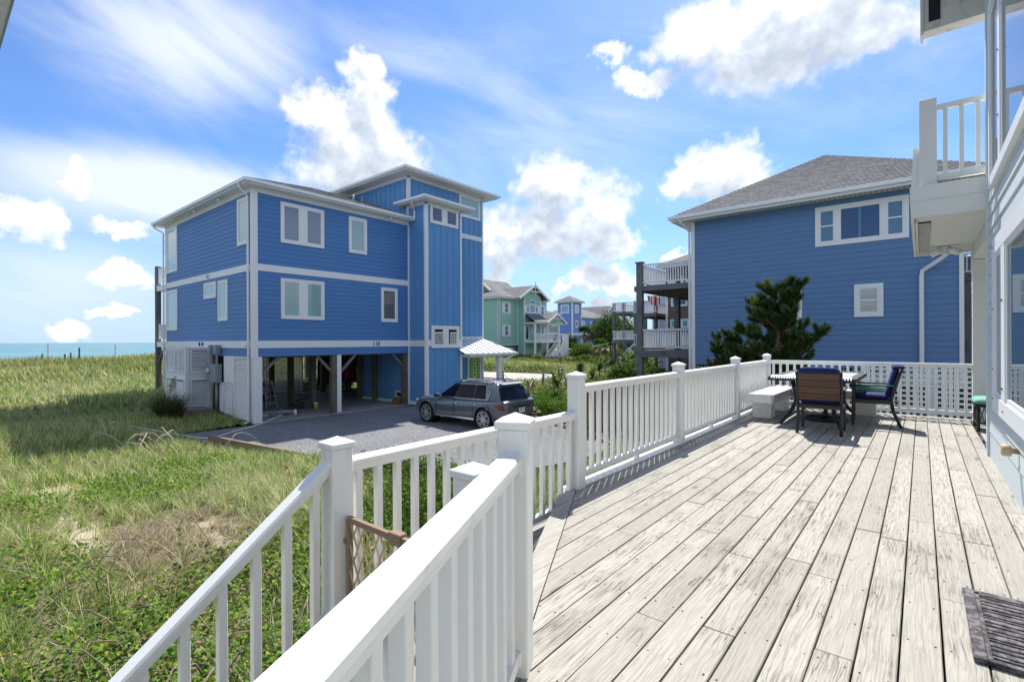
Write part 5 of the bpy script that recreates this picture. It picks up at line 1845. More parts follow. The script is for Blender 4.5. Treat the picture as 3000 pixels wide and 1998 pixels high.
# its stair
for k in range(12):
    b = B(); b.box(-22.4 + k * .27, -22.1 + k * .27, 44.0, 44.9, 3.1 - .25 * k - .05, 3.1 - .25 * k); b.build('tread', 'grey_beam', d3)
b = B(); b.extrude([(-22.5, 43.98, 3.15), (-22.5, 43.98, 2.9), (-19.2, 43.98, -.1), (-19.2, 43.98, .15)], (0, .05, 0)); b.build('stringer', 'grey_beam', d3)
ST = thing('deck_stairs', 'grey stair flight with white open railing behind the yuccas', 'stairs', (-19.6, 40.5, 0))
for k in range(8):
    b = B(); b.box(-20.7 + k * .28, -20.4 + k * .28, 40.0, 40.9, .45 + .25 * k, .50 + .25 * k); b.build('tread', 'grey_beam', ST)
for zt in (.75, 1.15, 1.55):
    b = B(); b.bar((-20.8, 39.95, zt), (-18.5, 39.95, zt + 2.1), .05, .07); b.build('rail', 'white_trim', ST)
for k in range(14):
    x_ = -20.8 + k * .17; z_ = .75 + (x_ + 20.8) * .92
    b = B(); b.box(x_ - .025, x_ + .025, 39.93, 39.97, z_ - .1, z_ + .83); b.build('baluster', 'white_trim', ST)
b = B(); b.box(-20.95, -20.75, 39.85, 40.05, .0, 1.7); b.build('newel', 'grey_timber', ST)


def plain_house(name, label, x0, x1, y0, y1, z1, wall, wins=(), roof='shingle_far', pitch=.5, gable=None, over=.5, trimz=None):
    t = thing(name, label, 'house', ((x0 + x1) / 2, (y0 + y1) / 2, 0))
    b = B(); b.box(x0, x1, y0, y1, -.2, z1); b.build('wall', wall, t)
    fs = Face((x0, y0), (1, 0), (0, -1)); ff = Face((x1, y0), (0, 1), (1, 0))
    for F, L in ((fs, x1 - x0), (ff, y1 - y0)):
        b = B(); b.fbox(F, -.06 if F is ff else 0, .16, 0, z1, 0, .06); b.fbox(F, L - .16, L, 0, z1, 0, .06); b.build('corner_board', 'white_trim', t)
        for z in (trimz or ()):
            b = B(); b.fbox(F, .16, L - .16, z, z + .3, 0, .05); b.build('band_board', 'white_trim', t)
    for side, u0, u1, za, zb, pane in wins:
        window(fs if side == 's' else ff, t, u0, u1, za, zb, pane, w=.14)
    X0, X1, Y0, Y1 = x0 - over, x1 + over, y0 - over, y1 + over
    b = B(); b.box(X0, X1, Y0, Y1, z1, z1 + .2); b.build('fascia', 'white_trim', t)
    if gable is None:
        hip(t, (X0, X1, Y0, Y1, z1 + .21), pitch, roof, .3)
    else:
        b = B(); zr = z1 + .2
        if gable == 'x':            # ridge along X, gables face +-X
            m = (Y0 + Y1) / 2; h = (Y1 - Y0) / 2 * pitch
            roof_plane(b, (X0, Y0, zr), (X1, Y0, zr), (X1, m, zr + h), (X0, m, zr + h), .3)
            roof_plane(b, (X1, Y1, zr), (X0, Y1, zr), (X0, m, zr + h), (X1, m, zr + h), .3)
            b.build('shingles', roof, t, kind='stuff')
            w = B(); w.extrude([(x1 - .05, y0, zr - .2), (x1 - .05, y1, zr - .2), (x1 - .05, m, zr - .2 + h * .94)], (.04, 0, 0)); w.build('gable', wall, t)
            w = B()
            w.bar((X1, Y0, zr), (X1, m, zr + h), .08, .3, up=(0, 0, 1)); w.bar((X1, Y1, zr), (X1, m, zr + h), .08, .3, up=(0, 0, 1)); w.build('bargeboard', 'white_trim', t)
        else:
            m = (X0 + X1) / 2; h = (X1 - X0) / 2 * pitch
            roof_plane(b, (X1, Y0, zr), (X1, Y1, zr), (m, Y1, zr + h), (m, Y0, zr + h), .3)
            roof_plane(b, (X0, Y1, zr), (X0, Y0, zr), (m, Y0, zr + h), (m, Y1, zr + h), .3)
            b.build('shingles', roof, t, kind='stuff')
            w = B(); w.extrude([(x0, y0 + .05, zr - .2), (x1, y0 + .05, zr - .2), (m, y0 + .05, zr - .2 + h * .94)], (0, -.04, 0)); w.build('gable', wall, t)
            w = B(); w.bar((X0, Y0, zr), (m, Y0, zr + h), .08, .3); w.bar((X1, Y0, zr), (m, Y0, zr + h), .08, .3); w.build('bargeboard', 'white_trim', t)
    return t, fs, ff


plain_house('teal_house', 'pale teal house glimpsed behind the far timber deck', -20.1, -11, 47, 58, 8.2, 'pale_wall',
            [('s', 1, 2, 4, 5.6, 'pane_dark'), ('s', 3, 4, 4, 5.6, 'pane_dark'), ('f', 1, 2, 4, 5.6, 'pane_dark')])
# ------------------------------------------------------------------ grey house
GH, gs, gf = plain_house('grey_house', 'grey house with low hip roof squeezed between green and lavender houses', -60, -47.5, 60.5, 69.6, 7.6, 'grey_wall',
            [('f', 7.4, 8.5, 5.6, 7.1, 'pane_dark'), ('f', 7.6, 8.4, 2.2, 4.0, 'pane_dark')], pitch=.26, trimz=(4.3,))
# ------------------------------------------------------------------ lavender house with square tower
LH, ls, lf_ = plain_house('lavender_house', 'lavender blue house with a square three-storey corner tower', -61, -50.4, 81.0, 92, 7.6, 'periwinkle_wall',
            [('f', 1.0, 2.0, 5.3, 7.0, 'pane_teal'), ('f', 4.0, 5.0, 5.3, 7.0, 'pane_pale'), ('f', 3.4, 4.6, 2.2, 4.4, 'pane_blind_dark')], pitch=.45, trimz=(4.4,))
TW = thing('house_tower', 'square lavender tower with pyramid roof and picture windows', 'tower', (-51.6, 79.5, 0))
b = B(); b.box(-53.3, -50.0, 78.0, 81.2, -.2, 10.35); b.build('wall', 'periwinkle_wall', TW)
fts = Face((-53.3, 78.0), (1, 0), (0, -1)); ftf = Face((-50.0, 78.0), (0, 1), (1, 0))
window(fts, TW, .75, 2.55, 8.35, 10.0, 'pane_teal', w=.16)
window(ftf, TW, .8, 2.2, 8.35, 10.0, 'pane_pale', w=.16)
window(ftf, TW, 1.0, 1.9, 5.7, 7.0, 'pane_dark', w=.16)
for F, L in ((fts, 3.3), (ftf, 3.2)):
    b = B(); b.fbox(F, -.06 if F is ftf else 0, .16, 0, 10.3, 0, .06); b.fbox(F, L - .16, L, 0, 10.3, 0, .06); b.fbox(F, .16, L - .16, 4.3, 4.55, 0, .05); b.build('trim', 'white_trim', TW)
b = B(); b.box(-53.8, -49.5, 77.5, 81.7, 10.35, 10.52); b.build('fascia', 'white_trim', TW)
hip(TW, (-53.9, -49.4, 77.4, 81.8, 10.53), .55, 'shingle_far', .3)
timber_deck('small balcony with white rails on the lavender house', -50.3, -48.4, 88, 92, (2.3, 5.0), ((-48.5, 88.1), (-48.5, 91.8)), 6)
plain_house('gable_house', 'far grey house with a steep slate gable roof', -79, -63, 112, 122, 8.0, 'pale_wall', [('f', 4.4, 5.6, 9.2, 10.6, 'pane_dark'), ('f', 2, 3, 5, 6.6, 'pane_dark'), ('f', 7, 8, 5, 6.6, 'pane_dark')], pitch=.75, gable='x')
plain_house('white_house', 'far white house half hidden by the leafy tree', -52, -38, 118, 130, 8.5, 'pale_wall', [('s', 2, 3.2, 5.5, 7.2, 'pane_dark'), ('s', 6, 7.2, 5.5, 7.2, 'pane_dark'), ('s', 10, 11.2, 5.5, 7.2, 'pane_dark'), ('f', 3, 4, 5.5, 7, 'pane_dark')], pitch=.6)
plain_house('red_roof_house', 'grey house with reddish roof seen through the gap beside the porch column', 1.5, 12, 62, 74, 6.0, 'grey_wall', [('s', 1.5, 2.7, 4, 5.4, 'pane_dark'), ('s', 5, 6.2, 4, 5.4, 'pane_dark')], roof='shingle_red', pitch=.7, gable='y')
timber_deck('white-railed deck seen through the gap beside the porch column', 1.4, 6, 30, 34, (6.1,), ((1.6, 30.2), (5.8, 30.2)), 6.9)
CT = thing('shipping_container', 'blue corrugated container parked behind the slate house', 'container', (4, 40, 0))
b = B(); b.box(2.2, 8.2, 38.05, 40.4, 1.1, 3.9); b.build('body', 'container_blue', CT)
for k in range(24):
    b = B(); b.box(2.25 + k * .25, 2.37 + k * .25, 38.0, 38.05, 1.5, 3.8); b.build('rib', 'container_blue', CT)
b = B(); b.box(2.2, 8.2, 38.02, 38.3, .8, 1.08); b.box(2.2, 8.2, 38.0, 38.05, 3.82, 4.0); b.build('chassis', 'white_trim', CT)
for x_ in (3.2, 6.9):
    b = B(); b.cyl((x_, 38.1, .45), (x_, 38.4, .45), .45, 16); b.build('wheel', 'tyre', CT)

# ------------------------------------------------------------------ green house
GR = thing('green_house', 'sea-green three-storey house with dormered roof, white shutters and entrance stair', 'house', (-48, 53, 0))
gx1, gy0 = -42.5, 48.63
FG = Face((gx1, gy0), (0, 1), (1, 0)); FGS = Face((gx1, gy0), (-1, 0), (0, -1))
b = B(); b.box(-56, gx1, gy0, 58.5, 2.66, 8.80); b.build('wall', 'teal_wall', GR)
b = B(); b.box(-56, gx1 - .5, gy0 + .5, 58.4, -.1, 2.66); b.build('wall', 'teal_wall', GR)
b = B(); b.prism([(gx1 - .02, 52.55), (-41.4, 52.55), (-41.4, 56.4), (-41.9, 56.4), (-41.9, 58.5), (gx1 - .02, 58.5)], -.1, 8.85); b.build('bay', 'teal_wall', GR)
b = B(); b.extrude([(-41.42, 52.55, 8.84), (-41.42, 56.4, 8.84), (-41.42, 56.4, 9.3), (-41.42, 54.5, 10.4), (-41.42, 52.55, 9.3)], (-.5, 0, 0)); b.build('gable', 'teal_wall', GR)
for F, us in ((FG, (0.0, 3.86)), (FGS, (0.0,))):
    for u in us:
        b = B(); b.fbox(F, u - .06, u + .16, 2.66, 8.8, 0, .06); b.build('corner_board', 'white_trim', GR)
FGB = Face((-41.4, 52.55), (0, 1), (1, 0))
for u in (0, 3.7):
    b = B(); b.fbox(FGB, u - .05, u + .15, 0, 8.85, 0, .06); b.build('corner_board', 'white_trim', GR)
b = B(); b.fbox(FG, 0, 3.9, 2.60, 2.72, 0, .05); b.fbox(FGS, 0, 13, 2.6, 2.72, 0, .05); b.build('band_board', 'seafoam_trim', GR)


def shuttered(F, t, u0, u1, z0, z1):
    window(F, t, u0, u1, z0, z1, 'pane_navy', w=.13, hung=True)
    for a in (u0 - .36, u1 + .02):
        b = B(); frame_box(b, F, a, a + .34, z0 + .05, z1 - .05, .06, 0, .05); b.fbox(F, a + .06, a + .28, z0 + .1, z1 - .1, 0, .03); b.build('shutter', 'white_trim', t)


shuttered(FG, GR, 1.05, 2.0, 6.86, 8.36)
shuttered(FG, GR, 1.05, 2.0, 3.81, 5.37)
window(FGB, GR, 1.2, 2.5, 7.0, 8.3, 'pane_blind_blue', w=.12, grid=(4, 4))
b = B(); arch = [FGB.p(1.85 + .65 * math.cos(a), 8.28 + .55 * math.sin(a), .06) for a in np.linspace(0, PI, 13)]
b.tube(arch, .07, 6); b.build('arch_trim', 'white_trim', GR)
b = B(); b.extrude([FGB.p(1.85 + .62 * math.cos(a), 8.25 + .5 * math.sin(a), .005) for a in np.linspace(0, PI, 13)], (.02, 0, 0)); b.build('arch_pane', 'pane_blind_blue', GR)
window(FGB, GR, .55, 1.15, 7.0, 8.05, 'pane_navy', w=.1); window(FGB, GR, 2.55, 3.15, 7.0, 8.05, 'pane_navy', w=.1)
for a in (.2, 3.2):
    b = B(); b.fbox(FGB, a, a + .32, 7.02, 8.03, 0, .05); b.build('shutter', 'white_trim', GR)
FG3 = Face((-41.9, 56.4), (0, 1), (1, 0))
shuttered(FG3, GR, .65, 1.45, 6.7, 8.3); shuttered(FG3, GR, .65, 1.45, 3.9, 5.4)
window(FGB, GR, .2, 1.1, 3.3, 5.35, 'pane_dark', w=.1)
b = B(); b.tube([FGB.p(2.05 + .42 * math.cos(a), 4.75 + .62 * math.sin(a), .04) for a in np.linspace(0, 2 * PI, 25)], .09, 6); b.build('oval_window_trim', 'white_trim', GR)
b = B(); b.extrude([FGB.p(2.05 + .38 * math.cos(a), 4.75 + .58 * math.sin(a), .01) for a in np.linspace(0, 2 * PI, 24, endpoint=False)], (.02, 0, 0)); b.build('oval_pane', 'pane_navy', GR)
# garage door under the overhang
b = B(); FGG = Face((gx1 - .5, gy0 + .5), (0, 1), (1, 0)); frame_box(b, FGG, .15, 3.0, .1, 2.25, .14, 0, .06); gd = b.build('garage_door', 'white_trim', GR)
for k in range(4):
    b = B(); b.fbox(FGG, .29, 2.86, .22 + k * .475, .68 + k * .475, 0, .03); b.build('door_panel', 'white_trim', gd)
# roofs
b = B(); b.box(-56.6, gx1 + .5, gy0 - .5, 59.0, 8.80, 8.98); b.build('fascia', 'white_trim', GR)
hip(GR, (-56.7, gx1 + .6, gy0 - .6, 59.1, 8.99), .36, 'shingle_far', .3)
b = B()
roof_plane(b, (-40.9, 51.2, 8.95), (-47.5, 51.2, 8.95), (-47.5, 54.5, 10.85), (-40.9, 54.5, 10.85), .3)
roof_plane(b, (-47.5, 57.8, 8.95), (-40.9, 57.8, 8.95), (-40.9, 54.5, 10.85), (-47.5, 54.5, 10.85), .3)
b.build('shingles', 'shingle_far', GR, kind='stuff')
b = B(); b.bar((-40.9, 51.1, 8.86), (-40.9, 54.5, 10.80), .10, .28); b.bar((-40.9, 57.9, 8.86), (-40.9, 54.5, 10.80), .10, .28); b.bar((-40.9, 53.2, 9.95), (-40.9, 55.8, 9.95), .1, .14); b.bar((-40.9, 54.5, 9.5), (-40.9, 54.5, 11.3), .1, .1, up=(1, 0, 0)); b.build('bargeboard', 'white_trim', GR)
b = B()
roof_plane(b, (-46.2, 51.0, 10.3), (-46.2, 57.5, 10.3), (-48.6, 57.5, 12.1), (-48.6, 51.0, 12.1), .3)
roof_plane(b, (-51.0, 57.5, 10.3), (-51.0, 51.0, 10.3), (-48.6, 51.0, 12.1), (-48.6, 57.5, 12.1), .3)
b.build('shingles', 'shingle_far', GR, kind='stuff')
b = B(); b.extrude([(-50.6, 51.6, 10.2), (-46.6, 51.6, 10.2), (-48.6, 51.6, 11.8)], (0, 5.5, 0)); b.build('dormer', 'grey_wall', GR)
b = B(); b.bar((-51.1, 51.0, 10.2), (-48.6, 51.0, 12.06), .1, .24); b.bar((-46.1, 51.0, 10.2), (-48.6, 51.0, 12.06), .1, .24); b.bar((-50.2, 51.0, 10.85), (-47.0, 51.0, 10.85), .1, .12); b.bar((-48.6, 51.0, 10.8), (-48.6, 51.0, 12.4), .1, .1, up=(0, 1, 0)); b.build('bargeboard', 'white_trim', GR)
# entrance porch
b = B(); b.box(-41.4, -39.6, 52.7, 58.6, 2.95, 3.20); b.build('porch_floor', 'white_trim', GR)
for y_ in (52.8, 55.6, 58.4):
    b = B(); b.box(-39.85, -39.62, y_ - .12, y_ + .12, 0, 5.55); b.build('porch_post', 'white_trim', GR)
rail_run(GR, (-39.7, 52.9), (-39.7, 57.2), 3.3, 4.15, 'white_trim', .16, .05, .09, .08)
b = B(); b.box(-41.4, -39.4, 52.5, 59.4, 5.5, 5.68); b.build('porch_beam', 'white_trim', GR)
b = B()
roof_plane(b, (-39.2, 55.0, 5.70), (-41.9, 55.0, 5.70), (-41.9, 57.3, 6.95), (-39.2, 57.3, 6.95), .25)
roof_plane(b, (-41.9, 59.6, 5.70), (-39.2, 59.6, 5.70), (-39.2, 57.3, 6.95), (-41.9, 57.3, 6.95), .25)
roof_plane(b, (-39.2, 52.2, 5.70), (-39.2, 57.0, 5.70), (-41.4, 57.0, 6.9), (-41.4, 52.9, 6.9), .25)
b.build('shingles', 'shingle_far', GR, kind='stuff')
b = B(); b.extrude([(-39.3, 55.4, 5.68), (-39.3, 59.2, 5.68), (-39.3, 57.3, 6.75)], (-.1, 0, 0)); b.build('porch_gable', 'teal_wall', GR)
b = B(); b.bar((-39.15, 54.9, 5.64), (-39.15, 57.3, 6.92), .1, .24); b.bar((-39.15, 59.7, 5.64), (-39.15, 57.3, 6.92), .1, .24); b.bar((-39.15, 56.3, 6.25), (-39.15, 58.3, 6.25), .08, .1); b.bar((-39.15, 57.3, 5.9), (-39.15, 57.3, 7.2), .08, .08, up=(1, 0, 0)); b.build('bargeboard', 'white_trim', GR)
for k in range(13):
    y_ = 58.4 - k * .30
    b = B(); b.box(-40.9, -39.55, y_ - .32, y_, 3.0 - k * .24, 3.06 - k * .24); b.box(-40.9, -39.55, y_ - .02, y_, 2.82 - k * .24, 3.0 - k * .24); b.build('stair_tread', 'grey_beam', GR)
for x_ in (-40.98, -39.45):
    b = B(); b.bar((x_, 58.5, 4.05), (x_, 54.5, .95), .08, .12); b.bar((x_, 58.5, 3.2), (x_, 54.5, .10), .08, .3); b.build('stair_rail', 'white_trim', GR)
    for k in range(16):
        y_ = 58.4 - k * .25; z_ = 3.2 - (58.5 - y_) * .775
        b = B(); b.box(x_ - .02, x_ + .02, y_ - .03, y_ + .03, z_, z_ + .85); b.build('baluster', 'white_trim', GR)
for k in range(12):
    y_ = 58.9 - k * .33; zt_ = 3.1 - (58.9 - y_) * .77
    if zt_ > .2:
        b = B(); b.box(-39.40, -39.36, y_ - .16, y_ + .155, -.1, zt_); b.build('stair_panel', 'white_trim', GR)
b = B(); b.box(-39.5, -39.3, 59.0, 60.3, -.1, 4.1); b.build('stair_panel', 'white_trim', GR)

# ------------------------------------------------------------------ lattice screen behind the end railing
LT = thing('lattice_screen', 'white square lattice screen standing just beyond the end railing', 'screen', (.1, 12.4, 0))
for k in range(20):
    x_ = -.87 + k * .105
    w_ = .055 if k % 3 else .075
    b = B(); b.box(x_, x_ + w_ * .78, 12.40, 12.412, .9, 2.66); b.build('strip', 'lattice_shaded_white', LT)
for k in range(17):
    z_ = .95 + k * .102
    b = B(); b.box(-.87, 1.16, 12.413, 12.425, z_, z_ + .040); b.build('strip', 'lattice_shaded_white', LT)
for x_ in (-.92, .13, 1.18):
    b = B(); b.box(x_ - .05, x_ + .05, 12.426, 12.52, -.1, 2.68); b.build('post', 'lattice_shaded_white', LT)
b = B(); b.box(-.9, 1.2, 13.9, 13.95, 0, 2.2); b.build('dark_backing', 'dark_void', LT)  # near-black sheet closing the view behind the lattice holes

# ------------------------------------------------------------------ brown board fence seen through the balusters
FC = thing('board_fence', 'reddish brown upright board fence at the edge of the gravel', 'fence', (-7.6, 15.7, 0))
f0, f1 = Vector((-9.0, 14.75, 0)), Vector((-5.6, 17.2, 0)); fd = (f1 - f0); fl_ = fd.length; fd.normalize(); fn = Vector((-fd.y, fd.x, 0))
bm_ = B(); bm_.cbox(0, .135, -.012, .012, 0, 1.62, .003); fm = bm_.mesh('fence_board', 'brown_fence_wood')
for k in range(int(fl_ / .145)):
    q = f0 + fd * (k * .145); piece('fence_board', fm, FC, (q.x, q.y, .02), math.atan2(fd.y, fd.x))
for k in range(3):
    q = f0 + fd * (k * fl_ / 2) + fn * .06
    b = B(); b.box(q.x - .05, q.x + .05, q.y - .05, q.y + .05, -.1, 1.7); b.build('fence_post', 'brown_fence_wood', FC)
for z_ in (.4, 1.3):
    b = B(); b.bar(f0 + fn * .04 + Vector((0, 0, z_)), f1 + fn * .04 + Vector((0, 0, z_)), .05, .09); b.build('fence_rail', 'brown_fence_wood', FC)

# ------------------------------------------------------------------ timbers round the gravel
EDGE = DRIVE[1:16]
lab = ['long landscape timber edging the gravel beside the dune grass', 'landscape timber edging the near side of the gravel', 'landscape timber edging the far side of the gravel by the rope posts']
for k in range(len(EDGE) - 1):
    a = Vector((*EDGE[k], 0)); c = Vector((*EDGE[k + 1], 0))
    d = (c - a).normalized()
    z = .13 if k < 4 else .06
    h = .26 if k < 4 else .12
    me_ = B(); L = (c - a).length - .05
    me_.cbox(0, L, -.05, .05, -h / 2, h / 2, .008)
    o = bpy.data.objects.new('landscape_timber', me_.mesh('landscape_timber', 'landscape_timber'))
    COL.objects.link(o); o.location = (a.x, a.y, z); o.rotation_euler = (0, 0, math.atan2(d.y, d.x))
    tag(o, lab[0] if k < 3 else lab[1] if k < 7 else lab[2], 'timber', 'timbers edging the gravel drive')

# ------------------------------------------------------------------ rope fence
rp = [(-23.2, 27.0), (-18.25, 23.55), (-19.16, 25.2), (-20.1, 27.6), (-18.8, 27.0), (-17.5, 26.4), (-22.1, 32.9), (-25.3, 37.4), (-29.6, 43.8), (-11.0, 15.95), (-15.2, 21.9)]
pm = B(); pm.tube([(0, 0, -.2), (0, 0, .86), (0, 0, .88)], [.075, .075, .06], 10)
pm = pm.mesh('rope_post', 'post_wood')
for i, (x_, y_) in enumerate(rp):
    z_ = float(ground_h(x_, y_))
    o = bpy.data.objects.new('rope_post', pm); COL.objects.link(o); o.location = (x_, y_, z_); o.rotation_euler = (random.uniform(-.05, .05), random.uniform(-.05, .05), i)
    o.scale = (1, 1, random.uniform(.92, 1.12) if i != 8 else 1.6)
    tag(o, ('short timber post standing alone beside the white porch post', 'timber post at the far corner of the gravel', 'timber post one step behind the gravel corner post',
            'timber post where two ropes meet at the sandy lot', 'timber post between the lot and the yucca bed', 'timber post at the foot of the yucca bed', 'timber post on the far side of the sandy lot',
            'timber post by the creepers beyond the lot', 'tall thin timber post before the green house stairs', 'stake tied with rope beside the weed clump', 'timber post behind the feathery weeds')[i], 'post', 'rope fence posts')
for a, c in ((1, 2), (2, 3), (3, 6), (6, 7), (5, 4), (4, 3), (10, 5), (9, 10), (0, 1)):
    p0, p1 = rp[a], rp[c]; z0, z1 = float(ground_h(*p0)) + .74, float(ground_h(*p1)) + .74
    b = B(); b.tube([(p0[0] + (p1[0] - p0[0]) * t, p0[1] + (p1[1] - p0[1]) * t, z0 + (z1 - z0) * t - .9 * t * (1 - t)) for t in np.linspace(0, 1, 9)], .022, 6)
    b.build('rope', 'rope', smooth=True, label='slack pale rope strung between the short timber posts', cat='rope', group='ropes of the post fence')
# beach fence posts on the dune crest
for i, (x_, y_, h_, m_) in enumerate(((-47.5, 6.0, 1.35, 'white_trim'), (-47.0, 7.6, 1.05, 'grey_timber'), (-46.8, 7.1, .7, 'grey_timber'), (-46.9, 6.8, .6, 'grey_timber'), (-47.6, 9.8, 1.3, 'white_trim'), (-48.5, 14.6, 1.7, 'grey_timber'), (-47.0, 2.4, .9, 'grey_timber'), (-46.6, 5.6, .6, 'grey_timber'))):
    z_ = float(ground_h(x_, y_))
    b = B(); b.tube([(x_, y_, z_ - .2), (x_, y_, z_ + h_ + .25)], .05, 8)
    b.build('beach_post', m_, label='white marker post on the dune crest' if m_ == 'white_trim' else 'weathered grey fence post on the dune crest', cat='post', group='white posts on the dune' if m_ == 'white_trim' else 'grey posts on the dune')

# ------------------------------------------------------------------ SUV
def lathe(b, prof, cx, cz, n=28, y0=0.0, axis='y'):
    i = len(b.v); m = len(prof)
    for k in range(n):
        a = 2 * PI * k / n
        for r, y in prof:
            b.v.append((cx + r * math.cos(a), y0 + y, cz + r * math.sin(a)))
    for k in range(n):
        kk = (k + 1) % n
        for j in range(m - 1):
            b.f.append((i + k * m + j, i + k * m + j + 1, i + kk * m + j + 1, i + kk * m + j))


def make_wheel(t, x, side, R=.395, detail=True):
    """side +1 = left (local +Y)"""
    y = side * .88
    b = B(); s = side
    lathe(b, [(.29, -.12 * s), (R - .03, -.125 * s), (R, -.09 * s), (R, .09 * s), (R - .03, .125 * s), (.296, .12 * s)], x, R, 32, y)
    w = b.build('wheel', 'tyre', t, smooth=True, fix=True)
    b = B(); lathe(b, [(.296, .118 * s), (.28, .112 * s), (.275, .03 * s), (.0, .03 * s)], x, R, 28, y); b.build('rim_well', 'black_metal', w, smooth=False, fix=True)
    if detail:
        b = B(); lathe(b, [(.298, .105 * s), (.298, .122 * s), (.276, .122 * s), (.272, .09 * s)], x, R, 32, y)
        lathe(b, [(.06, .05 * s), (.055, .112 * s), (.0, .116 * s)], x, R, 16, y)
        for k in range(6):
            for dl in (-.20, .20):
                a = 2 * PI * k / 6 + .2
                i0 = (x + .05 * math.cos(a + dl * 1.2), y + .100 * s, R + .05 * math.sin(a + dl * 1.2))
                i1 = (x + .284 * math.cos(a + dl), y + .108 * s, R + .284 * math.sin(a + dl))
                b.bar(i0, i1, .034, .03, up=(0, 1, 0))
        b.build('rim', 'rim_alloy', w, fix=True)
    return w


def suv(name, label, paint_mat, loc, rot, group=None, detail=True):
    t = thing(name, label, 'car', loc, rot, group)
    ORIGIN[t] = Vector((0, 0, 0))
    # lower body: sections across x, half profile (y,z) mirrored
    st = [(-2.52, .62, .50, .86, .98), (-2.47, .80, .42, .90, 1.06), (-2.32, .93, .34, .92, 1.10), (-2.0, .985, .30, .93, 1.10), (-1.57, .99, .29, .92, 1.09), (-1.0, .985, .28, .90, 1.08),
          (-.4, .985, .28, .895, 1.07), (.2, .985, .28, .89, 1.06), (.8, .985, .29, .885, 1.05), (1.15, .985, .29, .88, 1.04), (1.52, .985, .30, .86, 1.02), (1.95, .965, .31, .82, .99), (2.22, .91, .33, .72, .95), (2.38, .80, .38, .60, .90), (2.45, .60, .46, .40, .82)]
    b = B(); rows = []
    for x, w, zb, wb, zt in st:
        half = [(0, zb), (w * .80, zb), (w * .95, zb + .05), (w * .985, zb + .20), (w, zb + (zt - zb) * .52), (w * .985, zt - .14), (wb, zt - .02), (wb * .80, zt + .015), (0, zt + .03)]
        row = [(x, y, z) for y, z in half] + [(x, -y, z) for y, z in half[-2:0:-1]]
        rows.append(len(b.v)); b.v += row
    n = 16
    for r0, r1 in zip(rows[:-1], rows[1:]):
        for k in range(n):
            kk = (k + 1) % n
            b.f.append((r0 + k, r0 + kk, r1 + kk, r1 + k))
    b.f.append(tuple(rows[0] + k for k in range(n))); b.f.append(tuple(rows[-1] + k for k in range(n))[::-1])
    body = b.build('body', paint_mat, t, smooth=True, fix=True)
    # wheel arches cut out of the shell
    cut = B()
    for x in (1.52, -1.55):
        for s in (1, -1):
            cut.cyl((x, s * .62, .39), (x, s * 1.2, .39), .455, 28)
    cm = cut.mesh('cut', None); co = bpy.data.objects.new('tmp_cut', cm); COL.objects.link(co)
    bm = bmesh.new(); bm.from_mesh(cm); bmesh.ops.recalc_face_normals(bm, faces=bm.faces); bm.to_mesh(cm); bm.free()
    tmp = bpy.data.objects.new('tmp_body', body.data); COL.objects.link(tmp)
    md = tmp.modifiers.new('s', 'SUBSURF'); md.levels = 2; md.render_levels = 2
    md2 = tmp.modifiers.new('b', 'BOOLEAN'); md2.object = co; md2.operation = 'DIFFERENCE'; md2.solver = 'EXACT'
    dg = bpy.context.evaluated_depsgraph_get(); dg.update()
    nm = bpy.data.meshes.new_from_object(tmp.evaluated_get(dg))
    body.data = nm
    nm.materials.clear(); nm.materials.append(MATS[paint_mat])
    nm.polygons.foreach_set('use_smooth', [True] * len(nm.polygons))
    try:
        nm.set_sharp_from_angle(angle=math.radians(35))
    except Exception:
        pass
    bpy.data.objects.remove(tmp); bpy.data.objects.remove(co)
    for x in (1.52, -1.55):
        for s in (1, -1):
            b = B(); b.tube([(x, s * .60, .39), (x, s * .93, .39)], .452, 24, cap=False); b.cyl((x, s * .58, .39), (x, s * .60, .39), .45, 24); b.build('wheel_well', 'rubber_black', t)
            b = B(); b.tube([(x + .47 * math.cos(a), s * (.985 if abs(math.cos(a)) < .9 else .97), .39 + .47 * math.sin(a)) for a in np.linspace(-.18, PI + .18, 19)], .022, 6); b.build('arch_trim', paint_mat, t, smooth=True)
    # greenhouse: belt ring and roof ring
    belt = [(1.18, 0), (1.10, .55), (.92, .84), (.02, .89), (-.95, .895), (-1.70, .885), (-2.28, .84), (-2.44, .50), (-2.47, 0)]
    roof = [(.22, 0), (.18, .45), (.05, .655), (-.18, .685), (-.98, .69), (-1.55, .68), (-1.98, .655), (-2.10, .42), (-2.12, 0)]
    zb = [1.06, 1.06, 1.055, 1.065, 1.075, 1.085, 1.09, 1.10, 1.10]; zr = [1.66, 1.65, 1.625, 1.635, 1.645, 1.635, 1.605, 1.62, 1.63]
    b = B()
    def ring(pts, zs):
        i = len(b.v); full = [(x, y, z) for (x, y), z in zip(pts, zs)] + [(x, -y, z) for (x, y), z in list(zip(pts, zs))[-2:0:-1]]
        b.v += full; return i, len(full)
    i0, n = ring(belt, [z - .03 for z in zb]); i1, _ = ring(roof, zr)
    top = [(x * .93 - .06, y * .90) for x, y in roof]; i2, _ = ring(top, [z + .055 for z in zr])
    for a, c in ((i0, i1), (i1, i2)):
        for k in range(n): b.f.append((a + k, a + (k + 1) % n, c + (k + 1) % n, c + k))
    b.f.append(tuple(i2 + k for k in range(n)))
    b.build('cabin', paint_mat, t, smooth=False, fix=True)
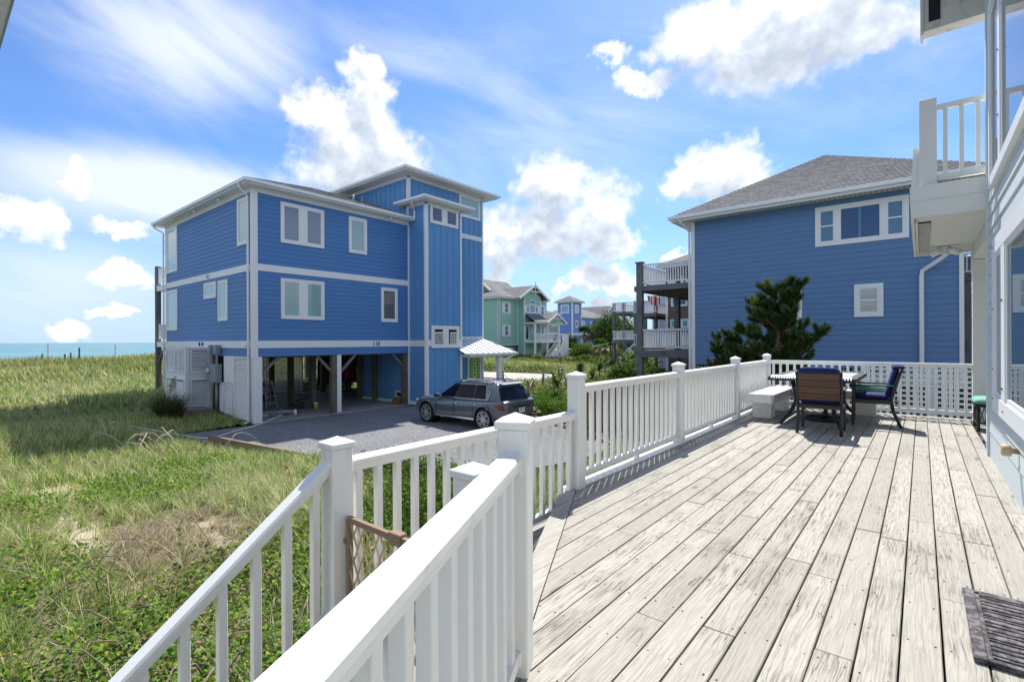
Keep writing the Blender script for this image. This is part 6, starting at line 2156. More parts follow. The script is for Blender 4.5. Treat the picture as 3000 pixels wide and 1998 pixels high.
    # panes: bays of the ring, inset and proud
    def bay(name, ks, s, e0=.06, e1=.06, lo=.06, hi=.10):
        B0 = [Vector((belt[k][0], belt[k][1] * s, zb[k])) for k in ks]; R0 = [Vector((roof[k][0], roof[k][1] * s, zr[k])) for k in ks]
        nrm = (B0[-1] - B0[0]).cross(R0[0] - B0[0]).normalized(); cen = Vector((-.6, 0, 1.2))
        if nrm.dot((B0[0] + B0[-1]) / 2 - cen) < 0: nrm = -nrm
        m = len(ks)
        bo = [p.lerp(q, lo) for p, q in zip(B0, R0)]; to = [p.lerp(q, 1 - hi) for p, q in zip(B0, R0)]
        L = (bo[-1] - bo[0]).length
        bo[0], bo[-1] = bo[0].lerp(bo[1], e0), bo[-1].lerp(bo[-2], e1); to[0], to[-1] = to[0].lerp(to[1], e0), to[-1].lerp(to[-2], e1)
        pts = bo + to[::-1]
        g = B(); g.extrude([p + nrm * .016 for p in pts], nrm * .012); g.build(name, 'car_glass', t, fix=True)
        return pts, nrm
    for s in (1, -1):
        pts, nrm = bay('front_window', [2, 3], s, .10, .05)
        bay('rear_window', [3, 4], s, .05, .05)
        bay('quarter_window', [4, 5], s, .05, .22)
        if detail:
            line = [Vector((belt[k][0], belt[k][1] * s + s * .018, zb[k] + .015)) for k in (2, 3, 4, 5)]
            b = B(); b.tube(line + [Vector((-1.72, .80 * s, 1.32)), Vector((-1.60, .72 * s, 1.56))], .013, 6); b.build('chrome_line', 'chrome', t, smooth=True)
    for s in (1, -1):
        bay('windscreen', [0, 1, 2], s, 0.0, .10)
        bay('rear_screen', [8, 7, 6], s, 0.0, .02, .06, .16)
    if detail:
        b = B(); b.hexa([(-1.95, -.62, 1.655), (-1.95, .62, 1.655), (-2.19, .58, 1.615), (-2.19, -.58, 1.615), (-1.95, -.62, 1.69), (-1.95, .62, 1.69), (-2.19, .58, 1.645), (-2.19, -.58, 1.645)]); b.build('spoiler', paint_mat, t, fix=True)
        for s in (1, -1):
            b = B(); b.tube([(.0, .60 * s, 1.69), (-.10, .61 * s, 1.735), (-1.6, .61 * s, 1.735), (-1.75, .60 * s, 1.69)], .018, 8); b.build('roof_rail', 'black_metal', t, smooth=True)
            b = B(); b.cbox(.82, 1.02, s * .98 - .09, s * .98 + .09, 1.05, 1.19, .03); b.build('mirror', 'black_metal', t)
            for x in (-.14, -1.08):
                b = B(); b.tube([(x - .12, s * .988, .905), (x - .10, s * 1.012, .905), (x + .10, s * 1.012, .905), (x + .12, s * .988, .905)], .016, 8); b.build('door_handle', 'chrome', t, smooth=True)
            # door gaps and sill strip
            for x0, x1 in ((.98, .92), (-.02, -.02), (-1.0, -1.02)):
                b = B(); b.tube([(x0, s * .955, .40), (x0, s * .989, .66), (x1, s * .978, .92), (x1, s * .89, 1.05)], .006, 4); b.build('door_gap', 'rubber_black', t)
            b = B(); b.bar((-1.05, s * .955, .365), (1.02, s * .955, .365), .03, .07); b.build('sill_strip', 'chrome', t)
            b = B(); b.extrude([(-2.535 + .02, s * .40, .93), (-2.495, s * .66, .93), (-2.41, s * .86, .93), (-2.26, s * .945, .96), (-2.28, s * .93, .80), (-2.42, s * .88, .76), (-2.52, s * .60, .80)], (0, 0, .0))
            b = B(); b.hexa([(-2.53, s * .42, .82), (-2.40, s * .90, .76), (-2.30, s * .90, .76), (-2.40, s * .42, .82), (-2.53, s * .42, .93), (-2.38, s * .925, .96), (-2.05, s * .985, .955), (-2.40, s * .42, .93)]); b.build('tail_lamp', 'tail_red', t, fix=True)
            b = B(); b.tube([(-1.72, s * .978, .83), (-1.72, s * .988, .83)], [.10, .10], 16); b.build('fuel_flap', paint_mat, t)
            b = B(); b.cbox(2.12, 2.36, s * .62 - .2, s * .62 + .2, .76, .86, .02); b.build('head_lamp', 'pane_pale', t)
        b = B(); b.box(-2.540, -2.50, -.42, .42, .85, .92); b.build('tail_bar', 'black_metal', t)
        b = B(); b.box(-2.552, -2.535, -.16, .16, .655, .815); pl = b.build('licence_plate', 'cup_white', t)
        for k in range(6):
            if k == 2: continue
            b = B(); b.box(-2.556, -2.552, -.12 + k * .042, -.095 + k * .042, .70, .765); b.build('plate_mark', 'blue_glove', pl)
        b = B(); b.box(-2.556, -2.552, -.10, .10, .785, .80); b.build('plate_mark', 'tail_red', pl)
        b = B(); b.hexa([(-2.54, -.80, .36), (-2.54, .80, .36), (-2.2, .93, .33), (-2.2, -.93, .33), (-2.555, -.78, .52), (-2.555, .78, .52), (-2.25, .955, .48), (-2.25, -.955, .48)]); b.build('rear_bumper', 'black_metal', t, fix=True)
        b = B(); b.bar((-2.56, -.72, .44), (-2.56, .72, .44), .02, .03); b.build('bumper_strip', 'chrome', t)
        for s in (1, -1):
            b = B(); b.bar((-2.562, s * .55, .50), (-2.562, s * .76, .50), .012, .03); b.build('reflector', 'tail_red', t)
        b = B(); b.bar((-2.36, -.18, 1.16), (-2.31, .22, 1.22), .02, .03); b.build('wiper', 'black_metal', t)
        b = B(); b.extrude([(-1.62, .0, 1.70), (-1.80, .0, 1.70), (-1.80, .0, 1.76), (-1.76, .0, 1.765)], (0, .05, 0)); b.build('aerial_fin', 'black_metal', t)
    for x in (1.52, -1.55):
        for s in (1, -1):
            make_wheel(t, x, s, .395, detail)
    return t


suv('parked_suv', 'metallic grey family SUV parked on the gravel in front of the blue house', 'car_paint', (-13.62, 13.92, 0.0), PI)
c_ = suv('parked_car', 'white SUV parked on the far road behind the round bush', 'white_car', (-44.0, 67.4, .2), PI * .52, 'white cars on the far road', detail=False)
c_ = suv('parked_car', 'white car parked nearer the grey house on the far road', 'white_car', (-44.4, 64.6, .2), PI * .55, 'white cars on the far road', detail=False)
c_ = suv('parked_car', 'white car parked under the far timber deck', 'white_car', (-33.0, 76.0, .2), PI * .1, 'white cars on the far road', detail=False)

# ------------------------------------------------------------------ people in the garage
def person(label, loc, rotz, verts, edges, radii, paint_rule, scale=1.0):
    me = bpy.data.meshes.new('person')
    me.from_pydata(verts, edges, [])
    o = bpy.data.objects.new('person', me); COL.objects.link(o)
    md = o.modifiers.new('skin', 'SKIN'); md.use_smooth_shade = True
    for i, r in enumerate(radii):
        sv_ = me.skin_vertices[0].data[i]; sv_.radius = r if isinstance(r, tuple) else (r, r); sv_.use_root = (i == 0)
    sd_ = o.modifiers.new('sub', 'SUBSURF'); sd_.levels = 2; sd_.render_levels = 2
    dg = bpy.context.evaluated_depsgraph_get(); dg.update()
    nm = bpy.data.meshes.new_from_object(o.evaluated_get(dg))
    o.modifiers.clear(); o.data = nm
    nm.materials.clear()
    names = []
    for p in nm.polygons:
        k = paint_rule(p.center)
        if k not in names: names.append(k)
    for k in names: nm.materials.append(MATS[k])
    for p in nm.polygons: p.material_index = names.index(paint_rule(p.center)); p.use_smooth = True
    o.location = loc; o.rotation_euler = (0, 0, rotz); o.scale = (scale,) * 3
    return tag(o, label, 'person')


# local frame: faces +Y, feet at z=0
def fingers(v, e, r, wrist, dirn, side):
    """palm and five short unequal fingers, slightly curled"""
    w = Vector(v[wrist]); d = Vector(dirn).normalized(); s = Vector(side).normalized(); n_ = d.cross(s)
    palm = len(v); v.append(tuple(w + d * .08)); e.append((wrist, palm)); r.append((.035, .018))
    for k, (off, L) in enumerate(((-.030, .060), (-.010, .075), (.010, .070), (.030, .055))):
        a = len(v); v.append(tuple(w + d * .115 + s * off)); e.append((palm, a)); r.append(.010)
        c = len(v); v.append(tuple(w + d * (.115 + L * .6) + s * off + n_ * .015)); e.append((a, c)); r.append(.009)
        f = len(v); v.append(tuple(w + d * (.115 + L * .8) + s * off + n_ * .045)); e.append((c, f)); r.append(.008)
    a = len(v); v.append(tuple(w + d * .05 + s * -.045 + n_ * .01)); e.append((wrist, a)); r.append(.011)
    c = len(v); v.append(tuple(w + d * .085 + s * -.060 + n_ * .03)); e.append((a, c)); r.append(.009)


v = [(0, 0, .95), (0, -.01, 1.12), (0, -.01, 1.30), (0, 0, 1.44), (0, .01, 1.50), (0, .03, 1.58), (0, .035, 1.68), (0, .03, 1.74),
     (.10, 0, .90), (.11, .02, .50), (.11, -.02, .10), (.115, .10, .04), (.12, .17, .03),
     (-.10, 0, .90), (-.11, .03, .50), (-.12, .02, .10), (-.125, .14, .04), (-.13, .21, .03),
     (.19, 0, 1.41), (.25, .02, 1.14), (.20, .20, 1.02), (-.19, 0, 1.41), (-.25, .03, 1.14), (-.19, .22, 1.06), (0, .125, 1.64)]
e = [(0, 1), (1, 2), (2, 3), (3, 4), (4, 5), (5, 6), (6, 7), (0, 8), (8, 9), (9, 10), (10, 11), (11, 12), (0, 13), (13, 14), (14, 15), (15, 16), (16, 17), (3, 18), (18, 19), (19, 20), (3, 21), (21, 22), (22, 23), (6, 24)]
r = [(.17, .13), (.15, .12), (.19, .13), (.13, .09), .055, .075, .095, .055, .10, .068, .045, .042, .030, .10, .068, .045, .042, .030, .068, .048, .035, .068, .048, .035, .022]
fingers(v, e, r, 20, (-.2, .9, -.15), (0, 0, 1)); fingers(v, e, r, 23, (.2, .9, -.1), (0, 0, 1))


def rule_red(c):
    if c.z < .07: return 'cap_white'
    if c.z < .93: return 'dark_cloth'
    if c.z < 1.49 and not (abs(c.x) > .17 and c.y > .06): return 'red_cloth'
    if c.z > 1.62 and (c.y < .05 or c.z > 1.71): return 'hair'
    return 'skin'


pr_ = person('person in a red shirt and dark trousers standing with back turned in the garage', (-26.75, 16.75, .05), math.radians(35), v, e, r, rule_red, 1.0)
hb = B()
for k in range(10):
    pass
hb.tube([(0, .03, 1.70), (0, .028, 1.735), (0, .025, 1.765), (0, .02, 1.785)], [.100, .098, .078, .03], 16); hb.tube([(0, .10, 1.705), (0, .17, 1.70)], [.07, .055], 12)
hc = hb.mesh('cap', 'cap_white', smooth=True); ho = bpy.data.objects.new('cap', hc); COL.objects.link(ho); ho.parent = pr_

v = [(0, 0, .95), (0, .04, 1.12), (0, .12, 1.28), (0, .18, 1.40), (0, .21, 1.46), (0, .26, 1.53), (0, .31, 1.61), (0, .32, 1.66),
     (.10, 0, .90), (.11, .10, .50), (.11, .02, .10), (.115, .14, .04), (.12, .20, .03),
     (-.10, 0, .90), (-.11, .04, .50), (-.12, -.04, .10), (-.125, .07, .04), (-.13, .13, .03),
     (.19, .18, 1.36), (.24, .30, 1.12), (.18, .50, 1.06), (-.19, .18, 1.36), (-.24, .32, 1.14), (-.14, .50, 1.12), (0, .40, 1.56)]
e = [(0, 1), (1, 2), (2, 3), (3, 4), (4, 5), (5, 6), (6, 7), (0, 8), (8, 9), (9, 10), (10, 11), (11, 12), (0, 13), (13, 14), (14, 15), (15, 16), (16, 17), (3, 18), (18, 19), (19, 20), (3, 21), (21, 22), (22, 23), (6, 24)]
r = [(.16, .13), (.15, .12), (.18, .12), (.12, .09), .055, .075, .095, .055, .10, .068, .045, .042, .030, .10, .068, .045, .042, .030, .068, .048, .035, .068, .048, .035, .022]
fingers(v, e, r, 20, (-.1, .9, -.3), (1, 0, 0)); fingers(v, e, r, 23, (.1, .9, -.2), (1, 0, 0))


def rule_grey(c):
    if c.z < .93: return 'dark_cloth'
    if c.y > .46 and c.z < 1.3: return 'blue_glove'
    if c.z < 1.45: return 'grey_cloth'
    if c.z > 1.60 or c.y < .25: return 'hair'
    return 'skin'


person('person in grey with blue gloves bending over a stepladder behind the corner column', (-24.5, 10.30, .05), math.radians(-75), v, e, r, rule_grey, 1.0)

# stepladder
L_ = thing('stepladder', 'aluminium stepladder standing on the garage slab', 'ladder', (-24.3, 10.75, .05), 0)
lx, ly = -24.1, 10.78
for s in (-1, 1):
    b = B(); b.bar((lx + .42, ly + s * .26, .05), (lx + .05, ly + s * .16, 1.32), .03, .06); b.build('rail', 'aluminium', L_)
    b = B(); b.bar((lx - .42, ly + s * .26, .05), (lx - .02, ly + s * .16, 1.30), .022, .035); b.build('back_rail', 'aluminium', L_)
for k in range(4):
    t = .2 + k * .24
    b = B(); b.box(lx + .42 - .37 * t - .05, lx + .42 - .37 * t + .05, ly - .26 + .10 * t, ly + .26 - .10 * t, .05 + 1.27 * t - .012, .05 + 1.27 * t + .012); b.build('step', 'aluminium', L_)
b = B(); b.box(lx - .1, lx + .12, ly - .18, ly + .18, 1.30, 1.34); b.build('top_cap', 'aluminium', L_)

# things on the slab
def lathe_thing(name, label, cat, at, prof, mat, cap=None, capmat=None, group=None):
    t = thing(name, label, cat, at, 0, group)
    b = B(); b.tube([(at[0], at[1], at[2] + z) for r_, z in prof], [r_ for r_, z in prof], 16); b.build('body', mat, t, smooth=True)
    if cap:
        b = B(); b.tube([(at[0], at[1], at[2] + z) for r_, z in cap], [r_ for r_, z in cap], 16); b.build('lid', capmat, t, smooth=True)
    return t


lathe_thing('paint_pot', 'yellow paper cup with white rim beside a garage pile', 'cup', (-21.95, 12.02, .05), [(.075, 0), (.10, .26)], 'cup_yellow', [(.11, .262), (.115, .30), (.09, .31)], 'cup_white')
lathe_thing('spray_bottle', 'white bottle with red cap standing on the garage slab', 'bottle', (-20.9, 10.5, .05), [(.07, 0), (.075, .17), (.03, .24)], 'cup_white', [(.032, .24), (.03, .30)], 'red_cloth')
lathe_thing('fuel_can', 'dark canister with orange label by the louvered wall', 'canister', (-27.2, 11.8, .05), [(.18, 0), (.18, .28), (.06, .34)], 'black_metal', [(.186, .08), (.186, .2)], 'orange_plastic')
t = thing('cardboard_box', 'small brown box with white paper leaning by the garage corner', 'box', (-20.35, 15.4, .05))
b = B(); b.hexa([(-20.55, 15.25, .05), (-20.2, 15.25, .05), (-20.2, 15.5, .05), (-20.55, 15.5, .05), (-20.5, 15.35, .45), (-20.16, 15.35, .45), (-20.16, 15.6, .45), (-20.5, 15.6, .45)]); b.build('carton', 'cardboard', t)
b = B(); b.box(-20.45, -20.2, 15.36, 15.5, .452, .46); b.build('paper', 'cup_white', t)


def hose(label, pts, r_, mat, name='hose'):
    # smooth path through the points
    P_ = [Vector(q) for q in pts]; out = []
    for i in range(len(P_) - 1):
        p0, p1, p2, p3 = P_[max(i - 1, 0)], P_[i], P_[i + 1], P_[min(i + 2, len(P_) - 1)]
        for t_ in np.linspace(0, 1, 7)[:-1]:
            out.append(.5 * ((2 * p1) + (-p0 + p2) * t_ + (2 * p0 - 5 * p1 + 4 * p2 - p3) * t_ ** 2 + (-p0 + 3 * p1 - 3 * p2 + p3) * t_ ** 3))
    out.append(P_[-1])
    b = B(); b.tube(out, r_, 6)
    return b.build(name, mat, smooth=True, label=label, cat='hose')


hose('white hose running out of the garage across the gravel edge', [(-21.2, 10.1, .07), (-20.3, 9.2, .07), (-19.6, 8.4, .03), (-18.9, 7.3, .03), (-18.2, 6.2, .03), (-19.2, 5.6, .12), (-20.6, 5.0, .25), (-22.5, 4.5, .35)], .020, 'cup_white')
hose('black hose snaking over the dark garage slab', [(-21.2, 10.1, .075), (-21.8, 11.1, .075), (-23.0, 11.0, .075), (-22.8, 11.9, .075), (-24.2, 11.8, .075), (-24.0, 12.6, .075), (-25.6, 12.9, .075), (-27.0, 14.5, .075), (-28.4, 14.4, .075), (-28.8, 15.6, .075)], .020, 'rubber_black')
cl = []
for k in range(40):
    a = k * .72; rr_ = .26 + .08 * math.sin(k * 1.7)
    cl.append((-19.55 + rr_ * math.cos(a) * .9, 11.9 + rr_ * math.sin(a) * 1.2, .03 + .008 * (k % 5) + .03 * abs(math.sin(k * .9))))
cl.append((-19.2, 12.7, .03))
hose('coiled grey cord heaped at the foot of the middle garage column', cl, .014, 'grey_metal', 'cord')
# rumpled plastic sheet
b = B(); n = 18
for i in range(n + 1):
    for j in range(n + 1):
        x_ = -22.9 + 1.5 * i / n; y_ = 9.3 + 1.5 * j / n
        k = fbm(np.array([x_]), np.array([y_]), 4.0, 2, 3)[0]
        e_ = min(i, j, n - i, n - j) / 3
        b.v.append((x_ + .25 * math.sin(j * .8), y_ + .2 * math.sin(i * .7), .056 + max(0, k - .35) * .35 * min(1, e_ + .2)))
for i in range(n):
    for j in range(n):
        a = i * (n + 1) + j; b.f.append((a, a + n + 1, a + n + 2, a + 1))
b.build('dust_sheet', 'plastic_drop', smooth=True, label='rumpled grey plastic sheet on the garage slab', cat='sheet')
# low wooden step by the service enclosure
t = thing('wooden_step', 'low grey plank step in the grass beside the louvered enclosure', 'step', (-23.5, 7.6, .2))
for k in range(5):
    b = B(); b.cbox(-24.05, -22.75, 7.12 + k * .17, 7.28 + k * .17, .40, .44, .004); b.build('plank', 'step_wood', t)
b = B(); b.box(-24.0, -22.8, 7.16, 7.20, .0, .395); b.box(-22.84, -22.8, 7.2, 7.9, .0, .395); b.build('frame', 'landscape_timber', t)

# ------------------------------------------------------------------ plants
TH = math.radians(39.63)
CF = np.array([-math.sin(TH), math.cos(TH)]); CR = np.array([math.cos(TH), math.sin(TH)])


def in_view(x, y, lim=1.22):
    d = x * CF[0] + y * CF[1]; l = x * CR[0] + y * CR[1]
    return (d > 1.2) & (np.abs(l) < lim * d + 1.0), d


def free_ground(x, y):
    """open planted ground: not drive, lot, house or deck"""
    ok = (edge_dist(x, y, DRIVE) > .12) & (edge_dist(x, y, LOT) > .1)
    ok &= ~((x > -30.3) & (x < -19.8) & (y > 8.3) & (y < 21.5))
    ok &= ~((x > -26.8) & (x < -24.1) & (y > 7.3) & (y < 8.5))
    ok &= ~((x > -2.62) & (y > 3.6) & (y < 11.5)) & ~((x > -2.6) & (y < 3.7))
    ok &= ~((x > -8.2) & (x < 1.2) & (y > 21.8) & (y < 33)) & ~((x > -57) & (x < -42.4) & (y > 48.4) & (y < 58.6))
    ok &= ~((x > -24.1) & (x < -22.7) & (y > 7.0) & (y < 8.0))
    return ok


def blades(name, x, y, z, L, W, az, lean, col, mat='grass_blades', parent=None, kind='stuff', segs=2, label=None, cat=None, curl=1.0):
    """arching blades: two-segment strips with a pointed tip"""
    n = len(x)
    d = np.stack([np.cos(az), np.sin(az)], -1); s = np.stack([-np.sin(az), np.cos(az)], -1)
    ts = np.linspace(0, 1, segs + 1)
    V = []
    for k, t in enumerate(ts):
        out = lean * (t ** 1.6) * L * curl
        up = L * (t * (1 - .35 * lean * t))
        c = np.stack([x + d[:, 0] * out, y + d[:, 1] * out, z + up], -1)
        if k < segs:
            w = (W * (1 - .75 * t ** 1.5))[:, None] * .5
            off = np.concatenate([s * w, np.zeros((n, 1))], 1)
            V += [c - off, c + off]
        else:
            V.append(c)
    V = np.stack(V, 1)
    m = V.shape[1]
    base = (np.arange(n) * m)[:, None]
    F = []
    for k in range(segs - 1):
        a = 2 * k
        F += [[a, a + 1, a + 3], [a, a + 3, a + 2]]
    a = 2 * (segs - 1); F.append([a, a + 1, a + 2])
    F = np.array(F)
    faces = (base[:, :, None] + F[None]).reshape(-1, 3)
    C = np.repeat(col[:, None, :], m, 1)
    g = np.array([.62] * 2 + [.95] * (m - 3) + [1.12]) if m >= 5 else np.ones(m)   # stems are paler green-brown low down
    C = C * g[None, :m, None] if False else C
    off = np.zeros(3)
    if parent is not None and ORIGIN.get(parent) is not None: off = np.array(ORIGIN[parent])
    me = np_mesh(bpy.data.meshes.new(name), V.reshape(-1, 3) - off, faces, 3, mat, False, C.reshape(-1, 3))
    o = bpy.data.objects.new(name, me); COL.objects.link(o)
    if parent is not None: o.parent = parent
    return tag(o, label, cat, None, kind)


def leaf_cloud(name, pos, nrm, size, col, mat='leaves', parent=None, kind=None, ratio=.55, label=None, cat=None):
    """oval leaves folded along the midrib: 6 points, 4 triangles each"""
    n = len(pos)
    nrm = nrm / np.maximum(np.linalg.norm(nrm, axis=1, keepdims=True), 1e-6)
    r_ = rng.normal(size=(n, 3)); a = np.cross(nrm, r_); a /= np.maximum(np.linalg.norm(a, axis=1, keepdims=True), 1e-6)
    s = np.cross(nrm, a)
    S_ = size[:, None]
    fold = nrm * S_ * .12
    p0 = pos - a * S_ * .5; p1 = pos + a * S_ * .5 - nrm * S_ * .10
    m1 = pos - a * S_ * .12; m2 = pos + a * S_ * .18
    w = s * S_ * ratio * .5
    V = np.stack([p0, m1 + w + fold, m1 - w + fold, m2 + w * .85 + fold, m2 - w * .85 + fold, p1], 1)
    F = np.array([[0, 1, 2], [1, 3, 4], [1, 4, 2], [3, 5, 4]])
    faces = ((np.arange(n) * 6)[:, None, None] + F[None]).reshape(-1, 3)
    C = np.repeat(col[:, None, :], 6, 1).reshape(-1, 3)
    off = np.zeros(3)
    if parent is not None and ORIGIN.get(parent) is not None: off = np.array(ORIGIN[parent])
    me = np_mesh(bpy.data.meshes.new(name), V.reshape(-1, 3) - off, faces, 3, mat, False, C)
    o = bpy.data.objects.new(name, me); COL.objects.link(o)
    if parent is not None: o.parent = parent
    return tag(o, label, cat, None, kind)


def mixcol(n, table, w):
    k = rng.choice(len(table), n, p=np.array(w) / np.sum(w))
    c = np.array(table)[k]
    return c * rng.uniform(.72, 1.28, (n, 1)) * rng.uniform(.93, 1.07, (n, 3))


STRAW, PALE, GREEN, LIME, THATCH, BROWN = (.56, .47, .27), (.55, .55, .32), (.19, .28, .075), (.30, .40, .08), (.34, .27, .22), (.22, .16, .11)


def patch(x, y, cx_, cy_, rx, ry, soft=.5):
    q = np.hypot((x - cx_) / rx, (y - cy_) / ry) + .45 * (fbm(x, y, .8, 5) - .5)
    return S(q, 1 + soft / 2, 1 - soft / 2)


def vine_mask(x, y):
    near = S(x + .55 * y, -5.6, -4.3) * S(y, 7.5, 5.5)
    near = np.clip(near + .9 * (fbm(x, y, .55, 0) - .5), 0, 1) * S(x, -7.2, -5.8)
    p1_ = np.maximum(patch(x, y, -10.6, 2.7, 1.7, 1.0), patch(x, y, -12.6, 3.9, 1.2, .7))
    p2_ = .8 * np.maximum(patch(x, y, -10.8, .8, 1.5, .8), patch(x, y, -6.9, .5, 1.1, .8))
    p3_ = .6 * patch(x, y, -7.6, 5.2, 1.6, 1.0)
    return np.clip(np.maximum.reduce([near, p1_, p2_, p3_]), 0, 1)


def sand_mask(x, y):
    return np.clip(np.maximum(patch(x, y, -12.0, 1.7, 1.5, .55), patch(x, y, -8.9, 1.35, 1.3, .45)) + .75 * patch(x, y, -7.0, 2.6, 1.0, .4), 0, 1)


at_ = GROUND.data.attributes.new('sandy', 'FLOAT', 'POINT')
at_.data.foreach_set('value', (sand_mask(vv[:, 0], vv[:, 1]) * .72 * ((vv[:, 0] > -20) & (vv[:, 0] < -2) & (vv[:, 1] < 8))).astype(np.float32))


# dune grass in three distance belts
def grass_belt(name, n, xr, yr, dr, L, W, seedtab):
    x = rng.uniform(*xr, n); y = rng.uniform(*yr, n)
    ok, d = in_view(x, y)
    ok &= (d > dr[0]) & (d < dr[1]) & free_ground(x, y) & (x > -56)
    x, y, d = x[ok], y[ok], d[ok]
    dens = .35 + .9 * fbm(x, y, .9, 1) * fbm(x, y, .22, 2) * 2.2
    vm = vine_mask(x, y); sm = sand_mask(x, y)
    dens = dens * (1 - .85 * vm) * (1 - .72 * sm)
    keep = rng.random(len(x)) < dens
    x, y, d = x[keep], y[keep], d[keep]
    # tussocks: pull blades towards clump centres
    cell = .34
    hx = np.floor(x / cell); hy = np.floor(y / cell)
    jx = (vn(hx, hy, 7.31, 3) - .5) * cell; jy = (vn(hx, hy, 5.77, 4) - .5) * cell
    f = .55
    x = x * (1 - f) + f * (hx * cell + cell / 2 + jx); y = y * (1 - f) + f * (hy * cell + cell / 2 + jy)
    z = ground_h(x, y) - .02
    m = len(x)
    tall = fbm(x, y, .35, 3)
    l = L * rng.uniform(.5, 1.25, m) * (.55 + .9 * tall)
    l = np.where(x < -40, l * 1.25, l)
    w = W * rng.uniform(.7, 1.3, m)
    wind = 2.6 + 1.2 * (fbm(x, y, .5, 4) - .5) * 2
    az = np.where(rng.random(m) < .55, wind + rng.normal(0, .7, m), rng.uniform(0, 2 * PI, m))
    lean = rng.uniform(.25, 1.05, m)
    g = fbm(x, y, .40, 5) + .12 * rng.normal(size=m)
    th = patch(x, y, -6.7, 2.1, 1.6, .9) * .9
    col = np.where((g > .49)[:, None], mixcol(m, [GREEN, LIME, PALE, STRAW], [.48, .26, .17, .09]), mixcol(m, [STRAW, PALE, GREEN, LIME, THATCH], [.20, .27, .29, .14, .10]))
    tm = rng.random(m) < th
    col[tm] = mixcol(tm.sum(), [THATCH, BROWN, STRAW], [.6, .2, .2])
    lean[tm] = rng.uniform(.9, 1.35, tm.sum()); l[tm] *= .8
    return blades(name, x, y, z, l, w, az, lean, col, segs=3 if dr[0] < 5 else 2, label='wind-bent dune grass in straw and green tufts', cat='grass', curl=1.0)


grass_belt('dune_grass', 190000, (-14, -2.5), (-4, 9), (1.2, 9), .33, .0070, 1)
grass_belt('dune_grass', 300000, (-32, -2.5), (-6, 14), (9, 21), .38, .014, 2)
grass_belt('dune_grass', 230000, (-56, -19), (-8, 45), (21, 60), .52, .040, 3)
# taller clumps along the crest
n = 26000
x = rng.uniform(-50, -42, n); y = rng.uniform(-4, 30, n)
k = (fbm(x, y, .5, 2) > .47) & in_view(x, y)[0]
x, y = x[k], y[k]; m = len(x)
blades('crest_grass', x, y, ground_h(x, y), rng.uniform(.35, .95, m), np.full(m, .045), rng.uniform(0, 6.28, m), rng.uniform(.1, .7, m),
       mixcol(m, [GREEN, (.13, .13, .06), STRAW, THATCH], [.4, .25, .2, .15]), label='coarse dark grass on the dune crest', cat='grass')

# trailing vine with glossy round leaves
def vine(name, n, xr, yr, mask, size, h, table, w, label):
    x = rng.uniform(*xr, n); y = rng.uniform(*yr, n)
    ok, d = in_view(x, y)
    ok &= free_ground(x, y) | ((x > -3.2) & (x < -2.3) & (y < 4))
    ok &= rng.random(n) < mask(x, y)
    x, y, d = x[ok], y[ok], d[ok]; m = len(x)
    lump = fbm(x, y, 1.6, 1)
    z = ground_h(x, y) + h * lump * rng.uniform(.15, 1.15, m)
    nr = rng.normal(size=(m, 3)) * .55 + np.array([-.1, .25, .9])
    col = mixcol(m, table, w)
    return leaf_cloud(name, np.stack([x, y, z], -1), nr, size * rng.uniform(.6, 1.35, m), col, kind='stuff', ratio=.72, label=label, cat='ground cover')


LEAFG = [(.075, .15, .024), (.13, .24, .034), (.21, .33, .045), (.30, .36, .07), (.20, .11, .06)]
vine('trailing_vine', 150000, (-14, -2.4), (-4, 8), vine_mask, .045, .34, LEAFG, [.32, .36, .2, .07, .05], 'glossy green trailing vine over the dune beside the stairs')
# low broad ground cover by the gravel and before the far houses
def far_cover(x, y):
    a = S(edge_dist(x, y, DRIVE), .1, .8) * S(y, 14, 16.5) * S(y, 52, 47) * S(x, -44, -40)
    return np.clip(a * (.25 + 1.3 * fbm(x, y, .25, 3)), 0, 1)


vine('ground_cover', 120000, (-46, -4), (13, 50), far_cover, .16, .5, [(.10, .15, .03), (.16, .20, .04), (.22, .22, .07), (.20, .13, .07), (.07, .11, .025)], [.3, .3, .18, .12, .1], 'yellow-green creeping ground cover between the gravel and the green house')

# woody runners among the vine
rv = random.Random(9)
b = B()
for k in range(60):
    x0, y0 = rv.uniform(-6.4, -2.9), rv.uniform(-1.0, 5.0)
    a = rv.uniform(0, 6.28); pts = []
    for i in range(7):
        z0 = float(ground_h(x0, y0)) + .16 + .20 * math.sin(i * 1.1 + k)
        pts.append((x0, y0, z0)); a += rv.uniform(-.7, .7); x0 += .16 * math.cos(a); y0 += .16 * math.sin(a)
    b.tube(pts, [.007, .007, .006, .006, .005, .004, .003], 5)
b.build('vine_runners', 'twig', smooth=True, kind='stuff', label='bare twisted runners trailing through the glossy vine', cat='vine')


def branchy(b, p, d, L, r_, depth, out, spread=.6, up=.25):
    p = Vector(p); d = Vector(d).normalized()
    q = p + d * L * .5 + Vector((rv.uniform(-.1, .1), rv.uniform(-.1, .1), rv.uniform(0, .12))) * L
    e_ = q + (d + Vector((rv.uniform(-.3, .3), rv.uniform(-.3, .3), up))).normalized() * L * .5
    b.tube([p, q, e_], [r_, r_ * .8, r_ * .6], 6)
    out.append(e_)
    if depth:
        for k in range(rv.choice([2, 3])):
            nd = (e_ - q).normalized() + Vector((rv.uniform(-1, 1), rv.uniform(-1, 1), rv.uniform(-.3, .8))) * spread
            branchy(b, e_, nd, L * rv.uniform(.6, .8), r_ * .6, depth - 1, out, spread, up)


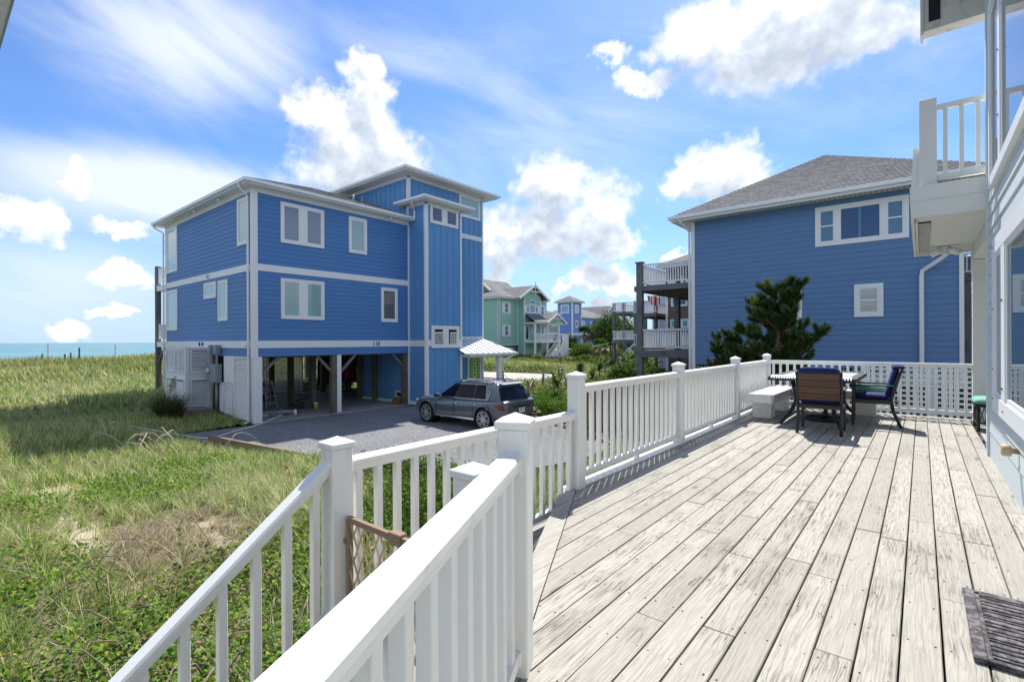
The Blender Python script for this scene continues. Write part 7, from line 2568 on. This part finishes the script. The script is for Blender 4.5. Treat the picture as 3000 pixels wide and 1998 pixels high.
def shrub(name, label, cat, at, radii, nleaf, size, table, w, clumps=40, group=None, trunk=.06, squash=.0, mat='leaves', bark='bark'):
    t = thing(name, label, cat, at, 0, group)
    b = B(); tips = []
    H_ = radii[2]
    for k in range(4):
        branchy(b, Vector(at) + Vector((rv.uniform(-.1, .1), rv.uniform(-.1, .1), -.1)), (rv.uniform(-.6, .6), rv.uniform(-.6, .6), 1), H_ * .75, trunk, 2, tips)
    b.build('trunk', bark, t, smooth=True)
    c0 = np.array(at) + np.array([0, 0, H_ * (1 - squash)])
    # clump centres over the crown shell, leaves round them
    u = rng.normal(size=(clumps, 3)); u[:, 2] = np.abs(u[:, 2]) * 1.0 - .45; u /= np.linalg.norm(u, axis=1, keepdims=True)
    rad = rng.uniform(.55, 1.0, (clumps, 1))
    cc = c0 + u * rad * np.array(radii)
    per = nleaf // clumps
    P_ = np.repeat(cc, per, 0) + rng.normal(size=(clumps * per, 3)) * np.array(radii) * .17
    nrm = (P_ - c0) / np.array(radii) + rng.normal(size=P_.shape) * .6
    col = mixcol(len(P_), table, w) * np.repeat(rng.uniform(.75, 1.2, (clumps, 1)), per, 0)
    zmin = at[2] + .02
    keep = P_[:, 2] > zmin
    leaf_cloud('crown', P_[keep], nrm[keep], size * rng.uniform(.6, 1.4, keep.sum()), col[keep], mat, t)
    return t


GB = [(.045, .095, .018), (.075, .145, .022), (.12, .19, .03), (.17, .22, .05)]
shrub('leafy_shrub', 'bright green leafy shrub behind the landing railing', 'shrub', (-7.2, 5.9, .15), (1.5, 1.1, .46), 12000, .055, GB, [.25, .35, .25, .15], 60, trunk=.03)
shrub('leafy_shrub', 'low green shrub at the foot of the landing railing', 'shrub', (-5.1, 4.6, .3), (1.2, .9, .46), 9000, .055, GB, [.3, .4, .2, .1], 50, trunk=.03)
shrub('roadside_weed', 'feathery bright green weed clump beside the rope posts', 'weed', (-12.6, 17.9, .0), (.9, 1.1, .55), 6000, .07, [(.11, .20, .03), (.15, .26, .04), (.08, .15, .03)], [.4, .35, .25], 40, trunk=.02)
shrub('roadside_weed', 'feathery green weed clump at the bend of the gravel', 'weed', (-11.2, 16.4, .0), (.8, .7, .5), 4000, .07, [(.11, .20, .03), (.15, .26, .04), (.08, .15, .03)], [.4, .35, .25], 30, trunk=.02)
shrub('round_bush', 'large rounded glossy bush before the lavender house', 'bush', (-37.9, 62.1, .15), (1.95, 1.9, 1.45), 12000, .17, GB, [.35, .35, .2, .1], 110, squash=.2)
shrub('dark_bush', 'dark spreading bush against the lavender tower', 'bush', (-46.6, 72.0, .3), (1.8, 1.6, 1.8), 5000, .26, [(.022, .045, .014), (.035, .065, .018), (.06, .10, .03)], [.5, .35, .15], 60)
shrub('clipped_hedge', 'clipped dark hedge below the far timber deck', 'hedge', (-29.2, 58.0, .2), (3.2, 1.6, 1.0), 8000, .2, [(.04, .075, .02), (.07, .12, .03), (.12, .16, .05)], [.4, .4, .2], 90)
shrub('leafy_tree', 'tall loose evergreen tree spreading beside the gable house', 'tree', (-38.6, 72.3, .2), (3.9, 3.6, 3.7), 11000, .30, [(.04, .08, .022), (.065, .115, .03), (.10, .16, .04), (.16, .19, .06)], [.35, .35, .2, .1], 75, trunk=.16)
shrub('leafy_tree', 'dense low tree filling the space behind the hedge', 'tree', (-30.5, 65.0, .2), (3.0, 2.4, 2.1), 7000, .28, [(.035, .07, .02), (.06, .105, .028), (.10, .15, .04)], [.4, .4, .2], 70, trunk=.12)
shrub('leafy_shrub', 'green shrub under the brown house stairs', 'shrub', (-14.6, 30.5, .1), (1.6, 1.3, .9), 4000, .16, GB, [.3, .4, .2, .1], 50, trunk=.04)
shrub('leafy_shrub', 'yellow-green shrub below the slate house deck', 'shrub', (-11.0, 20.3, .0), (.9, .8, .65), 3500, .11, [(.12, .18, .03), (.18, .24, .04), (.07, .12, .02)], [.4, .3, .3], 40, trunk=.03)
shrub('leafy_shrub', 'shrub filling the gap between porch column and house corner', 'shrub', (2.2, 16.5, .3), (1.2, 1.0, 1.05), 4000, .10, GB, [.3, .4, .2, .1], 50, trunk=.03)
for i, (x_, y_, s_) in enumerate(((-30, 49.5, 1.0), (-33.5, 50.5, .8), (-26.5, 47.8, .9), (-37.5, 50.0, .9), (-22.8, 43.0, .8))):
    shrub('low_shrub', ('low yellow-green shrub near the entrance stair', 'small rounded shrub before the green house porch', 'low shrub below the far deck posts', 'low shrub by the green house garage', 'straggly low shrub beside the yuccas')[i], 'shrub', (x_, y_, .1), (1.8 * s_, 1.3 * s_, .7 * s_), 3000, .2, [(.10, .15, .03), (.16, .20, .04), (.06, .10, .02)], [.4, .35, .25], 40, trunk=.03)


# fan palms
def palm(label, at, h, R_, nf=26, dead=8):
    t = thing('fan_palm', label, 'palm', at)
    b = B(); b.tube([(at[0], at[1], at[2] - .2), (at[0] + .06, at[1], at[2] + h * .5), (at[0] + .02, at[1] + .05, at[2] + h)], [.19, .15, .16], 10); b.build('trunk', 'palm_bark', t, smooth=True)
    top = np.array([at[0] + .02, at[1] + .05, at[2] + h])
    V = []; F_ = []; C = []
    for k in range(nf + dead):
        old = k >= nf
        az = rng.uniform(0, 2 * PI); el = rng.uniform(-.15, 1.25) if not old else rng.uniform(-1.2, -.4)
        d = np.array([math.cos(az) * math.cos(el), math.sin(az) * math.cos(el), math.sin(el)])
        s = np.array([-math.sin(az), math.cos(az), 0]); n_ = np.cross(s, d)
        base = top + d * R_ * .42
        pc = (.10, .13, .04) if not old else (.22, .16, .09)
        i = len(V); w = .03
        V += [top - s * w, top + s * w, base + s * w, base - s * w]; F_ += [[i, i + 1, i + 2], [i, i + 2, i + 3]]; C += [pc] * 4
        base_col = np.array((.055, .105, .022) if not old else (.25, .19, .11)) * rng.uniform(.7, 1.4)
        for j in range(15):
            a = -1.35 + 2.7 * j / 14
            dd = d * math.cos(a) + s * math.sin(a); L = R_ * .62 * (1 - .18 * abs(a))
            tip = base + dd * L + np.array([0, 0, -.16 * L]) - n_ * .03
            q = base + dd * L * .5
            wv = np.cross(dd, n_) * .042 * R_
            i = len(V)
            V += [base, q - wv, q + wv, tip]; F_ += [[i, i + 1, i + 2], [i + 1, i + 3, i + 2]]; C += [base_col * rng.uniform(.85, 1.15)] * 4
    me = np_mesh(bpy.data.meshes.new('fronds'), np.array(V) - np.array(at), np.array(F_), 3, 'leaves', False, np.array(C))
    o = bpy.data.objects.new('fronds', me); COL.objects.link(o); o.parent = t
    return t


palm('tall fan palm standing before the lavender tower', (-42.0, 69.0, .2), 4.2, 1.6)
palm('short fan palm with brown drooping fronds beside the round bush', (-33.1, 58.4, .2), 2.1, 1.6, 20, 18)
palm('stubby palm with dead fronds behind the parked white car', (-45.4, 70.4, .2), 1.9, 1.2, 8, 16)


# yuccas
def yucca(label, at, h, R_, n=46):
    t = thing('yucca', label, 'yucca', at, 0, 'yuccas beside the rope fence')
    b = B(); b.tube([(at[0], at[1], at[2] - .1), (at[0], at[1], at[2] + h)], [.06, .05], 8); b.build('stem', 'bark', t, smooth=True)
    for tier in range(2 if h > .5 else 1):
        pass
    k = n
    az = rng.uniform(0, 2 * PI, k); el = rng.uniform(-.35, 1.35, k)
    zb = at[2] + h * rng.uniform(.55, 1.0, k)
    L = R_ * rng.uniform(.75, 1.1, k)
    d = np.stack([np.cos(az) * np.cos(el), np.sin(az) * np.cos(el), np.sin(el)], -1)
    s = np.stack([-np.sin(az), np.cos(az), 0 * az], -1)
    c0 = np.stack([np.full(k, at[0]), np.full(k, at[1]), zb], -1)
    W_ = (.035 * R_ / .55)
    mid = c0 + d * (L * .45)[:, None]; tip = c0 + d * L[:, None] + np.array([0, 0, -.06]) * L[:, None]
    V = np.stack([c0 - s * W_ * .4, c0 + s * W_ * .4, mid + s * W_, mid - s * W_, tip], 1)
    F_ = np.array([[0, 1, 2], [0, 2, 3], [3, 2, 4]])
    faces = ((np.arange(k) * 5)[:, None, None] + F_[None]).reshape(-1, 3)
    col = mixcol(k, [(.07, .12, .035), (.12, .17, .06), (.30, .30, .16)], [.5, .35, .15])
    me = np_mesh(bpy.data.meshes.new('leaves'), V.reshape(-1, 3) - np.array(at), faces, 3, 'leaves', False, np.repeat(col[:, None], 5, 1).reshape(-1, 3))
    o = bpy.data.objects.new('leaves', me); COL.objects.link(o); o.parent = t


for (x_, y_, h_, R_), l_ in zip(((-20.8, 33.6, .75, .75), (-19.2, 33.8, .95, .75), (-17.8, 33.9, .55, .7), (-19.6, 38.8, 1.2, .8), (-18.6, 37.9, 1.3, .85), (-17.3, 32.2, .4, .65), (-18.4, 31.4, .5, .65), (-13.2, 19.2, 1.15, .72), (-12.3, 17.6, .55, .65), (-16.2, 35.5, .9, .75), (-22.0, 35.5, .8, .7), (-21.3, 38.4, 1.1, .75), (-15.6, 33.0, .5, .7), (-13.6, 29.0, .9, .7), (-14.9, 30.8, .5, .7), (-9.0, 18.6, .5, .6), (-7.4, 18.2, .7, .6)),
                              ('yucca rosette on a bare stem at the edge of the sandy lot', 'stout yucca in the middle of the yucca bed', 'low yucca rosette before the grey stairs', 'tall dark yucca next to the stair newel', 'tallest yucca, leaning over the stair foot', 'squat pale yucca near the rope', 'squat green yucca between taller ones', 'tall spiky yucca tied to a stake by the gravel', 'short yucca behind the roped stake', 'yucca standing beside the deck post', 'yucca at the back of the bed', 'thin-stemmed yucca behind the others', 'ground-hugging yucca near the slate house', 'yucca under the timber deck edge', 'small yucca beside the green shrub', 'yucca poking above the white railing by the board fence', 'spiky yucca beside the slate house corner')):
    yucca(l_, (x_, y_, float(ground_h(x_, y_))), h_ * 1.15 + .1, R_ * 1.3, 80)

# ornamental grass with plumes by the enclosure
at = (-22.7, 6.35, float(ground_h(-22.7, 6.35)))
PG_ = thing('pampas_clump', 'tall arching grass clump with pale plumes beside the louvered enclosure', 'grass clump', at)
m = 1500
az = rng.uniform(0, 6.28, m)
blades('blades', at[0] + rng.normal(0, .16, m), at[1] + rng.normal(0, .16, m), np.full(m, at[2]), rng.uniform(.7, 1.55, m), np.full(m, .018), az, rng.uniform(.25, .95, m),
       mixcol(m, [(.05, .08, .03), (.09, .12, .05), (.20, .15, .10), (.12, .08, .06)], [.4, .25, .2, .15]), parent=PG_, kind=None, segs=4)
for x_, y_, h_ in ((-.5, -.1, 1.75), (-.35, .2, 1.6), (.25, .1, 1.7), (.45, -.1, 1.5)):
    p_ = Vector(at) + Vector((x_ * .4, y_ * .4, .2)); q_ = Vector(at) + Vector((x_, y_, h_ - .35)); e_ = Vector(at) + Vector((x_ * 1.1, y_ * 1.1, h_ + .1))
    b = B(); b.tube([p_, q_], .006, 5); b.build('stalk', 'twig', PG_)
    k = 160; tt = rng.random(k)
    ps = np.array(q_)[None] + (np.array(e_) - np.array(q_))[None] * tt[:, None] + rng.normal(0, .022, (k, 3))
    leaf_cloud('plume', ps, rng.normal(size=(k, 3)), rng.uniform(.05, .11, k), mixcol(k, [(.45, .38, .27), (.36, .28, .20)], [.6, .4]), 'grass_blades', PG_, ratio=.16)

# dry arching twigs at the corner of the gravel
for k in range(14):
    x0, y0 = rv.uniform(-19.5, -13.5), rv.uniform(3.6, 5.4)
    z0 = float(ground_h(x0, y0)); a = rv.uniform(0, 6.28); pts = [(x0, y0, z0)]
    for i in range(5):
        a += rv.uniform(-.5, .5)
        x0 += .22 * math.cos(a); y0 += .22 * math.sin(a)
        pts.append((x0, y0, z0 + .55 * math.sin((i + 1) * .55) + rv.uniform(-.03, .03)))
    b = B(); b.tube(pts, [.012, .011, .010, .008, .006, .004], 5)
    b.build('dry_twig', 'rope', smooth=True, label='pale dry twig arching out of the grass by the gravel', cat='twig', group='dry twigs in the grass')


# ------------------------------------------------------------------ the pine shrub
PT = thing('pine_shrub', 'dark bushy pine with upturned candle shoots in front of the slate house', 'pine tree', (-3.2, 15.0, 0.1))
tips = [(-3.23, 4.8), (-2.85, 4.80), (-2.72, 4.86), (-2.53, 4.80), (-2.6, 4.6), (-3.62, 4.37), (-3.47, 4.44), (-3.88, 4.16), (-3.98, 3.71), (-3.78, 3.65),
        (-4.52, 3.47), (-4.34, 3.44), (-4.97, 3.39), (-4.80, 3.12), (-2.36, 3.75), (-2.46, 4.06), (-1.91, 3.58), (-2.09, 3.39), (-2.51, 3.24), (-2.64, 3.28),
        (-3.21, 3.83), (-3.55, 3.10), (-4.22, 3.05), (-2.81, 3.10), (-3.05, 3.45), (-3.4, 4.0), (-2.75, 3.95), (-4.65, 2.75), (-2.2, 2.9), (-3.9, 2.8), (-3.2, 2.7), (-2.7, 2.6), (-4.9, 2.6)]
trunk_pts = [Vector((-3.25, 15.0, 0.0)), Vector((-3.22, 15.05, 1.2)), Vector((-3.12, 15.0, 2.4)), Vector((-3.0, 15.0, 3.4)), Vector((-2.85, 15.0, 4.2))]
b = B(); b.tube(trunk_pts, [.13, .11, .085, .055, .03], 8); b.build('trunk', 'bark', PT, smooth=True)
rp_ = random.Random(21)
shoots = []
br = B()
for i, (tx_, tz_) in enumerate(tips):
    ty = 15.0 + rp_.uniform(-.75, .75) * (1.0 if tz_ < 4.2 else .4)
    tip = Vector((tx_, ty, tz_))
    zj = max(.7, min(tz_ - .35 - .55 * abs(tx_ + 3.1), 3.6))
    f = zj / 4.2
    st_ = trunk_pts[0].lerp(trunk_pts[-1], min(f, 1)); st_ = Vector((-3.25 + .4 * f, 15.0, zj))
    midp = st_.lerp(tip, .62) + Vector((0, 0, -.22 * min(1, abs(tx_ + 3.1))))
    pts = [st_, st_.lerp(midp, .5) + Vector((0, 0, -.05)), midp, midp.lerp(tip, .6) + Vector((0, 0, .02)), tip]
    br.tube(pts, [.045, .036, .028, .02, .012], 6)
    shoots.append((midp.lerp(tip, .15), tip, i in (0, 5, 6)))
    L = (tip - midp).length
    for k in range(19):
        t_ = rp_.uniform(.12, 1.0)
        p = (st_.lerp(midp, t_) if rp_.random() < .55 else midp.lerp(tip, t_ * .8))
        d = (tip - midp).normalized() * .5 + Vector((rp_.uniform(-1, 1), rp_.uniform(-1, 1), rp_.uniform(.15, 1.0)))
        d.normalize()
        q = p + d * rp_.uniform(.22, .50)
        if q.z > tz_ + .02: continue
        br.tube([p, q], [.014, .008], 5)
        shoots.append((p.lerp(q, .15), q, i in (5, 6) and k < 3))
br.build('branches', 'bark', PT, smooth=True)
V, C = [], []
for a_, q_, young in shoots:
    L = (q_ - a_).length; n_ = int(170 + 520 * L)
    ax = (q_ - a_).normalized(); o1 = ax.orthogonal().normalized(); o2 = ax.cross(o1)
    t_ = rng.random(n_) ** .8; ph = rng.uniform(0, 6.283, n_)
    rad = np.cos(ph)[:, None] * np.array(o1)[None] + np.sin(ph)[:, None] * np.array(o2)[None]
    fw = rng.uniform(.35, 1.0, n_)
    fw = np.where(t_ > .9, fw + .8, fw)
    d = rad + np.array(ax)[None] * fw[:, None]; d /= np.linalg.norm(d, axis=1, keepdims=True)
    base = np.array(a_)[None] + np.array(ax)[None] * (t_ * L)[:, None]
    ln = rng.uniform(.10, .165, n_)
    tip = base + d * ln[:, None]
    s = np.cross(d, rng.normal(size=(n_, 3))); s /= np.linalg.norm(s, axis=1, keepdims=True); s *= .0075
    V.append(np.stack([base - s, base + s, tip], 1))
    c = mixcol(n_, [(.028, .062, .020), (.048, .098, .026), (.085, .14, .04)], [.4, .4, .2])
    if young: c = mixcol(n_, [(.16, .22, .03), (.24, .28, .04), (.09, .15, .03)], [.45, .3, .25])
    C.append(np.repeat(c[:, None], 3, 1))
V = np.concatenate(V); C = np.concatenate(C)
me = np_mesh(bpy.data.meshes.new('needles'), V.reshape(-1, 3) - np.array([-3.2, 15.0, .1]), np.arange(len(V) * 3).reshape(-1, 3), 3, 'needles', False, C.reshape(-1, 3))
o = bpy.data.objects.new('needles', me); COL.objects.link(o); o.parent = PT
shrub('small_pine', 'small pine sapling by the slate house corner board', 'pine tree', (-7.3, 20.6, .2), (.75, .6, .75), 5000, .13, [(.03, .06, .02), (.05, .09, .025)], [.6, .4], 40, trunk=.03, mat='needles')

print('tris', sum(len(o.data.polygons) for o in bpy.data.objects if o.type == 'MESH'))
